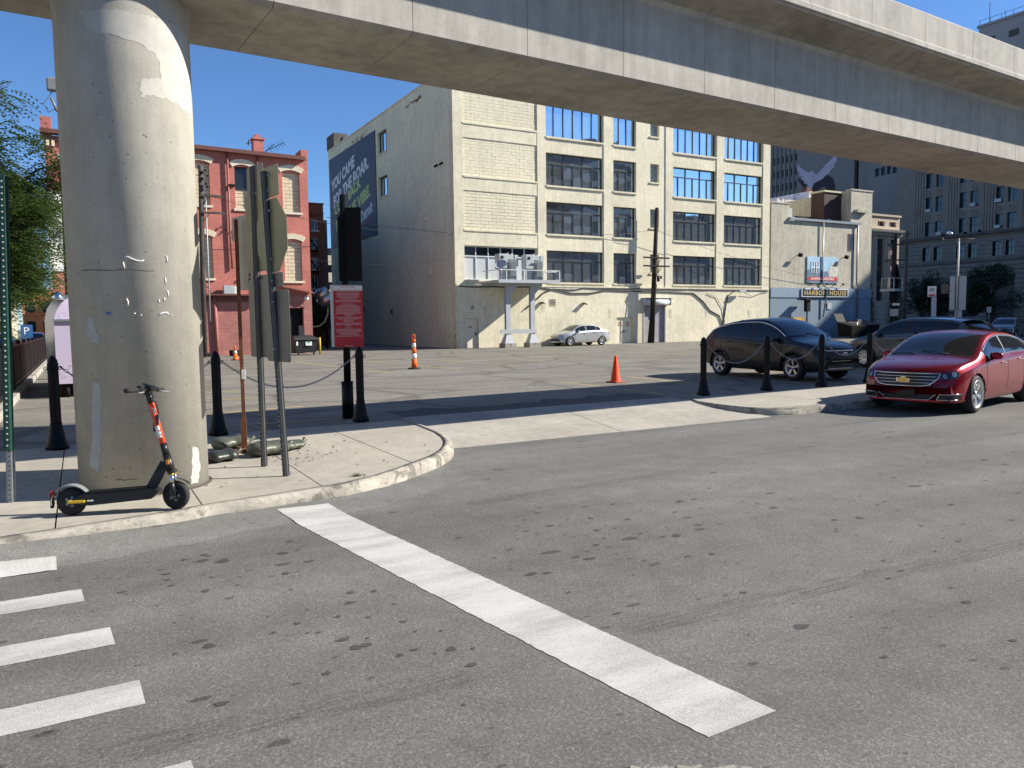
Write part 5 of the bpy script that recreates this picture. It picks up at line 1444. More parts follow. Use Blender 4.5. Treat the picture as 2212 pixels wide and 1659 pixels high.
SUV = dict(SEDAN, xr=-2.30, xf=2.28, wb=2.71, hw=.925, R=.35, Ra=.40, tumble=.36, N=120, bowf=.30, bowr=.2,
    top=[(-2.30, .62), (-2.26, .98), (-2.18, 1.12), (-2.0, 1.29), (-1.78, 1.43), (-1.35, 1.555), (-.6, 1.655), (.0, 1.67), (.35, 1.61), (.65, 1.50), (1.30, 1.135), (1.42, 1.09), (1.85, 1.0), (2.1, .92), (2.22, .80), (2.28, .58)],
    belt=[(-2.30, .6), (-2.15, 1.08), (-1.5, 1.12), (.3, 1.03), (1.1, 1.0), (1.7, .93), (2.1, .80), (2.28, .56)],
    bot=[(-2.30, .42), (-2.1, .32), (-1.6, .24), (1.6, .22), (2.05, .25), (2.28, .3)],
    plan=[(-2.30, .8), (-2.15, .89), (-1.7, .97), (-1.0, 1), (1.0, 1), (1.6, .985), (2.0, .93), (2.18, .87), (2.28, .8)],
    ws=(.42, 1.29), rw=(-2.14, -1.80), side=[(-1.72, -1.28), (-1.2, -.22), (-.12, 1.0)], doors=(-1.3, -.16, 1.0), handles=(-1.0, .08), mirror=(.84, 1.1),
    lamp=[(.46, .80), (.55, .865), (.88, .90), (.93, .86), (.84, .79)], bulb=[(.62, .825, .035), (.80, .85, .035)],
    grille=[(-.56, .80), (.56, .80), (.52, .62), (.4, .52), (-.4, .52), (-.52, .62)], grillechrome=[0, 1], bars=[(.53, .42)],
    intake=[[(-.6, .46), (.6, .46), (.5, .34), (-.5, .34)]], intrim=[[2, 3]], plate=None, badge=(.72, 'oval'), trim=(-1.9, 1.12), trimlow=None, trimr=.018, spokes=5, twin=True, rim=.225, handmat=PLAST, fin=-1.3,
    tail=[(.55, 1.08), (.9, 1.1), (.92, .9), (.6, .88)], clad=True)
CROSS = dict(SUV, xr=-2.32, xf=2.28, hw=.92, trim=None, fin=None, spoiler=(-1.62, 1.585), rw=(-2.2, -1.70), grillechrome=None,
    top=[(-2.32, .66), (-2.29, 1.0), (-2.2, 1.1), (-1.98, 1.34), (-1.72, 1.52), (-1.3, 1.60), (-.5, 1.64), (.0, 1.63), (.35, 1.58), (.65, 1.47), (1.30, 1.11), (1.42, 1.06), (1.85, .98), (2.1, .90), (2.22, .78), (2.28, .58)],
    spokes=10, twin=False, rim=.22)
RED = carpaint('red_metallic_paint', (.27, .0012, .012), coat=.45, metal=.75, rough=.26)
BLK = carpaint('black_car_paint', (.004, .0045, .006), rough=.35, coat=.4)
GRY = carpaint('grey_car_paint', (.085, .088, .092), metal=.3, rough=.3)
SIL = carpaint('silver_car_paint', (.52, .53, .54), metal=.55, rough=.32)
DGR = carpaint('dark_grey_car_paint', (.06, .065, .07), metal=.4, rough=.3)
def place(P, wheel_xy, which, head):       # ground point of the outer face of one wheel -> origin of the car
    h = radians(head); f_ = Vector((cos(h), sin(h))); l = Vector((-sin(h), cos(h)))
    sx = P['wb']/2 if which[0] == 'f' else -P['wb']/2
    sy = (P['hw']-.06) if which[1] == 'l' else -(P['hw']-.06)
    o = Vector(wheel_xy)-f_*sx-l*sy
    return (o.x, o.y), h
l_, h_ = place(SEDAN, (14.18, 8.05), 'fl', 191)
car('glossy red sedan with gold cross badge parked at the right kerb', SEDAN, l_, h_, RED)
l_, h_ = place(SUV, (16.32, 14.0), 'fr', 268.5)
car('black SUV with chrome window trim parked nose to the chained bollards', SUV, l_, h_, BLK, z=LZ)
l_, h_ = place(CROSS, (22.5, 16.4), 'fl', 90)
car('dark grey SUV parked tail to the bollards behind the red sedan', CROSS, l_, h_, GRY, z=LZ)
l_, h_ = place(COMP, (28.62, 43.05), 'fl', 180)
car('small silver sedan parked beside the cream warehouse wall', COMP, l_, h_, SIL, z=LZ)
l_, h_ = place(SUV, (62.5, 32.6), 'fl', 196)
car('dark grey SUV on the far street beyond the lamp post at right edge', dict(SUV, trim=None, lampmat=LAMPG, N=90), l_, h_, DGR)
# ------------------------------------------------------------------ bollards and chains
bprof = [(.142, 0), (.142, .045), (.132, .06), (.132, .085), (.118, .10), (.112, .12), (.078, .31), (.068, .325), (.074, .335), (.074, .35), (.066, .36), (.064, 1.07), (.072, 1.075), (.072, 1.10), (.064, 1.108), (.066, 1.13), (.072, 1.14), (.064, 1.16), (.058, 1.20), (.036, 1.238), (.016, 1.258), (.008, 1.262)]
bshaft = MB().lathe(bprof[:11], n=28).mesh('base_bell', BLACK)
bmid = MB()
# fluted shaft
nf = 20; vs = []
for z in (.355, 1.075):
    for i in range(nf*2):
        r = .066 if i % 2 else .060; a = pi*i/nf; vs.append((r*cos(a), r*sin(a), z))
k_ = nf*2
bmid.add(vs, [(i, (i+1) % k_, k_+(i+1) % k_, k_+i) for i in range(k_)], True)
bmid = bmid.mesh('shaft', BLACK)
bcap = MB().lathe(bprof[12:], n=28).mesh('cap', BLACK)
eye = MB().tube([(.022*cos(a*pi/5), 0, .022*sin(a*pi/5)) for a in range(11)], .006, 6, False).mesh('chain_eye', BLACKM)
BO = [((-.33, 11.94), 'black bollard left of the concrete pier, nearest the fence'), ((1.74, 12.08), 'black bollard just right of the pier behind the sandbags'), ((4.05, 12.43), 'black bollard beside the post of the red notice sign'),
      ((11.75, 12.48), 'black bollard at the driveway, leftmost of the row before the black SUV'), ((13.66, 12.46), 'second bollard of the right row, before the black SUV doors'), ((15.43, 12.4), 'third bollard of the right row, before the nose of the black SUV'), ((17.2, 12.4), 'fourth bollard of the right row, left of the red sedan'),
      ((19.05, 12.4), 'fifth bollard of the right row, before the dark grey SUV'), ((21.2, 12.4), 'bollard tip showing above the roof of the red sedan'), ((25.6, 12.4), 'bollard tip at the far right before the distant dark SUV'), ((28.2, 12.4), 'bollard at the right picture edge behind the red sedan')]
CONB = concrete('bollard_footing', (.42, .40, .36), stain=.4)
for k, ((x, y), lab) in enumerate(BO):
    b = thing('bollard', lab, 'bollard', (x, y, .126), 0, 'black chained bollards')
    for nm, me in (('base_bell', bshaft), ('shaft', bmid), ('cap', bcap)): inst(nm, me, T(x, y, .126+(.006 if nm == 'base_bell' else 0)), b)
    for s in (-1, 1): inst('chain_eye', eye, T(x+s*.085, y, .126+1.095), b)
    poly = [(x+(.2+.05*sin(i*2.3+k))*cos(2*pi*i/16), y+.05+(.17+.04*cos(i*1.7+k))*sin(2*pi*i/16)) for i in range(16)]
    MB().prism(poly, .1, .1335 if y > 12.2 else .1345).build('footing', CONB, b)
CHG = simple('chain_steel', (.30, .30, .31), .42, metal=.6, var=.2, scale=30)
link = MB()
lp = [(.024*cos(a)+(.014 if cos(a) > 0 else -.014), .0125*sin(a), 0) for a in [2*pi*i/10 for i in range(11)]]
link.tube(lp, .0052, 5, False)
def chain(a, b, sag, lab, n=None):
    A = Vector((a[0]+(.105 if b[0] > a[0] else -.105), a[1], 1.215)); B = Vector((b[0]-.105, b[1], 1.215))
    P = [A.lerp(B, k/60)-Vector((0, 0, sag*4*(k/60)*(1-k/60))) for k in range(61)]
    L = [0]
    for p, q in zip(P, P[1:]): L.append(L[-1]+(q-p).length)
    n = int(L[-1]/.058); m = MB()
    for i in range(n+1):
        s = L[-1]*i/n; k = 0
        while k < 59 and L[k+1] < s: k += 1
        t = (s-L[k])/(L[k+1]-L[k]); p = P[k].lerp(P[k+1], t); d = (P[k+1]-P[k]).normalized()
        M_ = Matrix.Translation(p) @ d.to_track_quat('X', 'Z').to_matrix().to_4x4() @ Matrix.Rotation(pi/2*(i % 2)+.4, 4, 'X')
        m.add([M_ @ Vector(v) for v in link.v], link.f, True)
    return tag(m.build('chain', CHG), lab, 'chain', 'chains between the bollards')
xy = [b[0] for b in BO]
chain(xy[0], xy[1], .42, 'steel chain passing behind the concrete pier between two bollards')
chain(xy[1], xy[2], .44, 'long sagging chain behind the two sign posts')
chain(xy[3], xy[4], .42, 'chain sagging before the rear wheel of the black SUV')
chain(xy[4], xy[5], .40, 'chain sagging before the front wheel of the black SUV')
chain(xy[5], xy[6], .36, 'chain sagging before the nose badge of the black SUV')
chain(xy[6], xy[7], .36, 'chain sagging before the side of the dark grey SUV')
chain(xy[7], xy[8], .38, 'chain mostly hidden behind the red sedan windscreen')

# ------------------------------------------------------------------ e-scooter
SCB = simple('scooter_black', (.010, .011, .012), .4, var=.15); SCO = simple('scooter_orange_red', (.72, .085, .035), .35, var=.04); SCG = simple('scooter_grey', (.20, .205, .21), .45)
F0 = Vector((.68, 7.35, .13)); R0 = Vector((-.13, 7.61, .13))
ang = atan2(F0.y-R0.y, F0.x-R0.x)
WB = (F0-R0).length
sc = thing('electric_scooter', 'orange and black electric scooter parked against the concrete pier', 'scooter', R0, ang)
LEAN = Matrix.Rotation(radians(-4), 4, 'X')
def SB(): return MB()
def sb(m, name, mt, par=None):
    m.v = [tuple(LEAN @ Vector(v)) for v in m.v]
    return m.build(name, mt, par or sc, True)
def swheel(x, R, name, rz=0, w_=.032):
    Mx = Matrix.Translation((x, 0, R)) @ Matrix.Rotation(rz, 4, 'Z') @ Matrix.Rotation(pi/2, 4, 'X')
    o = sb(MB().lathe([(R-.05, -w_*.8), (R-.022, -w_), (R-.006, -w_*.6), (R, 0), (R-.006, w_*.6), (R-.022, w_), (R-.05, w_*.8)], (0, 0, 0), 36, Mx, close=False), name, RUBBER)
    sb(MB().lathe([(.02, -w_*.9), (R-.052, -w_*.72), (R-.048, w_*.72), (.02, w_*.9)], (0, 0, 0), 28, Mx), 'hub', SCB, o)
    sb(MB().lathe([(.018, -w_-.03), (.018, w_+.03)], (0, 0, 0), 10, Mx), 'axle', SCG, o)
    m = MB()
    for k in range(5):
        a = 2*pi*k/5; m.box(Mx @ Vector(((R-.085)*cos(a), (R-.085)*sin(a), w_*.82)), (.018, .01, .018))
        m.box(Mx @ Vector(((R-.085)*cos(a), (R-.085)*sin(a), -w_*.82)), (.018, .01, .018))
    sb(m, 'hub_bolt', GALV, o)
swheel(0, .122, 'rear_wheel'); 
FX = WB
swheel(FX, .128, 'front_wheel', radians(-22))
# deck
dk = [(.02, .135), (.10, .185), (.62, .205), (.70, .20), (.72, .17), (.66, .115), (.16, .085), (.06, .10)]
m = MB(); n = len(dk)
vs = [(x, -.075, z) for x, z in dk]+[(x, .075, z) for x, z in dk]
m.add(vs, [tuple(range(n)), tuple(range(2*n-1, n-1, -1))]+[(i, n+i, n+(i+1) % n, (i+1) % n) for i in range(n)]); deck = sb(m, 'deck', SCB)
sb(MB().box((.37, 0, .203), (.50, .155, .012), M=Matrix.Rotation(-.035, 3, 'Y')), 'deck_mat', BLACKM, deck)
sb(MB().cbox((.06, -.083, .125), (.14, .014, .026), .005), 'side_reflector', simple('yellow_reflector', (.62, .40, .02), .4), deck)
sb(MB().cbox((.06, .083, .125), (.14, .014, .026), .005), 'side_reflector', bpy.data.materials['yellow_reflector'], deck)
sb(MB().cbox((.17, -.082, .128), (.05, .006, .012), .002), 'label', WHITEP, deck)
# rear fender
m = MB(); K = 14; vs = []
for k in range(K+1):
    a = radians(lerp(12, 190, k/K)); r = .152 if k else .150
    for y in (-.045, -.03, .03, .045): vs.append((r*cos(a)+.0, y, .122+(r-(.012 if abs(y) > .04 else 0))*sin(a)))
m.add(vs, [(k*4+i, k*4+i+1, (k+1)*4+i+1, (k+1)*4+i) for k in range(K) for i in range(3)], True); fen = sb(m, 'rear_fender', SCG)
sb(MB().cbox((-.15, 0, .19), (.045, .06, .05), .008), 'tail_lamp', TAIL, fen)
sb(MB().cbox((-.155, 0, .12), (.02, .05, .1), .006), 'mud_flap', BLACKM, fen)
# neck strut from deck to head
m = MB(); m.add([(.60, -.035, .2), (.70, -.035, .2), (.70, .035, .2), (.60, .035, .2), (.735, -.028, .44), (.80, -.028, .40), (.80, .028, .40), (.735, .028, .44)], [(3, 2, 1, 0), (4, 5, 6, 7), (0, 1, 5, 4), (1, 2, 6, 5), (2, 3, 7, 6), (3, 0, 4, 7)]); sb(m, 'neck', SCB)
S0 = Vector((.825, 0, .30)); S1 = Vector((.640, 0, 1.05)); sd_ = (S1-S0).normalized()
def along(t): return S0+sd_*t
LS = (S1-S0).length
sb(MB().cyl(along(.02), along(.2), .036, .034, n=18), 'lower_stem', SCB)
sb(MB().cyl(along(.2), along(.30), .031, .030, n=18), 'stem_collar', SCB)
st = sb(MB().cyl(along(.30), along(.67), .0265, .0265, n=20), 'stem', SCO)
sb(MB().cyl(along(.67), along(LS), .026, .026, n=18), 'upper_stem', SCB)
# lettering on the stem (camera side, reading down the tube)
side = Vector((0, -1, 0))
side = (side-sd_*side.dot(sd_)).normalized()
tm = text_mesh('SPIN', .052, 0.0, bold=.004)
_b = bmesh.new(); _b.from_mesh(tm); bmesh.ops.triangulate(_b, faces=_b.faces[:])
for _ in range(3):
    bmesh.ops.subdivide_edges(_b, edges=[e for e in _b.edges if e.calc_length() > .006], cuts=1); bmesh.ops.triangulate(_b, faces=_b.faces[:])
_b.to_mesh(tm); _b.free()
xs_ = [v.co.x for v in tm.vertices]; ys_ = [v.co.y for v in tm.vertices]
cx_, cy_ = (max(xs_)+min(xs_))/2, (max(ys_)+min(ys_))/2
for v in tm.vertices:
    a_ = (v.co.y-cy_)/.0272; l__ = v.co.x-cx_
    axd = -sd_; tan = side.cross(axd)
    p = along(.41)+axd*l__+(side*cos(a_+.2)-tan*sin(a_+.2))*.0278
    v.co = LEAN @ p
tm.materials.clear(); tm.materials.append(SW)
o = bpy.data.objects.new('lettering', tm); col.objects.link(o); o.parent = st
sb(MB().cbox(along(.60)+side*.028+Vector((.012, 0, 0)), (.022, .014, .05), .004), 'charge_port', SCG, st)
sb(MB().cbox(along(.52)+side*.025+Vector((.02, 0, 0)), (.02, .02, .095), .005), 'cable_clip', SCB, st)
sb(MB().cbox(along(.45)+Vector((-.03, 0, 0)), (.02, .02, .08), .005), 'cable_clip', SCB, st)
sb(MB().cbox(along(.13)+side*.036, (.03, .014, .045), .005), 'side_marker', AMBER)
# fork
for s in (-1, 1):
    a = Vector((.828, s*.052, .335)); b = Vector((FX-.02, s*.056, .20)); c = Vector((FX-.005, s*.056, .128))
    fo = sb(MB().cyl(a, b, .017, .017, n=12), 'fork_leg', CHROME)
    sb(MB().tube([b+Vector((-.005, 0, .05)), b, c], [.024, .025, .02], 10), 'fork_boot', SCB, fo)
    sb(MB().cyl(a+Vector((0, 0, -.005)), a+Vector((.004, 0, -.025)), .0185, n=12), 'fork_ring', simple('gold_ring', (.5, .36, .08), .4, metal=.5) if s < 0 else bpy.data.materials['gold_ring'], fo)
sb(MB().cbox((.826, 0, .34), (.06, .15, .035), .012), 'fork_crown', SCB)
m = MB(); vs = []
for k in range(9):
    a = radians(lerp(40, 150, k/8)); r = .148
    for y in (-.04, .04): vs.append((FX+r*cos(a)*1.0, y, .128+r*sin(a)))
m.add(vs, [(2*k, 2*k+1, 2*k+3, 2*k+2) for k in range(8)], True); sb(m, 'front_fender', SCB)
# head and handlebar
hb = radians(-20)
hd = Vector((sin(-hb)*1, cos(hb), 0))
ht = along(LS)
hbar = sb(MB().tube([ht+hd*.25+Vector((-.02, 0, .018)), ht+hd*.12+Vector((0, 0, .022)), ht+Vector((.01, 0, .018)), ht-hd*.12+Vector((0, 0, .022)), ht-hd*.25+Vector((-.02, 0, .018))], .014, 12), 'handlebar', SCB)
for s in (-1, 1):
    sb(MB().cyl(ht+hd*s*.14+Vector((-.004, 0, .0215)), ht+hd*s*.265+Vector((-.023, 0, .0175)), .0195, n=14), 'grip', RUBBER, hbar)
    sb(MB().tube([ht+hd*s*.11+Vector((.03, 0, .01)), ht+hd*s*.16+Vector((.06, 0, .0)), ht+hd*s*.23+Vector((.055, 0, -.005))], .007, 6), 'brake_lever', SCG, hbar)
sb(MB().cbox(ht+hd*-.11+Vector((.0, 0, .035)), (.045, .04, .05), .01), 'throttle', SCB, hbar)
sb(MB().cbox(ht+Vector((.02, 0, .035)), (.085, .075, .05), .012, hb).cbox(ht+Vector((-.0, 0, .0)), (.07, .07, .05), .012), 'head_unit', SCB, hbar)
sb(MB().cbox(ht+Vector((-.005, -.0, .065)), (.06, .055, .02), .005, hb, M=Matrix.Rotation(.3, 3, 'Y')), 'display', GLASSD, hbar)
sb(MB().tube([ht+Vector((.03, -.02, .0)), ht+Vector((.07, -.03, -.08)), along(LS-.2)+Vector((.04, -.01, 0))], .005, 6), 'brake_cable', SCB, hbar)

# ------------------------------------------------------------------ sign posts
BACK = simple('sign_back_aluminium', (.18, .185, .17), .42, metal=.35, var=.1, scale=2.5)
BACKY = simple('sign_back_olive', (.21, .215, .135), .42, metal=.3, var=.1, scale=2.5)
def channel(mb, a, b, w_=.055, d=.035, rz=0):
    a, b = Vector(a), Vector(b)
    ax = (b-a).normalized(); xd = Vector((cos(rz), sin(rz), 0)); xd = (xd-ax*xd.dot(ax)).normalized(); yd = ax.cross(xd)
    pr = [(-w_/2-.012, 0), (-w_/2, 0), (-w_/2+.01, -d), (w_/2-.01, -d), (w_/2, 0), (w_/2+.012, 0), (w_/2+.012, .004), (w_/2-.004, .004), (w_/2-.013, -d+.005), (-w_/2+.013, -d+.005), (-w_/2+.004, .004), (-w_/2-.012, .004)]
    n = len(pr); vs = [p+xd*x+yd*y for p in (a, b) for x, y in pr]
    mb.add(vs, [(i, (i+1) % n, n+(i+1) % n, n+i) for i in range(n)]+[tuple(range(n-1, -1, -1)), tuple(range(n, 2*n))], False)
    return xd, yd, ax
def holes(par, a, b, xd, yd, ax, d, z0, z1, mt, step=.05, r=.007, half=.0):
    m = MB(); L = (Vector(b)-Vector(a)).length; s = z0
    while s < min(z1, L):
        p = Vector(a)+ax*s+yd*(-d-.0015)+xd*half
        M_ = frame_M(p, xd, ax); m.plate([(r*cos(2*pi*i/8), r*sin(2*pi*i/8)) for i in range(8)], M_, .003); s += step
    return tag(m.build('punched_holes', mt, par), kind='stuff')
HOLE = simple('hole_shade', (.02, .02, .02), .9)
def plate_on(par, p, rz, w_, h, mt, name='sign_plate', r=.03, t=.004, poly=None, off=.03):
    xd = Vector((cos(rz), sin(rz), 0)); nd = Vector((-sin(rz), cos(rz), 0))
    M_ = frame_M(Vector(p)+nd*off, xd, (0, 0, 1))
    return MB().plate(poly or rounded_rect(w_, h, r), M_, t).build(name, mt, par)
PR = radians(101)          # plates run roughly along +Y, facing traffic from the right
def post_thing(name, lab, base, top, mt, rz=radians(90-77+180)):
    t = thing(name, lab, 'sign post', base)
    m = MB(); xd, yd, ax = channel(m, base, top, .05, .032, rz); o = m.build('post', mt, t)
    return t, o, xd, yd, ax
POSTG = simple('dull_green_post', (.075, .078, .076), .5, var=.25, scale=10)
rzp = radians(77-90)
nrm_p = Vector((-sin(PR), cos(PR), 0))     # toward -X side
t1, o1, xd, yd, ax = post_thing('sign_post', 'left of two dark channel posts with signs seen from behind', (1.79, 9.08, .13), (1.80, 9.12, 3.54), POSTG, rzp)
holes(t1, (1.79, 9.08, .13), (1.80, 9.12, 3.54), xd, yd, ax, .0, .1, 1.2, WHITEP, .05, .006, -.033)
hx = Vector((.04, 0, 0))
plate_on(t1, Vector((1.84, 9.10, 3.40)), PR, .46, .30, BACK)
plate_on(t1, Vector((1.84, 9.10, 2.80)), PR, .62, .88, BACKY, r=.05)
plate_on(t1, Vector((1.84, 9.09, 1.83)), PR, .62, .88, BACK, r=.04)
MB().box((1.87, 9.0, 2.30), (.04, .55, .05), radians(10)).build('bracket', GALV, t1)
t2, o2, xd, yd, ax = post_thing('sign_post', 'right of two dark channel posts carrying an octagonal sign seen from behind', (1.875, 8.36, .13), (1.77, 8.42, 3.36), POSTG, rzp)
holes(t2, (1.875, 8.36, .13), (1.77, 8.42, 3.36), xd, yd, ax, .0, .1, 1.2, WHITEP, .05, .006, -.033)
plate_on(t2, Vector((1.83, 8.38, 3.24)), PR, .52, .32, BACKY)
oc = [(.381*1.0824*cos(radians(22.5+45*k)), .381*1.0824*sin(radians(22.5+45*k))) for k in range(8)]
plate_on(t2, Vector((1.845, 8.37, 2.69)), PR, .76, .76, BACKY, 'octagon_plate', poly=oc)
plate_on(t2, Vector((1.86, 8.37, 2.23)), PR, .42, .15, BACK, r=.02)
plate_on(t2, Vector((1.875, 8.37, 1.745)), PR, .60, .76, BACK, r=.04)
m = MB()
for z in (3.32, 3.16, 2.95, 2.45, 2.22, 2.0, 1.5): m.cyl((1.80, 8.34, z), (1.80, 8.44, z), .012, n=6)
tag(m.build('bolt', GALV, t2), kind='stuff')
t3 = thing('barricade_sign', 'rusty stand with pale sign boards seen from behind, standing among the sandbags', 'sign', (1.79, 10.31, .13))
m = MB(); m.box((1.80, 10.31, 1.62), (.045, .045, 2.95), rzp); m.build('post', RUST, t3)
MB().box((1.795, 10.31, .35), (.07, .06, .42), rzp).build('socket', RUST, t3)
MB().box((1.8, 10.25, .155), (1.1, .06, .05), rzp+.5).box((1.8, 10.25, .155), (.06, 1.0, .045), rzp+.45).build('base_frame', RUST, t3)
PLY = simple('weathered_sign_board', (.55, .50, .42), .7, var=.18, scale=4)
rr_ = PR
u = Vector((cos(rr_), sin(rr_), 0)); nn = Vector((-sin(rr_), cos(rr_), 0))
a = plate_on(t3, Vector((1.87, 10.30, 3.0)), rr_, .80, .31, PLY, r=.006, t=.012, off=-.03)
b = plate_on(t3, Vector((1.87, 10.30, 2.52)), rr_, .66, .62, PLY, r=.006, t=.012, off=-.03)
Mt = frame_M(Vector((1.87, 10.30, 2.52))-nn*.02, (0, 0, 1), u)
STEN = simple('black_stencil', (.03, .03, .03), .8)
text('STATE BARR', 'stencil', Mt @ Matrix.Translation((0, -.14, .0)), STEN, b, .06, w=.5, h=.10, bold=.002)
text('586 756-0282', 'stencil', Mt @ Matrix.Translation((.01, -.27, .0)), STEN, b, .05, w=.48, h=.08, bold=.002)
MB().box((1.815, 10.28, 1.13), (.05, .05, .12), rzp).build('post_sticker', WHITEP, t3)
t4 = thing('green_sign_post', 'green perforated sign post at the far left picture edge', 'sign post', (-.63, 8.5, .13))
m = MB(); xd, yd, ax = channel(m, (-.625, 8.5, .62), (-.535, 8.5, 3.14), .06, .04, rzp); m.build('post', GREENP, t4)
m = MB(); channel(m, (-.635, 8.52, .13), (-.61, 8.52, .8), .055, .03, rzp); m.build('anchor_stub', GALV, t4)
holes(t4, (-.625, 8.5, .62), (-.535, 8.5, 3.14), xd, yd, ax, .04, .05, 2.5, WHITEP, .055, .008)
holes(t4, (-.635, 8.52, .13), (-.61, 8.52, .8), xd, yd, ax, .03, .03, .5, HOLE, .045, .007)
plate_on(t4, (-.68, 8.5, 3.02), radians(10), .26, .24, BACK, off=.02)

# ------------------------------------------------------------------ black post with red notice
t5 = thing('notice_post', 'black round post with black panel and red facility notice', 'sign', (4.01, 13.0, LZ))
MB().cyl((4.01, 13.0, LZ), (4.03, 12.99, 3.95), .062, n=16).build('post', BLACK, t5)
MB().cyl((4.01, 13.0, LZ), (4.01, 13.0, .75), .10, n=16).cyl((4.01, 13.0, .75), (4.01, 13.0, .77), .105, n=16).build('sleeve', BLACK, t5)
rz_ = radians(-16)
def P5(dx, z, dn): 
    u = Vector((cos(rz_), sin(rz_), 0)); n = Vector((sin(rz_), -cos(rz_), 0))
    return Vector((4.06, 12.985, z))+u*dx+n*dn
MB().box(P5(.12, 3.11, .09), (.27, .035, 1.24), rz_-.35).build('black_panel', BLACKM, t5)
MB().box(P5(-.08, 3.06, .05), (.12, .03, 1.14), rz_+.5).build('black_panel', BLACKM, t5)
REDN = simple('notice_red', (.50, .02, .035), .45, var=.04)
bd = MB().box(P5(.0, 1.89, .10), (.49, .012, 1.05), rz_).build('notice_panel', REDN, t5)
MB().box(P5(-.05, 1.90, .085), (.49, .01, 1.05), rz_).build('notice_backing', WHITEP, t5)
MB().box(P5(.0, 2.37, .107), (.486, .004, .084), rz_).build('title_strip', SW, bd)
PINK = simple('notice_print', (.70, .52, .53), .6, var=.05)
Mn = lambda dx, z: frame_M(P5(dx, z, .1115), (cos(rz_), sin(rz_), 0), (0, 0, 1))
text('FACILITY USE CONTRACT', 'lettering', Mn(0, 2.387), REDN, bd, .03, w=.26, h=.026)
text('This Facility is not operated by a Government Entity', 'lettering', Mn(0, 2.35), REDN, bd, .02, w=.44, h=.018)
def heading(t, z, w_): text(t, 'lettering', Mn(0, z), PINK, bd, .03, w=w_, h=.024)
heading('YOU MUST COMPLY WITH ALL SIGNS AT ALL TIMES', 2.307, .37); heading('BEFORE PARKING AT ANY TIME', 2.185, .24)
heading('PARKING COMPLIANCE', 2.10, .18); heading('ARBITRATION', 1.895, .11); heading('DISPUTE PROCESS', 1.80, .14); heading('DATA PRIVACY', 1.695, .12)
m = MB(); rn = random.Random(4)
def lines(z, ws):
    for w_ in ws:
        x = -w_/2
        while x < w_/2:
            l = min(rn.uniform(.012, .045), w_/2-x)
            c = P5(x+l/2, z, .1085); m.box(c, (l, .002, .0085), rz_); x += l+.006
        z -= .0225
lines(2.28, (.42, .37, .38, .33)); lines(2.16, (.43, .42)); lines(2.075, (.31, .41, .40, .41, .39, .40, .43, .16)); lines(1.87, (.45, .34, .18)); lines(1.775, (.42, .43, .1)); lines(1.67, (.42, .41, .40, .26, .34)); lines(1.555, (.46,)); lines(1.385, (.14,))
tag(m.build('fine_print', PINK, bd), kind='stuff')

# ------------------------------------------------------------------ cones
ORG = simple('cone_orange', (.88, .07, .012), .6, var=.05, spec=.2); ORG2 = simple('cone_orange_soft', (.82, .14, .02), .6, var=.06, spec=.2)
c = thing('traffic_cone', 'plain bright orange cone standing in the middle of the lot', 'traffic cone', (12.37, 16.44, LZ), .2)
MB().lathe([(.15, .03), (.145, .045), (.128, .06), (.034, .69), (.028, .71), (.012, .712)], (12.37, 16.44, LZ), 28).build('cone', ORG, c)
MB().cbox((12.37, 16.44, LZ+.018), (.38, .38, .034), .014, .2).build('base', simple('dull_orange_base', (.35, .05, .02), .6), c)
c = thing('channelizer_cone', 'tall slim orange channelizer with two white bands and rubber base', 'traffic cone', (10.45, 25.82, LZ))
for a, b, mt, nm in ((.06, .37, ORG2, 'body'), (.37, .56, SW, 'white_band'), (.56, .76, ORG2, 'body'), (.76, .93, SW, 'white_band'), (.93, 1.08, ORG2, 'body')):
    f = lambda z: lerp(.105, .058, z/1.08)
    MB().lathe([(f(a), a+.002), (f(b), b-.002)], (10.45, 25.82, LZ), 22).build(nm, mt, c)
MB().tube([(10.41, 25.82, LZ+1.06), (10.40, 25.82, LZ+1.2), (10.43, 25.82, LZ+1.25), (10.47, 25.82, LZ+1.25), (10.50, 25.82, LZ+1.2), (10.49, 25.82, LZ+1.06)], .018, 8).build('handle', ORG2, c)
MB().lathe([(.24, 0), (.24, .03), (.2, .05), (.11, .065)], (10.45, 25.82, LZ), 12).build('base', RUBBER, c)
c = thing('traffic_cone', 'orange cone with white collar by the red brick wall', 'traffic cone', (6.43, 38.37, LZ))
MB().lathe([(.15, .03), (.125, .06), (.085, .32)], (6.43, 38.37, LZ), 20).build('cone', ORG2, c); MB().lathe([(.086, .32), (.06, .46)], (6.43, 38.37, LZ), 20).build('collar', SW, c); MB().lathe([(.061, .46), (.03, .68), (.01, .69)], (6.43, 38.37, LZ), 20).build('tip', ORG2, c)
MB().cbox((6.43, 38.37, LZ+.018), (.36, .36, .034), .012).build('base', RUBBER, c)

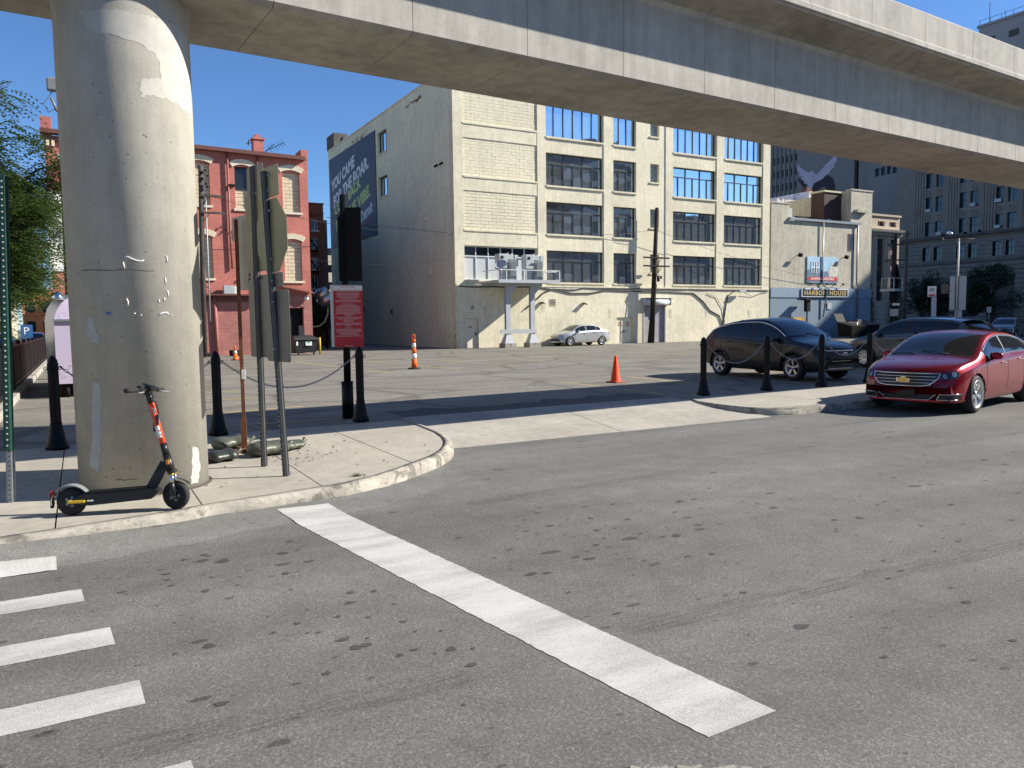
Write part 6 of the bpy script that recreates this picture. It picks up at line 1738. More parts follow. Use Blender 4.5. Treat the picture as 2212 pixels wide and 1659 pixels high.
# ------------------------------------------------------------------ sandbags
SBG = simple('olive_sandbag', (.085, .092, .065), .4, var=.3, scale=9, bump=.6); SBD = simple('dark_sandbag', (.035, .042, .032), .32, var=.3, scale=9, bump=.6)
def sandbag(c, L, W, H, rz, mt, lab, seed):
    r = random.Random(seed); m = MB(); NU_, NV_ = 22, 14; vs = []
    from mathutils import noise as mn
    for i in range(NU_+1):
        u = i/NU_*2-1
        e = max(.0, 1-abs(u)**3.2)**.55
        e = e*(1-.16*cos(u*3)) + .05
        for j in range(NV_):
            a = 2*pi*j/NV_
            y, z = cos(a), sin(a)
            p = Vector((u*2.1+seed, y, z*1.3)); d = mn.noise(p*1.4)*.22+mn.noise(p*4)*.09
            zz = z*H/2*(e+d*e) if z > 0 else z*H*.42*e
            vs.append((u*L/2*(1+.05*d), y*W/2*(e+d*.5), max(-H*.42, zz)+H*.42))
    m.add(vs, [(i*NV_+j, i*NV_+(j+1) % NV_, (i+1)*NV_+(j+1) % NV_, (i+1)*NV_+j) for i in range(NU_) for j in range(NV_)]+[tuple(range(NV_-1, -1, -1)), tuple(NU_*NV_+j for j in range(NV_))], True)
    t = thing('sandbag', lab, 'sandbag', c, rz, 'sandbags at the sign stand')
    m.build('sack', mt, t, True)
    m = MB(); m.lathe([(.015, 0), (.03, .02), (.012, .04), (.035, .09), (.02, .1)], (L/2*.96, 0, H*.38), 9, Matrix.Rotation(.9, 3, 'Y')); m.build('tied_neck', mt, t, True)
sandbag((1.42, 9.72, .13), .38, .32, .15, radians(20), SBD, 'dark sandbag nearest the concrete pier', 1)
sandbag((1.68, 10.62, .13), .50, .36, .19, radians(12), SBG, 'olive sandbag behind the rusty stand', 5)
sandbag((2.0, 9.86, .13), .52, .36, .20, radians(14), SBG, 'light olive sandbag right of the rusty stand between the posts', 9)
sandbag((2.34, 10.14, .13), .40, .30, .13, radians(30), SBG, 'flat sandbag at the right end of the pile', 13)

# ------------------------------------------------------------------ dumpster by the brick building
dp = thing('dumpster', 'black wheeled dumpster with white label before the brick archway', 'dumpster', (10.7, 42.3, LZ))
DB = simple('dumpster_black', (.025, .027, .027), .6, var=.3, scale=3)
m = MB(); x, y, z = 10.72, 42.3, LZ
m.add([(x-.52, y-.35, z+.14), (x+.52, y-.35, z+.14), (x+.52, y+.4, z+.14), (x-.52, y+.4, z+.14), (x-.64, y-.5, z+.86), (x+.64, y-.5, z+.86), (x+.64, y+.5, z+.95), (x-.64, y+.5, z+.95)], [(3, 2, 1, 0), (0, 1, 5, 4), (1, 2, 6, 5), (2, 3, 7, 6), (3, 0, 4, 7), (4, 5, 6, 7)]); m.build('bin', DB, dp)
m = MB(); m.add([(x-.68, y-.54, z+.84), (x+.68, y-.54, z+.84), (x+.68, y+.54, z+.94), (x-.68, y+.54, z+.94), (x-.66, y-.52, z+.9), (x+.66, y-.52, z+.9), (x+.45, y+.3, z+1.08), (x-.45, y+.3, z+1.08)], [(3, 2, 1, 0), (4, 5, 6, 7), (0, 1, 5, 4), (1, 2, 6, 5), (2, 3, 7, 6), (3, 0, 4, 7)]); m.build('lid', DB, dp)
MB().bx(x-.25, x+.05, y+.1, y+.16, z+.95, z+1.6).build('open_flap', DB, dp)
MB().bx(x-.05, x+.28, y-.475, y-.45, z+.52, z+.80).build('label', SW, dp)
MB().bx(x+.04, x+.18, y-.481, y-.472, z+.66, z+.73).build('label_mark', simple('label_green', (.08, .35, .15), .6), dp)
MB().bx(x-.56, x-.47, y-.48, y-.45, z+.53, z+.79).build('label', SW, dp)
for dx in (-.42, .42): MB().cyl((x+dx-.03, y-.3, z+.08), (x+dx+.03, y-.3, z+.08), .08, n=12).build('caster', RUBBER, dp)
o = MB().cyl((11.75, 43.0, LZ), (11.75, 43.0, 1.05), .06, n=12).build('guard_post', YEL); tag(o, 'short yellow guard post right of the black dumpster', 'guard post', 'yellow guard posts')
o = MB().cyl((20.9, 44.6, LZ), (20.9, 44.6, 1.05), .06, n=12).build('guard_post', YEL); tag(o, 'short yellow guard post at the foot of the warehouse corner', 'guard post', 'yellow guard posts')
for k, (x, y, w_, h, lab) in enumerate(((5.95, 44.2, .4, .2, 'low black bin lid lying left of the collared cone'), (7.35, 43.9, .5, .32, 'black crate against the brick wall right of the collared cone'))):
    t = thing('discarded_crate', lab, 'crate', (x, y, LZ)); MB().cbox((x, y, LZ+h/2), (w_, .4, h), .03, .2).build('tub', BLACKM, t); MB().cbox((x+.1, y-.22, LZ+h*.6), (w_*.4, .03, .08), .01, .2).build('handle', RUBBER, t)
# ------------------------------------------------------------------ far buildings, right
STONE = concrete('grey_limestone', (.27, .235, .20), stain=.3, streak=.2, bump=.3, big=.4)
STONED = concrete('darker_stone', (.12, .105, .095), stain=.5, bump=.3, big=.6)  # darker tone for cornices, dentils, backing walls and tower vents
OFFW = concrete('office_panel', (.24, .225, .215), stain=.15, bump=.1, big=.3)
def wallX(mb, y0, y1, z0, z1, ops, x0, x1):
    ys = sorted({y0, y1, *[o[0] for o in ops if y0 < o[0] < y1], *[o[1] for o in ops if y0 < o[1] < y1]})
    for a, b in zip(ys, ys[1:]):
        zz = z0
        for o in sorted([o for o in ops if o[0] < b-1e-6 and o[1] > a+1e-6], key=lambda o: o[2]):
            if o[2] > zz: mb.bx(x0, x1, a, b, zz, min(o[2], z1))
            zz = max(zz, o[3])
        if zz < z1: mb.bx(x0, x1, a, b, zz, z1)
def wallX_parts(y0, y1, z0, z1, ops, x0, x1, name, mt, par):
    q = MB(); wallX(q, y0, y1, z0, z1, ops, x0, x1)
    for k in range(len(q.v)//8):
        m = MB(); m.add(q.v[k*8:k*8+8], [[i-k*8 for i in f] for f in q.f[k*6:k*6+6]], False); m.build(name, mt, par)
CX = 125.
cl = thing('classical_building', 'dark classical stone office building with arched ground floor in deep shade', 'building', (CX, 62, 0))
prs = []
y = 80.5
while y > 46: prs.append((y-1.35, y)); prs.append((y-3.3, y-1.95)); y -= 5.72
ops_u = [(a, b, z0, z1) for a, b in prs for z0, z1 in ((15.25, 17.6), (19.25, 21.7), (23.2, 25.6))]
m = MB(); wallX(m, 45, 85.3, 15.1, 26.3, ops_u, CX, CX+.8); m.build('upper_wall', STONE, cl)
ops_a = [(a, b, 11.15, 13.4) for a, b in prs]
zc_ = 10.95
while zc_ < 14.5:
    wallX_parts(45, 85.3, zc_+.03, min(zc_+.62, 14.6), ops_a, CX-.08, CX+.8, 'stone_course', STONE, cl); zc_ += .66
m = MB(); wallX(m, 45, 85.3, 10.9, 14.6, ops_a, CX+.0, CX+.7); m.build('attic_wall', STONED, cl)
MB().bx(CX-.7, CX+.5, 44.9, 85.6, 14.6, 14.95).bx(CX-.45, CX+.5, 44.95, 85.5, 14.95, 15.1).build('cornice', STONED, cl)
MB().bx(CX-.3, CX+.5, 44.9, 85.4, 10.45, 10.9).build('string_course', STONE, cl)
m = MB()
yy = 45.2
while yy < 85: m.bx(CX-.36, CX-.29, yy, yy+.22, 10.55, 10.78); yy += .5
tag(m.build('dentil', STONED, cl), kind='stuff')
# ground floor arches as stepped courses
arcs = [(80.5-5.72*k-1.65) for k in range(6)]
zc_ = .3
while zc_ < 10.3:
    zt = min(zc_+.7, 10.42); ops = []
    for c_ in arcs:
        z_ = (zc_+zt)/2
        if z_ < 6.6: hw_ = 1.9
        elif z_ < 8.5: hw_ = 1.9*sqrt(max(0, 1-((z_-6.6)/1.95)**2))
        else: hw_ = 0
        if hw_ > .15: ops.append((c_-hw_, c_+hw_, 0, 20))
    wallX_parts(45, 85.3, zc_+.03, zt-.02, ops, CX-.1, CX+.8, 'stone_course', STONE, cl); zc_ += .72
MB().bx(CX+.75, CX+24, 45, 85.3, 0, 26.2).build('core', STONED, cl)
WREF = glassy('old_window_glass', (.06, .075, .085), .05, .35)
for (a, b, z0, z1) in ops_u+ops_a:
    if z0 > 23 and a < 60: continue
    if a < 58: continue
    w = MB().bx(CX+.35, CX+.42, a, a+.06, z0, z1).bx(CX+.35, CX+.42, b-.06, b, z0, z1).bx(CX+.35, CX+.42, a+.06, b-.06, z0, z0+.06).bx(CX+.35, CX+.42, a+.06, b-.06, (z0+z1)/2-.03, (z0+z1)/2+.03).bx(CX+.35, CX+.42, a+.06, b-.06, z1-.06, z1).bx(CX+.36, CX+.41, (a+b)/2-.02, (a+b)/2+.02, z0+.06, z1-.06).build('window', FRAME, cl)
    MB().quad((CX+.39, a, z0), (CX+.39, a, z1), (CX+.39, b, z1), (CX+.39, b, z0)).build('pane', WREF, w)
for k, (a, b, z0) in enumerate(((77.4, 78.3, 15.3), (79.4, 80.2, 19.3), (68.0, 69.0, 19.4), (72.0, 72.8, 19.3), (68.1, 68.9, 15.4))):
    MB().bx(CX-.15, CX+.35, a, b, z0, z0+.5).build('window_unit', STEELG, cl)
m = MB()
for k in range(7):
    yc = 81.6-5.72*k
    for q in range(5): m.bx(CX-.12, CX, yc-.6+q*.45-.8, yc-.6+q*.45-.5, 15.1, 26.2)
tag(m.build('fluting', STONE, cl), kind='stuff')
for a, b in prs[:8]:
    MB().lathe([(.42, 0), (.42, .1), (.3, .1), (.3, .02)], (CX, (a+b)/2, 18.4), 16, Matrix.Rotation(-pi/2, 3, 'Y')).build('roundel', STONE, cl)
    MB().lathe([(.42, 0), (.42, .1), (.3, .1), (.3, .02)], (CX, (a+b)/2, 22.45), 16, Matrix.Rotation(-pi/2, 3, 'Y')).build('roundel', STONE, cl)
# taller wing of the same block, out of frame to the right: it shades the far street corner
tb = thing('office_tower', 'tall stone tower beyond the right picture edge shading the far corner', 'building', (CX+12, 22, 0))
m = MB()
for k in range(12): m.bx(CX, CX+24, 0, 45, k*4, k*4+2.0); m.bx(CX+.4, CX+23.6, .4, 44.6, k*4+2.0, k*4+4)
m.build('wall', STONE, tb); MB().bx(CX-.4, CX+24.4, -.4, 45.0, 48, 48.6).build('cornice', STONED, tb)
# distant tower showing above the guideway at top right
tw = thing('distant_tower', 'pale office tower top rising above the guideway at the upper right', 'building', (165, 78, 0))
TWR = concrete('tower_panel', (.34, .32, .32), stain=.12, bump=.1, big=.2)
MB().bx(165, 195, 60, 95.5, 0, 61).build('wall', TWR, tw)
MB().bx(164.7, 195.3, 59.7, 95.8, 61, 61.5).build('coping', TWR, tw)
for k in range(6): MB().bx(164.9, 165.02, 92.2-k*4.6, 95.0-k*4.6-.9, 57.3, 58.6).build('vent_band', STONED, tw)
MB().cyl((166, 94, 61.5), (166, 94, 66), .06, n=5).build('mast', BLACKM, tw)
MB().cyl((168, 92, 61.5), (168, 92, 64), .05, n=5).build('mast', BLACKM, tw)
m = MB()
for k in range(16): m.cyl((165.1, 95.5-k*2.2, 61.5), (165.1, 95.5-k*2.2, 62.5), .05, n=4)
m.box((165.1, 78, 62.5), (.06, 35, .06)); m.build('roof_rail', BLACKM, tw)
# office block with bird mural
MX_ = 140.
mo = thing('mural_office', 'grey office block with a large winged bird painted on its blank wall', 'building', (MX_+10, 115, 0))
wins = [(126.55-k*1.22-.45, 126.55-k*1.22) for k in range(6)]
opm = [(a, b, z, z+1.6) for a, b in wins for z in (38.0-1.4-3.05*k for k in range(12))]
m = MB(); wallX(m, 119.9, 128, 2, 42, opm, MX_, MX_+.5); m.build('window_wall', OFFW, mo)
MB().bx(MX_+.4, MX_+25, 119.9, 128, 0, 41.9).build('core', GLASSD, mo)
for a, b in wins: MB().bx(MX_-.25, MX_, b+.15, b+.5, 2, 41).build('fin', OFFW, mo)
MB().bx(MX_, MX_+25, 105.4, 119.88, 0, 42).build('mural_wall', OFFW, mo)
MB().bx(MX_+.8, MX_+25, 104.4, 105.4, 0, 42).build('dark_reveal', BLACKM, mo)
MB().bx(MX_, MX_+25, 94, 104.4, 0, 42).build('blank_wall', OFFW, mo)
PWING = simple('mural_lilac', (.50, .44, .52), .8, var=.2, scale=.9); PHAIR = simple('mural_dark', (.035, .03, .035), .8, var=.3); PSKIN = simple('mural_rose', (.28, .14, .14), .8, var=.3)
def muralpoly(pts, d, mt, nm): 
    MB().prism([(-y_, z_) for y_, z_ in pts], d, d+.02, Matrix(((0, 0, -1, MX_), (-1, 0, 0, 0), (0, 1, 0, 0), (0, 0, 0, 1)))).build(nm, mt, mo)
muralpoly([(119.8, 32.6), (118.6, 31.0), (117.5, 29.5), (116.9, 27.0), (110.2, 27.0), (109.9, 29.6), (110.6, 31.4), (112.2, 32.2), (114, 31.2), (116, 31.8), (118, 32.4)], .005, PHAIR, 'mural_hair')
muralpoly([(114.4, 27.0), (114.2, 29.0), (113.3, 29.8), (112.3, 29.6), (112.0, 27.0)], .03, PSKIN, 'mural_face')
lw = [(119.7, 35.9), (119.0, 35.0), (118.3, 34.4), (117.4, 33.8), (116.6, 33.4), (116.0, 33.7), (115.4, 33.4), (115.5, 32.0), (116.2, 29.4), (116.9, 29.8), (117.1, 31.0), (117.9, 31.3), (117.9, 31.9), (118.7, 32.2), (118.5, 32.8), (119.4, 33.3), (119.1, 33.8), (119.9, 34.5)]
rw = [(115.4, 33.2), (114.6, 32.6), (113.6, 33.3), (112.4, 34.3), (111.2, 35.0), (110.2, 35.9), (109.4, 36.3), (109.6, 35.3), (109.5, 34.6), (110.1, 34.0), (110.3, 33.4), (111.0, 33.0), (111.5, 32.3), (112.4, 32.0), (113.2, 31.4), (114.2, 31.2), (115.2, 30.9), (116.1, 29.5)]
muralpoly(lw, .06, PWING, 'mural_wing'); muralpoly(rw, .06, PWING, 'mural_wing')
muralpoly([(101.0, 24.8), (95.4, 25.3), (95.2, 20), (99.4, 20.0)], .01, PSKIN, 'mural_wedge')
mi = thing('low_office_wing', 'dark grey office wing with a window strip between mural block and stone building', 'building', (135, 92, 0))
m = MB(); wallX(m, 86, 96.3, 0, 38, [(90.4+1.2*k, 91.3+1.2*k, z0, z0+1.5) for k in range(4) for z0 in (28.2, 31.6)], 132, 132.5); m.build('wall', OFFW, mi)
MB().bx(132.4, 139, 86, 96.3, 0, 37.9).build('core', GLASSD, mi)
# sunlit beige building
BEI = concrete('sunlit_beige_stone', (.52, .43, .33), stain=.15, bump=.1, big=.4)
be = thing('beige_stone_building', 'sunlit beige stone building with tall pilasters right of the bar', 'building', (90, 66, 0))
opb = [(x, x+1.7, 4.0, 12.2) for x in (86.9, 89.7, 92.45, 95.15)]+[(x, x+1.45, 13.85, 14.5) for x in (87.1, 89.9, 92.6, 95.0)]
m = MB(); wall_with_openings(m, 80, 97.2, 0, 15.15, opb, 66, 66.6); m.build('wall', BEI, be)
MB().bx(80, 97.0, 66.5, 78, 0, 15.1).build('core', GLASSD, be)
MB().bx(79.8, 97.4, 65.3, 66.1, 13.0, 13.4).bx(79.9, 97.3, 65.6, 66.1, 12.6, 13.0).build('cornice', BEI, be)
MB().bx(79.9, 97.3, 65.8, 66.2, 15.15, 15.4).build('coping', BEI, be)
for x in (86.3, 89.1, 91.8, 94.55): MB().bx(x, x+.5, 65.75, 66, 3.5, 12.6).build('pilaster', BEI, be)
for x, x1, z0, z1 in opb:
    w = MB().bx(x, x1, 66.3, 66.36, z0, z0+.08).bx((x+x1)/2-.05, (x+x1)/2+.05, 66.3, 66.36, z0+.08, z1).build('window', FRAME if z1 < 13 else WFRAME, be)
    if z1 < 13:
        for q in range(3): MB().bx(x, x1, 66.28, 66.36, z0+2+q*2.1, z0+2.6+q*2.1).build('transom_panel', BROWN, w)
    MB().quad((x, 66.34, z0), (x1, 66.34, z0), (x1, 66.34, z1), (x, 66.34, z1)).build('pane', WREF, w)

# buildings across the street behind the camera: seen as reflections in the glazing
DK = concrete('tower_dark', (.16, .155, .15), stain=.2, bump=.1, big=.2); LT = concrete('tower_light_band', (.42, .40, .37), stain=.1, bump=.1, big=.3)
ot = thing('banded_tower', 'banded office tower across the street behind the camera, mirrored in the glazing', 'building', (90, -48, 0))
for k in range(10):
    MB().bx(72, 106, -56, -40, k*3.5, k*3.5+2.1).build('window_band', DK, ot)
    if k > 3: MB().bx(86, 106, -56, -39.7, k*3.5+2.1, k*3.5+3.5).build('pale_band', LT, ot)
    else: MB().bx(72, 106, -56, -39.9, k*3.5+2.1, k*3.5+3.5).build('dark_band', DK, ot)
MB().bx(76, 98, -54, -42, 31, 38).build('roof_house', DK, ot)
for x0, x1, h, lab in ((107, 124, 25.5, 'plain dark block right of the banded tower behind the camera'), (125, 150, 26.5, 'second dark block further right behind the camera'), (30, 70, 13, 'low dark block across the street behind the camera'), (-40, 28, 10, 'long low block across the street at the back of the camera')):
    t = thing('opposite_block', lab, 'building', ((x0+x1)/2, -48, 0))
    MB().bx(x0, x1, -56, -40, 0, h).build('wall', DK, t)
    for k in range(int(h/3.4)): MB().bx(x0+.5, x1-.5, -40, -39.85, 1+k*3.4, 2.6+k*3.4).build('window_band', GLASSD, t)
    MB().bx(x0-.2, x1+.2, -56.2, -39.7, h, h+.4).build('coping', LT, t)
wl = thing('added_bounce_block', 'tall pale unseen block added off the left picture edge to bounce sunlight', 'building', (-30, 40, 0))  # unseen block added for its bounce light on the warehouse side wall
WHT = concrete('white_render', (.40, .37, .33), stain=.1, bump=.1, big=.3)
MB().bx(-45, -24, 8, 95, 0, 24).build('wall', WHT, wl)
for k in range(6):
    for q in range(14): MB().bx(-24.0, -23.9, 12+q*5.8, 15.2+q*5.8, 1.5+k*3.7, 3.6+k*3.7).build('window', WREF, wl)
# far end of the side street, seen under the tree at left
for x0, x1, y0, h, mt, lab in ((-26, -9.5, 150, 12, BEI, 'sunlit beige block at the far end of the side street'), (-9, -3, 170, 9, simple('orange_render', (.50, .20, .08), .8), 'orange fronted shop at the far end of the side street'), (-2.6, 12, 165, 8, WHT, 'pale low block at the end of the side street behind the trailer')):
    t = thing('far_street_block', lab, 'building', ((x0+x1)/2, y0+5, 0))
    MB().bx(x0, x1, y0, y0+12, 0, h).build('wall', mt, t)
    MB().bx(x0-.2, x1+.2, y0-.2, y0+12.2, h, h+.5).build('coping', LT, t)
    n_ = int((x1-x0)/2.6)
    for q in range(n_):
        for z_ in (1.2, 4.8): MB().bx(x0+.6+q*2.6, x0+2.0+q*2.6, y0-.06, y0+.02, z_, z_+1.9).build('window', GLASSD, t)

# ------------------------------------------------------------------ street furniture at the far right corner
lp = thing('lamp_post', 'tall street lamp post with bright head and pale banner panels on a concrete base', 'lamp post', (59.8, 35.6, 0))
POLEB = simple('brown_pole', (.10, .085, .07), .6)
MB().bx(59.55, 60.05, 35.2, 36.0, 0, .95).build('concrete_base', BEI, lp)
MB().cyl((59.8, 35.6, .9), (59.8, 35.6, 7.8), .085, .06, n=12).build('pole', simple('pale_pole', (.5, .47, .4), .5), lp)
u_ = Vector((.51, -.86, 0))
def LPt(d, z): return Vector((59.8, 35.6, z))+u_*d
MB().tube([LPt(-1.1, 8.0), LPt(-1.08, 7.8), LPt(-.9, 7.72), LPt(0, 7.72), LPt(1.15, 7.7)], .035, 6).build('arm', POLEB, lp)
lh = MB().lathe([(.05, -.1), (.22, -.06), (.27, .02), (.18, .1), (.04, .13)], LPt(-.62, 8.25), 16, Matrix.Rotation(.5, 3, 'X')).build('lamp_head', simple('mirror_lamp', (.85, .85, .85), .12, metal=.9, var=.02), lp)
for d, z in ((-1.05, 8.12), (.4, 8.2), (1.35, 8.3)): MB().box(LPt(d, z), (.32, .22, .07), .6, M=Matrix.Rotation(.35, 3, 'Y')).build('flood_head', BLACKM, lp)
for d in (.42, 1.15): MB().cyl(LPt(d, 7.7), LPt(d, 8.15), .025, n=5).build('stem', BLACKM, lp)
PNL = simple('pale_panel', (.46, .46, .45), .6, var=.06)
for d, w_ in ((-.33, .36), (.36, .48)):
    p = LPt(d, 3.6); MB().box(p, (w_, .08, 2.62), -1.03).build('banner_panel', PNL, lp)
MB().box(LPt(.12, 1.9), (.5, .08, .7), -1.03).build('lower_panel', PNL, lp)
for z in (2.3, 3.6, 4.9): MB().box(LPt(0, z), (1.0, .05, .05), -1.03).build('panel_bracket', POLEB, lp)
MB().box(LPt(-.85, 3.95), (.5, .05, .75), -1.03).build('wire_frame', POLEB, lp)
sp = thing('totem_sign', 'white totem sign with small picture head left of the lamp post', 'sign', (60.2, 37.7, 0))
MB().cyl((60.2, 37.7, 0), (60.2, 37.7, 3.4), .05, n=8).build('post', PNL, sp)
MB().box((60.2, 37.7, 2.5), (.36, .1, 1.7), -1.03).build('panel', simple('pale_blue_panel', (.42, .48, .56), .5), sp)
hdp = MB().box((60.1, 37.83, 3.82), (.62, .12, .84), -1.03).build('head', SW, sp)
MB().box((60.05, 37.80, 3.52), (.44, .13, .14), -1.03).build('head_band', REDN, hdp); MB().box((60.05, 37.80, 4.02), (.34, .13, .05), -1.03).box((60.0, 37.8, 3.9), (.3, .13, .04), -.9).build('head_mark', SN, hdp)
u1 = thing('utility_pole', 'wooden utility pole with transformer platform right of the blue and cream bar', 'utility pole', (75.2, 51.6, 0))
MB().cyl((75.2, 51.7, 0), (75.3, 51.55, 10.5), .2, .14, n=10).build('shaft', WOOD, u1)
for z, L_ in ((7.8, 2.0), (9.4, 1.6)): MB().box((75.3, 51.5, z), (.14, L_, .14), .55).build('cross_arm', WOODG, u1)
MB().bx(73.6, 75.2, 50.4, 52.0, 4.5, 4.75).build('platform', PNL, u1)
m = MB()
for x_, y_ in ((73.7, 50.5), (73.7, 51.9), (75.1, 50.5), (75.1, 51.9)): m.box((x_, y_, 5.3), (.07, .07, 1.1))
m.box((74.4, 50.5, 5.85), (1.5, .06, .06)); m.box((73.7, 51.2, 5.85), (.06, 1.5, .06)); m.build('platform_rail', PNL, u1)
MB().box((74.9, 51.2, 2.3), (.06, .8, .75), .5).build('box_sign', PNL, u1); MB().box((74.9, 51.0, 3.15), (.06, .7, .25), .5).build('arrow_sign', SW, u1)
u2_ = thing('utility_pole', 'bare brown pole standing right of the platform utility pole', 'utility pole', (74.75, 49.9, 0))
MB().cyl((74.75, 49.9, 0), (74.75, 49.9, 10.6), .16, .12, n=10).build('shaft', WOODG, u2_); MB().box((74.75, 49.8, 10.3), (.1, .6, .1)).build('cap_arm', WOODG, u2_)
ow = thing('one_way_sign', 'black ONE WAY sign with white arrow near the right picture edge', 'sign', (78, 38.6, 0))
MB().cyl((78, 38.6, 0), (78, 38.6, 3.4), .04, n=8).build('post', GALV, ow)
dr = Vector((.46, -.89, 0))
bp = MB().box((78, 38.6, 3.2), (1.25, .04, .42), -1.09).build('plate', BLACKM, ow)
Mo = frame_M(Vector((78, 38.6, 3.2))+Vector((-.89, -.46, 0))*.026, dr, (0, 0, 1))
MB().plate([(-.56, -.11), (.3, -.11), (.3, -.17), (.58, 0), (.3, .17), (.3, .11), (-.56, .11)], Mo, .004).build('arrow', SW, bp)
text('ONE WAY', 'lettering', Mo @ Matrix.Translation((-.1, 0, .004)), BLACKM, bp, .13, w=.66, h=.13)
pk = thing('parking_sign', 'small white parking sign on a thin post at the shaded far kerb', 'sign', (70, 38.8, 0))
MB().cyl((70, 38.8, 0), (70, 38.8, 2.6), .03, n=6).build('post', GALV, pk); MB().box((70, 38.8, 2.35), (.35, .03, .5), -1.05).build('plate', PNL, pk)

# ------------------------------------------------------------------ trees
def leafmat(name, c, var=.35):
    n = NT(name)
    f = n.noise(.9, 4, .6)
    cc = n.mix(n.ramp(f, (.3, 0.), (.7, 1.)), sc3(c, 1-var), (c[0]*1.5, c[1]*1.35, c[2]*1.1))
    n.p.inputs['Transmission Weight'].default_value = 0
    n.p.inputs['Subsurface Weight'].default_value = 0
    m = n.fin(cc, .55, spec=.3)
    t = n.t; tr = t.nodes.new('ShaderNodeBsdfTranslucent'); mx = t.nodes.new('ShaderNodeMixShader'); out = t.nodes['Material Output']
    n.link(cc, tr.inputs[0]); mx.inputs[0].default_value = .35
    n.link(n.p.outputs[0], mx.inputs[1]); n.link(tr.outputs[0], mx.inputs[2]); n.link(mx.outputs[0], out.inputs[0])
    return m
LOCUST = leafmat('locust_leaf', (.072, .122, .036)); DLEAF = leafmat('dark_leaf', (.03, .05, .02)); SPRUCE = leafmat('spruce_needle', (.022, .04, .025)); GLEAF = leafmat('mid_leaf', (.05, .09, .025))
BARK = concrete('bark', (.07, .055, .042), stain=.5, streak=.4, bump=.6, big=2)
def locust(loc, lab, H, R, n_spray, seed, trunk_lean=(0, 0), z0=1.8, leaf=.034, mt=LOCUST, name='locust_tree', group=None, drop=.5):
    r = random.Random(seed); t = thing(name, lab, 'tree', loc, 0, group)
    L = Vector(loc); top = L+Vector((trunk_lean[0], trunk_lean[1], H*.75))
    tr_ = MB(); pts = [L.lerp(top, k/6)+Vector((r.uniform(-.08, .08), r.uniform(-.08, .08), 0)) for k in range(7)]
    tr_.tube(pts, [.16*(1-k/8)*(H/6) for k in range(7)], 9)
    tips = []
    for k in range(16):
        s = pts[2+k % 5]; a = 2*pi*k/16*2.4+r.random(); rr = R*r.uniform(.5, 1.0); zz = z0+(H-z0)*(.25+.75*((k*7) % 16)/16)
        e = L+Vector((trunk_lean[0]+rr*cos(a), trunk_lean[1]+rr*sin(a), zz)); mid = s.lerp(e, .5)+Vector((0, 0, .35))
        tr_.tube([s, mid, e], [.05, .03, .012], 6)
        for q in range(6):
            b0 = s.lerp(mid, .4+.1*q) if q < 3 else mid.lerp(e, (q-2)*.3); e2 = b0+Vector((r.gauss(0, 1), r.gauss(0, 1), r.gauss(.1, .5))).normalized()*R*.38
            tr_.tube([b0, b0.lerp(e2, .5)+Vector((0, 0, .08)), e2], [.014, .01, .005], 5); tips.append((b0, e2))
        tips.append((mid, e))
    tr_.build('trunk', BARK, t)
    m = MB(); vs = m.v; fs = m.f
    for i in range(n_spray):
        b0, e2 = tips[r.randrange(len(tips))]
        u = r.random()**.6; p = b0.lerp(e2, u*1.08)+Vector((r.gauss(0, .11*R/2), r.gauss(0, .11*R/2), r.gauss(0, .1*R/2)))
        # a drooping compound frond: rachis with paired leaflets
        d = Vector((r.gauss(0, 1), r.gauss(0, 1), 0)).normalized(); fl = r.uniform(.16, .32)*leaf/.034; nn_ = 7
        sidev = Vector((-d.y, d.x, 0))
        for k in range(nn_):
            s = (k+1)/nn_; q = p+d*fl*s-Vector((0, 0, drop*fl*s*s))
            for sg in (-1, 1):
                a = sidev*sg; w_ = d*leaf*.33; l_ = leaf*(1.25-.5*abs(s-.5))
                tip = q+a*l_+Vector((0, 0, -l_*.35+r.uniform(-.01, .01)))
                b_ = len(vs); vs += [tuple(q-w_*.5), tuple(q+a*l_*.5-w_+Vector((0, 0, -l_*.1))), tuple(tip), tuple(q+a*l_*.5+w_+Vector((0, 0, -l_*.1)))]
                fs.append([b_, b_+1, b_+2, b_+3]); m.mi.append(0); m.sm.append(False)
    m.build('crown', mt, t)
    return t
locust((-2.15, 23.6, .1), 'feathery green street tree at the far left beside the fence', 7.5, 2.5, 5600, 3, (.35, .1), 1.9, .085)
locust((-3.6, 34, .1), 'second feathery street tree further along the fence', 7.6, 2.8, 4500, 8, (.2, 0), 2.0, .11)
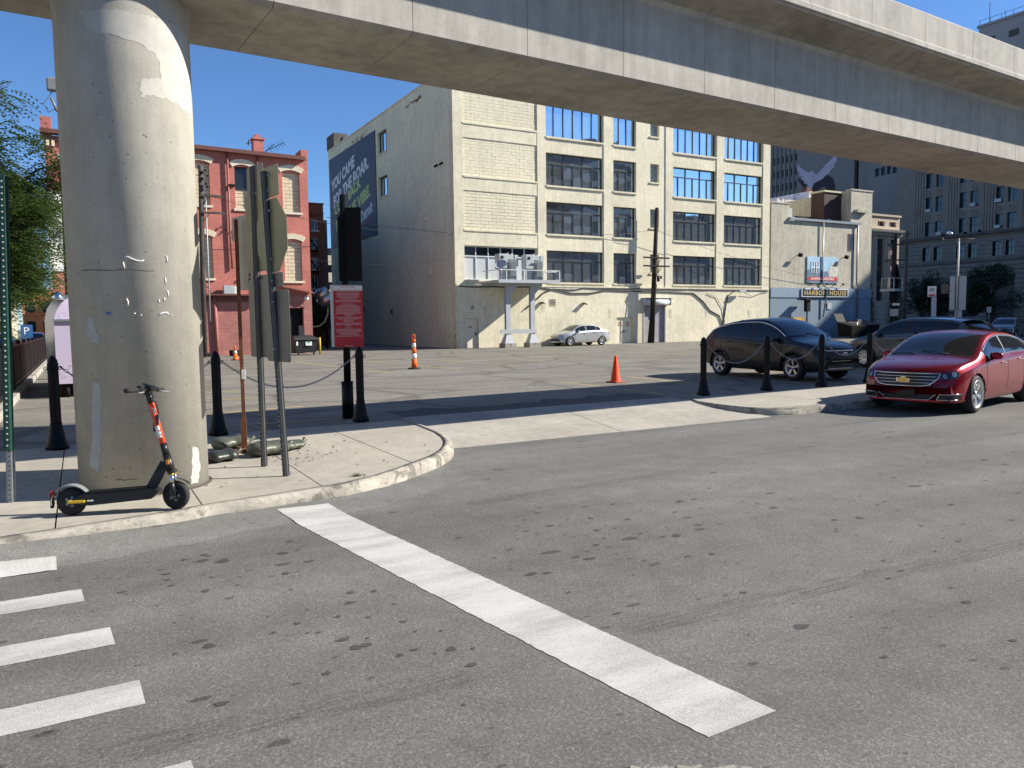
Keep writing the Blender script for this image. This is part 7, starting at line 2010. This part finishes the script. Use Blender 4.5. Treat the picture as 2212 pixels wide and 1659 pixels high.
def broad(loc, H, R, n, seed, mt, lab, name='street_tree', leaf=.12, z0=1.2, shape=1.):
    r = random.Random(seed); t = thing(name, lab, 'tree', loc)
    L = Vector(loc); m = MB(); m.tube([L, L+Vector((.05, 0, H*.3)), L+Vector((0, .1, H*.7))], [.05*H/2, .04*H/2, .015*H/2], 8)
    blobs = []
    for k in range(22):
        a = r.uniform(0, 2*pi); zz = r.uniform(z0+.15*H, H*.95); f_ = sqrt(max(.05, 1-((zz-H*.5)/(H*.55))**2)); rr = R*f_*r.uniform(.3, .85)
        c = L+Vector((rr*cos(a), rr*sin(a), zz)); blobs.append((c, R*r.uniform(.22, .4)))
        m.tube([L+Vector((0, 0, H*.35)), L.lerp(c, .6)+Vector((0, 0, H*.15)), c], [.1, .06, .02], 5)
    m.build('trunk', BARK, t)
    m = MB()
    for i in range(n):
        c, rad = blobs[r.randrange(len(blobs))]
        d = Vector((r.gauss(0, 1), r.gauss(0, 1), r.gauss(0, 1))).normalized(); p = c+d*rad*r.random()**.4
        a = Vector((r.gauss(0, 1), r.gauss(0, 1), r.gauss(0, .6))).normalized()*leaf; b = a.orthogonal().normalized()*leaf*.45
        k = len(m.v); m.v += [tuple(p-a), tuple(p+b), tuple(p+a), tuple(p-b)]; m.f.append([k, k+1, k+2, k+3]); m.mi.append(0); m.sm.append(False)
    m.build('crown', mt, t)
broad((104.8, 58.2, 0), 9.0, 3.6, 6500, 21, DLEAF, 'large dark tree before the stone building right of the lamp post', leaf=.2)
broad((101.4, 64.0, 0), 7.5, 3.2, 5000, 22, DLEAF, 'dark tree before the stone arches left of the lamp post', leaf=.2)
broad((108, 52.0, 0), 7.0, 3.0, 4000, 23, DLEAF, 'dark tree at the right edge before the stone building', leaf=.2)
broad((16.4, 58.2, 0), 4.0, 1.6, 3500, 24, GLEAF, 'small green tree in the alley behind the kettle', leaf=.09)
def spruce(loc, H, R, seed, lab):
    r = random.Random(seed); t = thing('spruce_tree', lab, 'tree', loc); L = Vector(loc)
    MB().cyl(L, L+Vector((0, 0, H)), .14, .02, n=8).build('trunk', BARK, t)
    m = MB()
    for i in range(4200):
        h = r.random()**.75; z = .6+(H-.6)*(1-h) if 0 else .5+(H-.5)*r.random()
        lay = (z*2.2) % 1.0
        rad = R*(1-z/H)*(.55+.45*(1-lay))*r.random()**.45+.05; a = r.uniform(0, 2*pi)
        p = L+Vector((rad*cos(a), rad*sin(a), z-rad*.25)); d = Vector((cos(a), sin(a), -.35)).normalized()*.2; b = Vector((-sin(a), cos(a), 0))*.06
        k = len(m.v); m.v += [tuple(p-d*.5), tuple(p+b), tuple(p+d), tuple(p-b)]; m.f.append([k, k+1, k+2, k+3]); m.mi.append(0); m.sm.append(False)
    m.build('crown', SPRUCE, t)
spruce((79.4, 57.6, 0), 6.9, 1.7, 1, 'dark spruce hugging the right edge of the blue and cream bar')
spruce((81.3, 55.4, 0), 7.8, 1.9, 2, 'dark spruce behind the platform utility pole')

# ------------------------------------------------------------------ left: fence, trailer, pole, far cars
fn = thing('picket_fence', 'black flat-bar metal fence on a concrete kerb at the far left', 'fence', (-1.45, 30, .12))
pkm = MB().cbox((0, 0, .56), (.03, .085, 1.10), .006).mesh('picket', BLACK)
y = 15.2
while y < 43.5: inst('picket', pkm, T(-1.45, y, .22), fn); y += .21
for z in (1.30, .36): MB().bx(-1.475, -1.425, 15.1, 43.6, z, z+.04).build('rail', BLACK, fn)
y = 15.1
while y < 43.6: MB().cbox((-1.46, y, .78), (.08, .08, 1.32), .01).build('post', BLACK, fn); y += 2.45
y = 14.9
while y < 43.6: MB().cbox((-1.42, y+1.2, .19), (.30, 2.38, .16), .02).build('kerb_block', APRON, fn); y += 2.45
LIL = NT('lilac_wrap')
_d = LIL.voro(2.6); _r = LIL.math('ABSOLUTE', LIL.math('SUBTRACT', _d, .22))
LIL = LIL.fin(LIL.mix(LIL.ramp(LIL.math('ADD', _r, LIL.math('MULTIPLY', LIL.noise(6, 3), .12)), (.05, 0.), (.075, 1.)), (.26, .21, .30), (.52, .45, .57)), .4)
SILV = simple('brushed_aluminium', (.60, .60, .62), .32, metal=.85, var=.12, scale=3)
tl = thing('food_trailer', 'lilac wrapped trailer with rounded silver corners behind the left bollard', 'trailer', (.3, 23, LZ))
pr = [(-.69, .45), (-.69, 1.95), (-.63, 2.2), (-.52, 2.38), (-.3, 2.52), (.3, 2.6), (.9, 2.52), (1.12, 2.38), (1.23, 2.2), (1.29, 1.95), (1.29, .45)]
m = MB(); n = len(pr); vs = [(x, 21.05, z) for x, z in pr]+[(x, 26.0, z) for x, z in pr]
m.add(vs, [(i, n+i, n+(i+1) % n, (i+1) % n) for i in range(n)]+[tuple(range(n)), tuple(range(2*n-1, n-1, -1))]); m.build('body', SILV, tl)
# bulged lilac end with faceted upper part
pr2 = [(-.50, .45), (-.50, 1.93), (-.44, 2.14), (-.34, 2.32), (-.2, 2.45), (.3, 2.53), (.8, 2.45), (.94, 2.32), (1.04, 2.14), (1.10, 1.93), (1.10, .45)]
m = MB(); n = len(pr2); vs = [(x, 21.05, z) for x, z in pr]+[(x, 20.8+(max(0, z-1.93))*.3, z) for x, z in pr2]
m.add(vs, [(i, (i+1) % n, n+(i+1) % n, n+i) for i in range(n)], True); m.build('corner_fairing', SILV, tl)
m = MB(); vs = [(x, 20.8, z) for x, z in pr2 if z < 1.95]; m.add([vs[0], vs[1], vs[2], vs[3]], [(0, 3, 2, 1)]); m.build('end_panel', LIL, tl)
m = MB(); c0 = (.3, 20.86, 2.05); vs = [(x, 20.8+max(0, z-1.93)*.3-.003, z) for x, z in pr2[1:-1]]+[(.3, 20.74, 1.99)]; k = len(vs)-1
m.add(vs, [(i, i+1, k) for i in range(k)]+[(0, k, k-1)]); m.build('end_cap', LIL, tl)
MB().bx(-.52, 1.12, 20.74, 20.79, 1.91, 1.96).build('trim_rail', SILV, tl)
MB().lathe([(.02, .14), (.09, .1), (.13, 0), (.13, -.05)], (-.40, 20.95, 2.46), 14).build('corner_lamp', CHROME, tl)
MB().bx(-.66, 1.26, 20.9, 25.9, .3, .45).build('chassis', BLACKM, tl)
MB().box((-.62, 20.75, .32), (.12, .1, .3)).build('jack', YEL, tl)
MB().cyl((-.3, 20.9, .4), (-.3, 20.9, LZ), .05, n=8).build('jack_leg', BLACKM, tl)
sp2 = thing('street_pole', 'dark steel street pole with cabinet half hidden behind the pier', 'utility pole', (-.3, 28.5, LZ))
MB().cyl((-.22, 28.5, LZ), (-.10, 28.5, 10.3), .16, .12, n=14).build('shaft', simple('dark_steel_pole', (.06, .062, .065), .4, metal=.3), sp2)
MB().cbox((-.14, 28.28, 4.6), (.3, .2, 2.4), .02).build('cabinet', BLACKM, sp2)
MB().cbox((-.35, 28.4, 9.3), (.3, .25, .4), .04).cyl((-.2, 28.4, 8.6), (-.2, 28.4, 9.6), .05, n=8).cyl((-.4, 28.4, 8.9), (-.25, 28.4, 8.5), .04, n=8).build('crossing_unit', SCG, sp2)
MB().tube([(-.35, 28.4, 9.1), (-.6, 28.4, 8.7), (-.5, 28.4, 8.45), (-.25, 28.4, 8.6)], .012, 5).build('loose_cable', CABLE, sp2)
for z in (4.2, 5.9, 6.6): MB().cyl((-.35, 28.4, z), (-.05, 28.4, z), .03, n=5).build('step_bolt', BLACKM, sp2)
FAR = dict(COMP, N=56)
BLUC = carpaint('dark_blue_car_paint', (.02, .03, .06)); REDC = carpaint('maroon_car_paint', (.22, .02, .025))
car('dark blue car parked far down the side street at left', FAR, (-4.6, 62), radians(90), BLUC)
car('maroon car parked far down the side street beside the fence', FAR, (-2.9, 66), radians(90), REDC)
ps = thing('blue_parking_sign', 'small blue parking sign above the fence at the far left', 'sign', (-2.0, 40, 0))
MB().cyl((-2.0, 40, 0), (-2.0, 40, 1.9), .03, n=6).build('post', GALV, ps); b_ = MB().box((-2.0, 39.96, 1.62), (.45, .03, .6)).build('plate', simple('sign_blue', (.03, .12, .32), .5), ps)
text('P', 'lettering', frame_M((-2.0, 39.94, 1.66), (1, 0, 0), (0, 0, 1)), SW, b_, .4, w=.2, h=.3)
# small weeds and litter
gr = MB(); r = random.Random(9)
for i in range(70):
    p = Vector((2.52+r.gauss(0, .035), 7.92+r.gauss(0, .025), .132)); d = Vector((r.gauss(0, .5), r.gauss(0, .5), 1)).normalized()*r.uniform(.02, .05); b = Vector((r.gauss(0, 1), r.gauss(0, 1), 0)).normalized()*.004
    k = len(gr.v); gr.v += [tuple(p-b), tuple(p+b), tuple(p+d)]; gr.f.append([k, k+1, k+2]); gr.mi.append(0); gr.sm.append(False)
tag(gr.build('grass_tuft', GLEAF), 'tiny green grass tuft in the kerb joint', 'grass', kind='stuff')
lt = MB()
for i in range(60):
    x, y = (2.3+r.gauss(0, .25), 9.6+r.gauss(0, .3)) if i < 30 else (r.uniform(.4, 4), r.uniform(8.0, 11.5))
    lt.box((x, y, .138), (r.uniform(.008, .022), r.uniform(.008, .02), .008), r.uniform(0, 3))
tag(lt.build('pebble_litter', JOINT), 'small dark pebbles scattered on the walk', 'litter', kind='stuff')
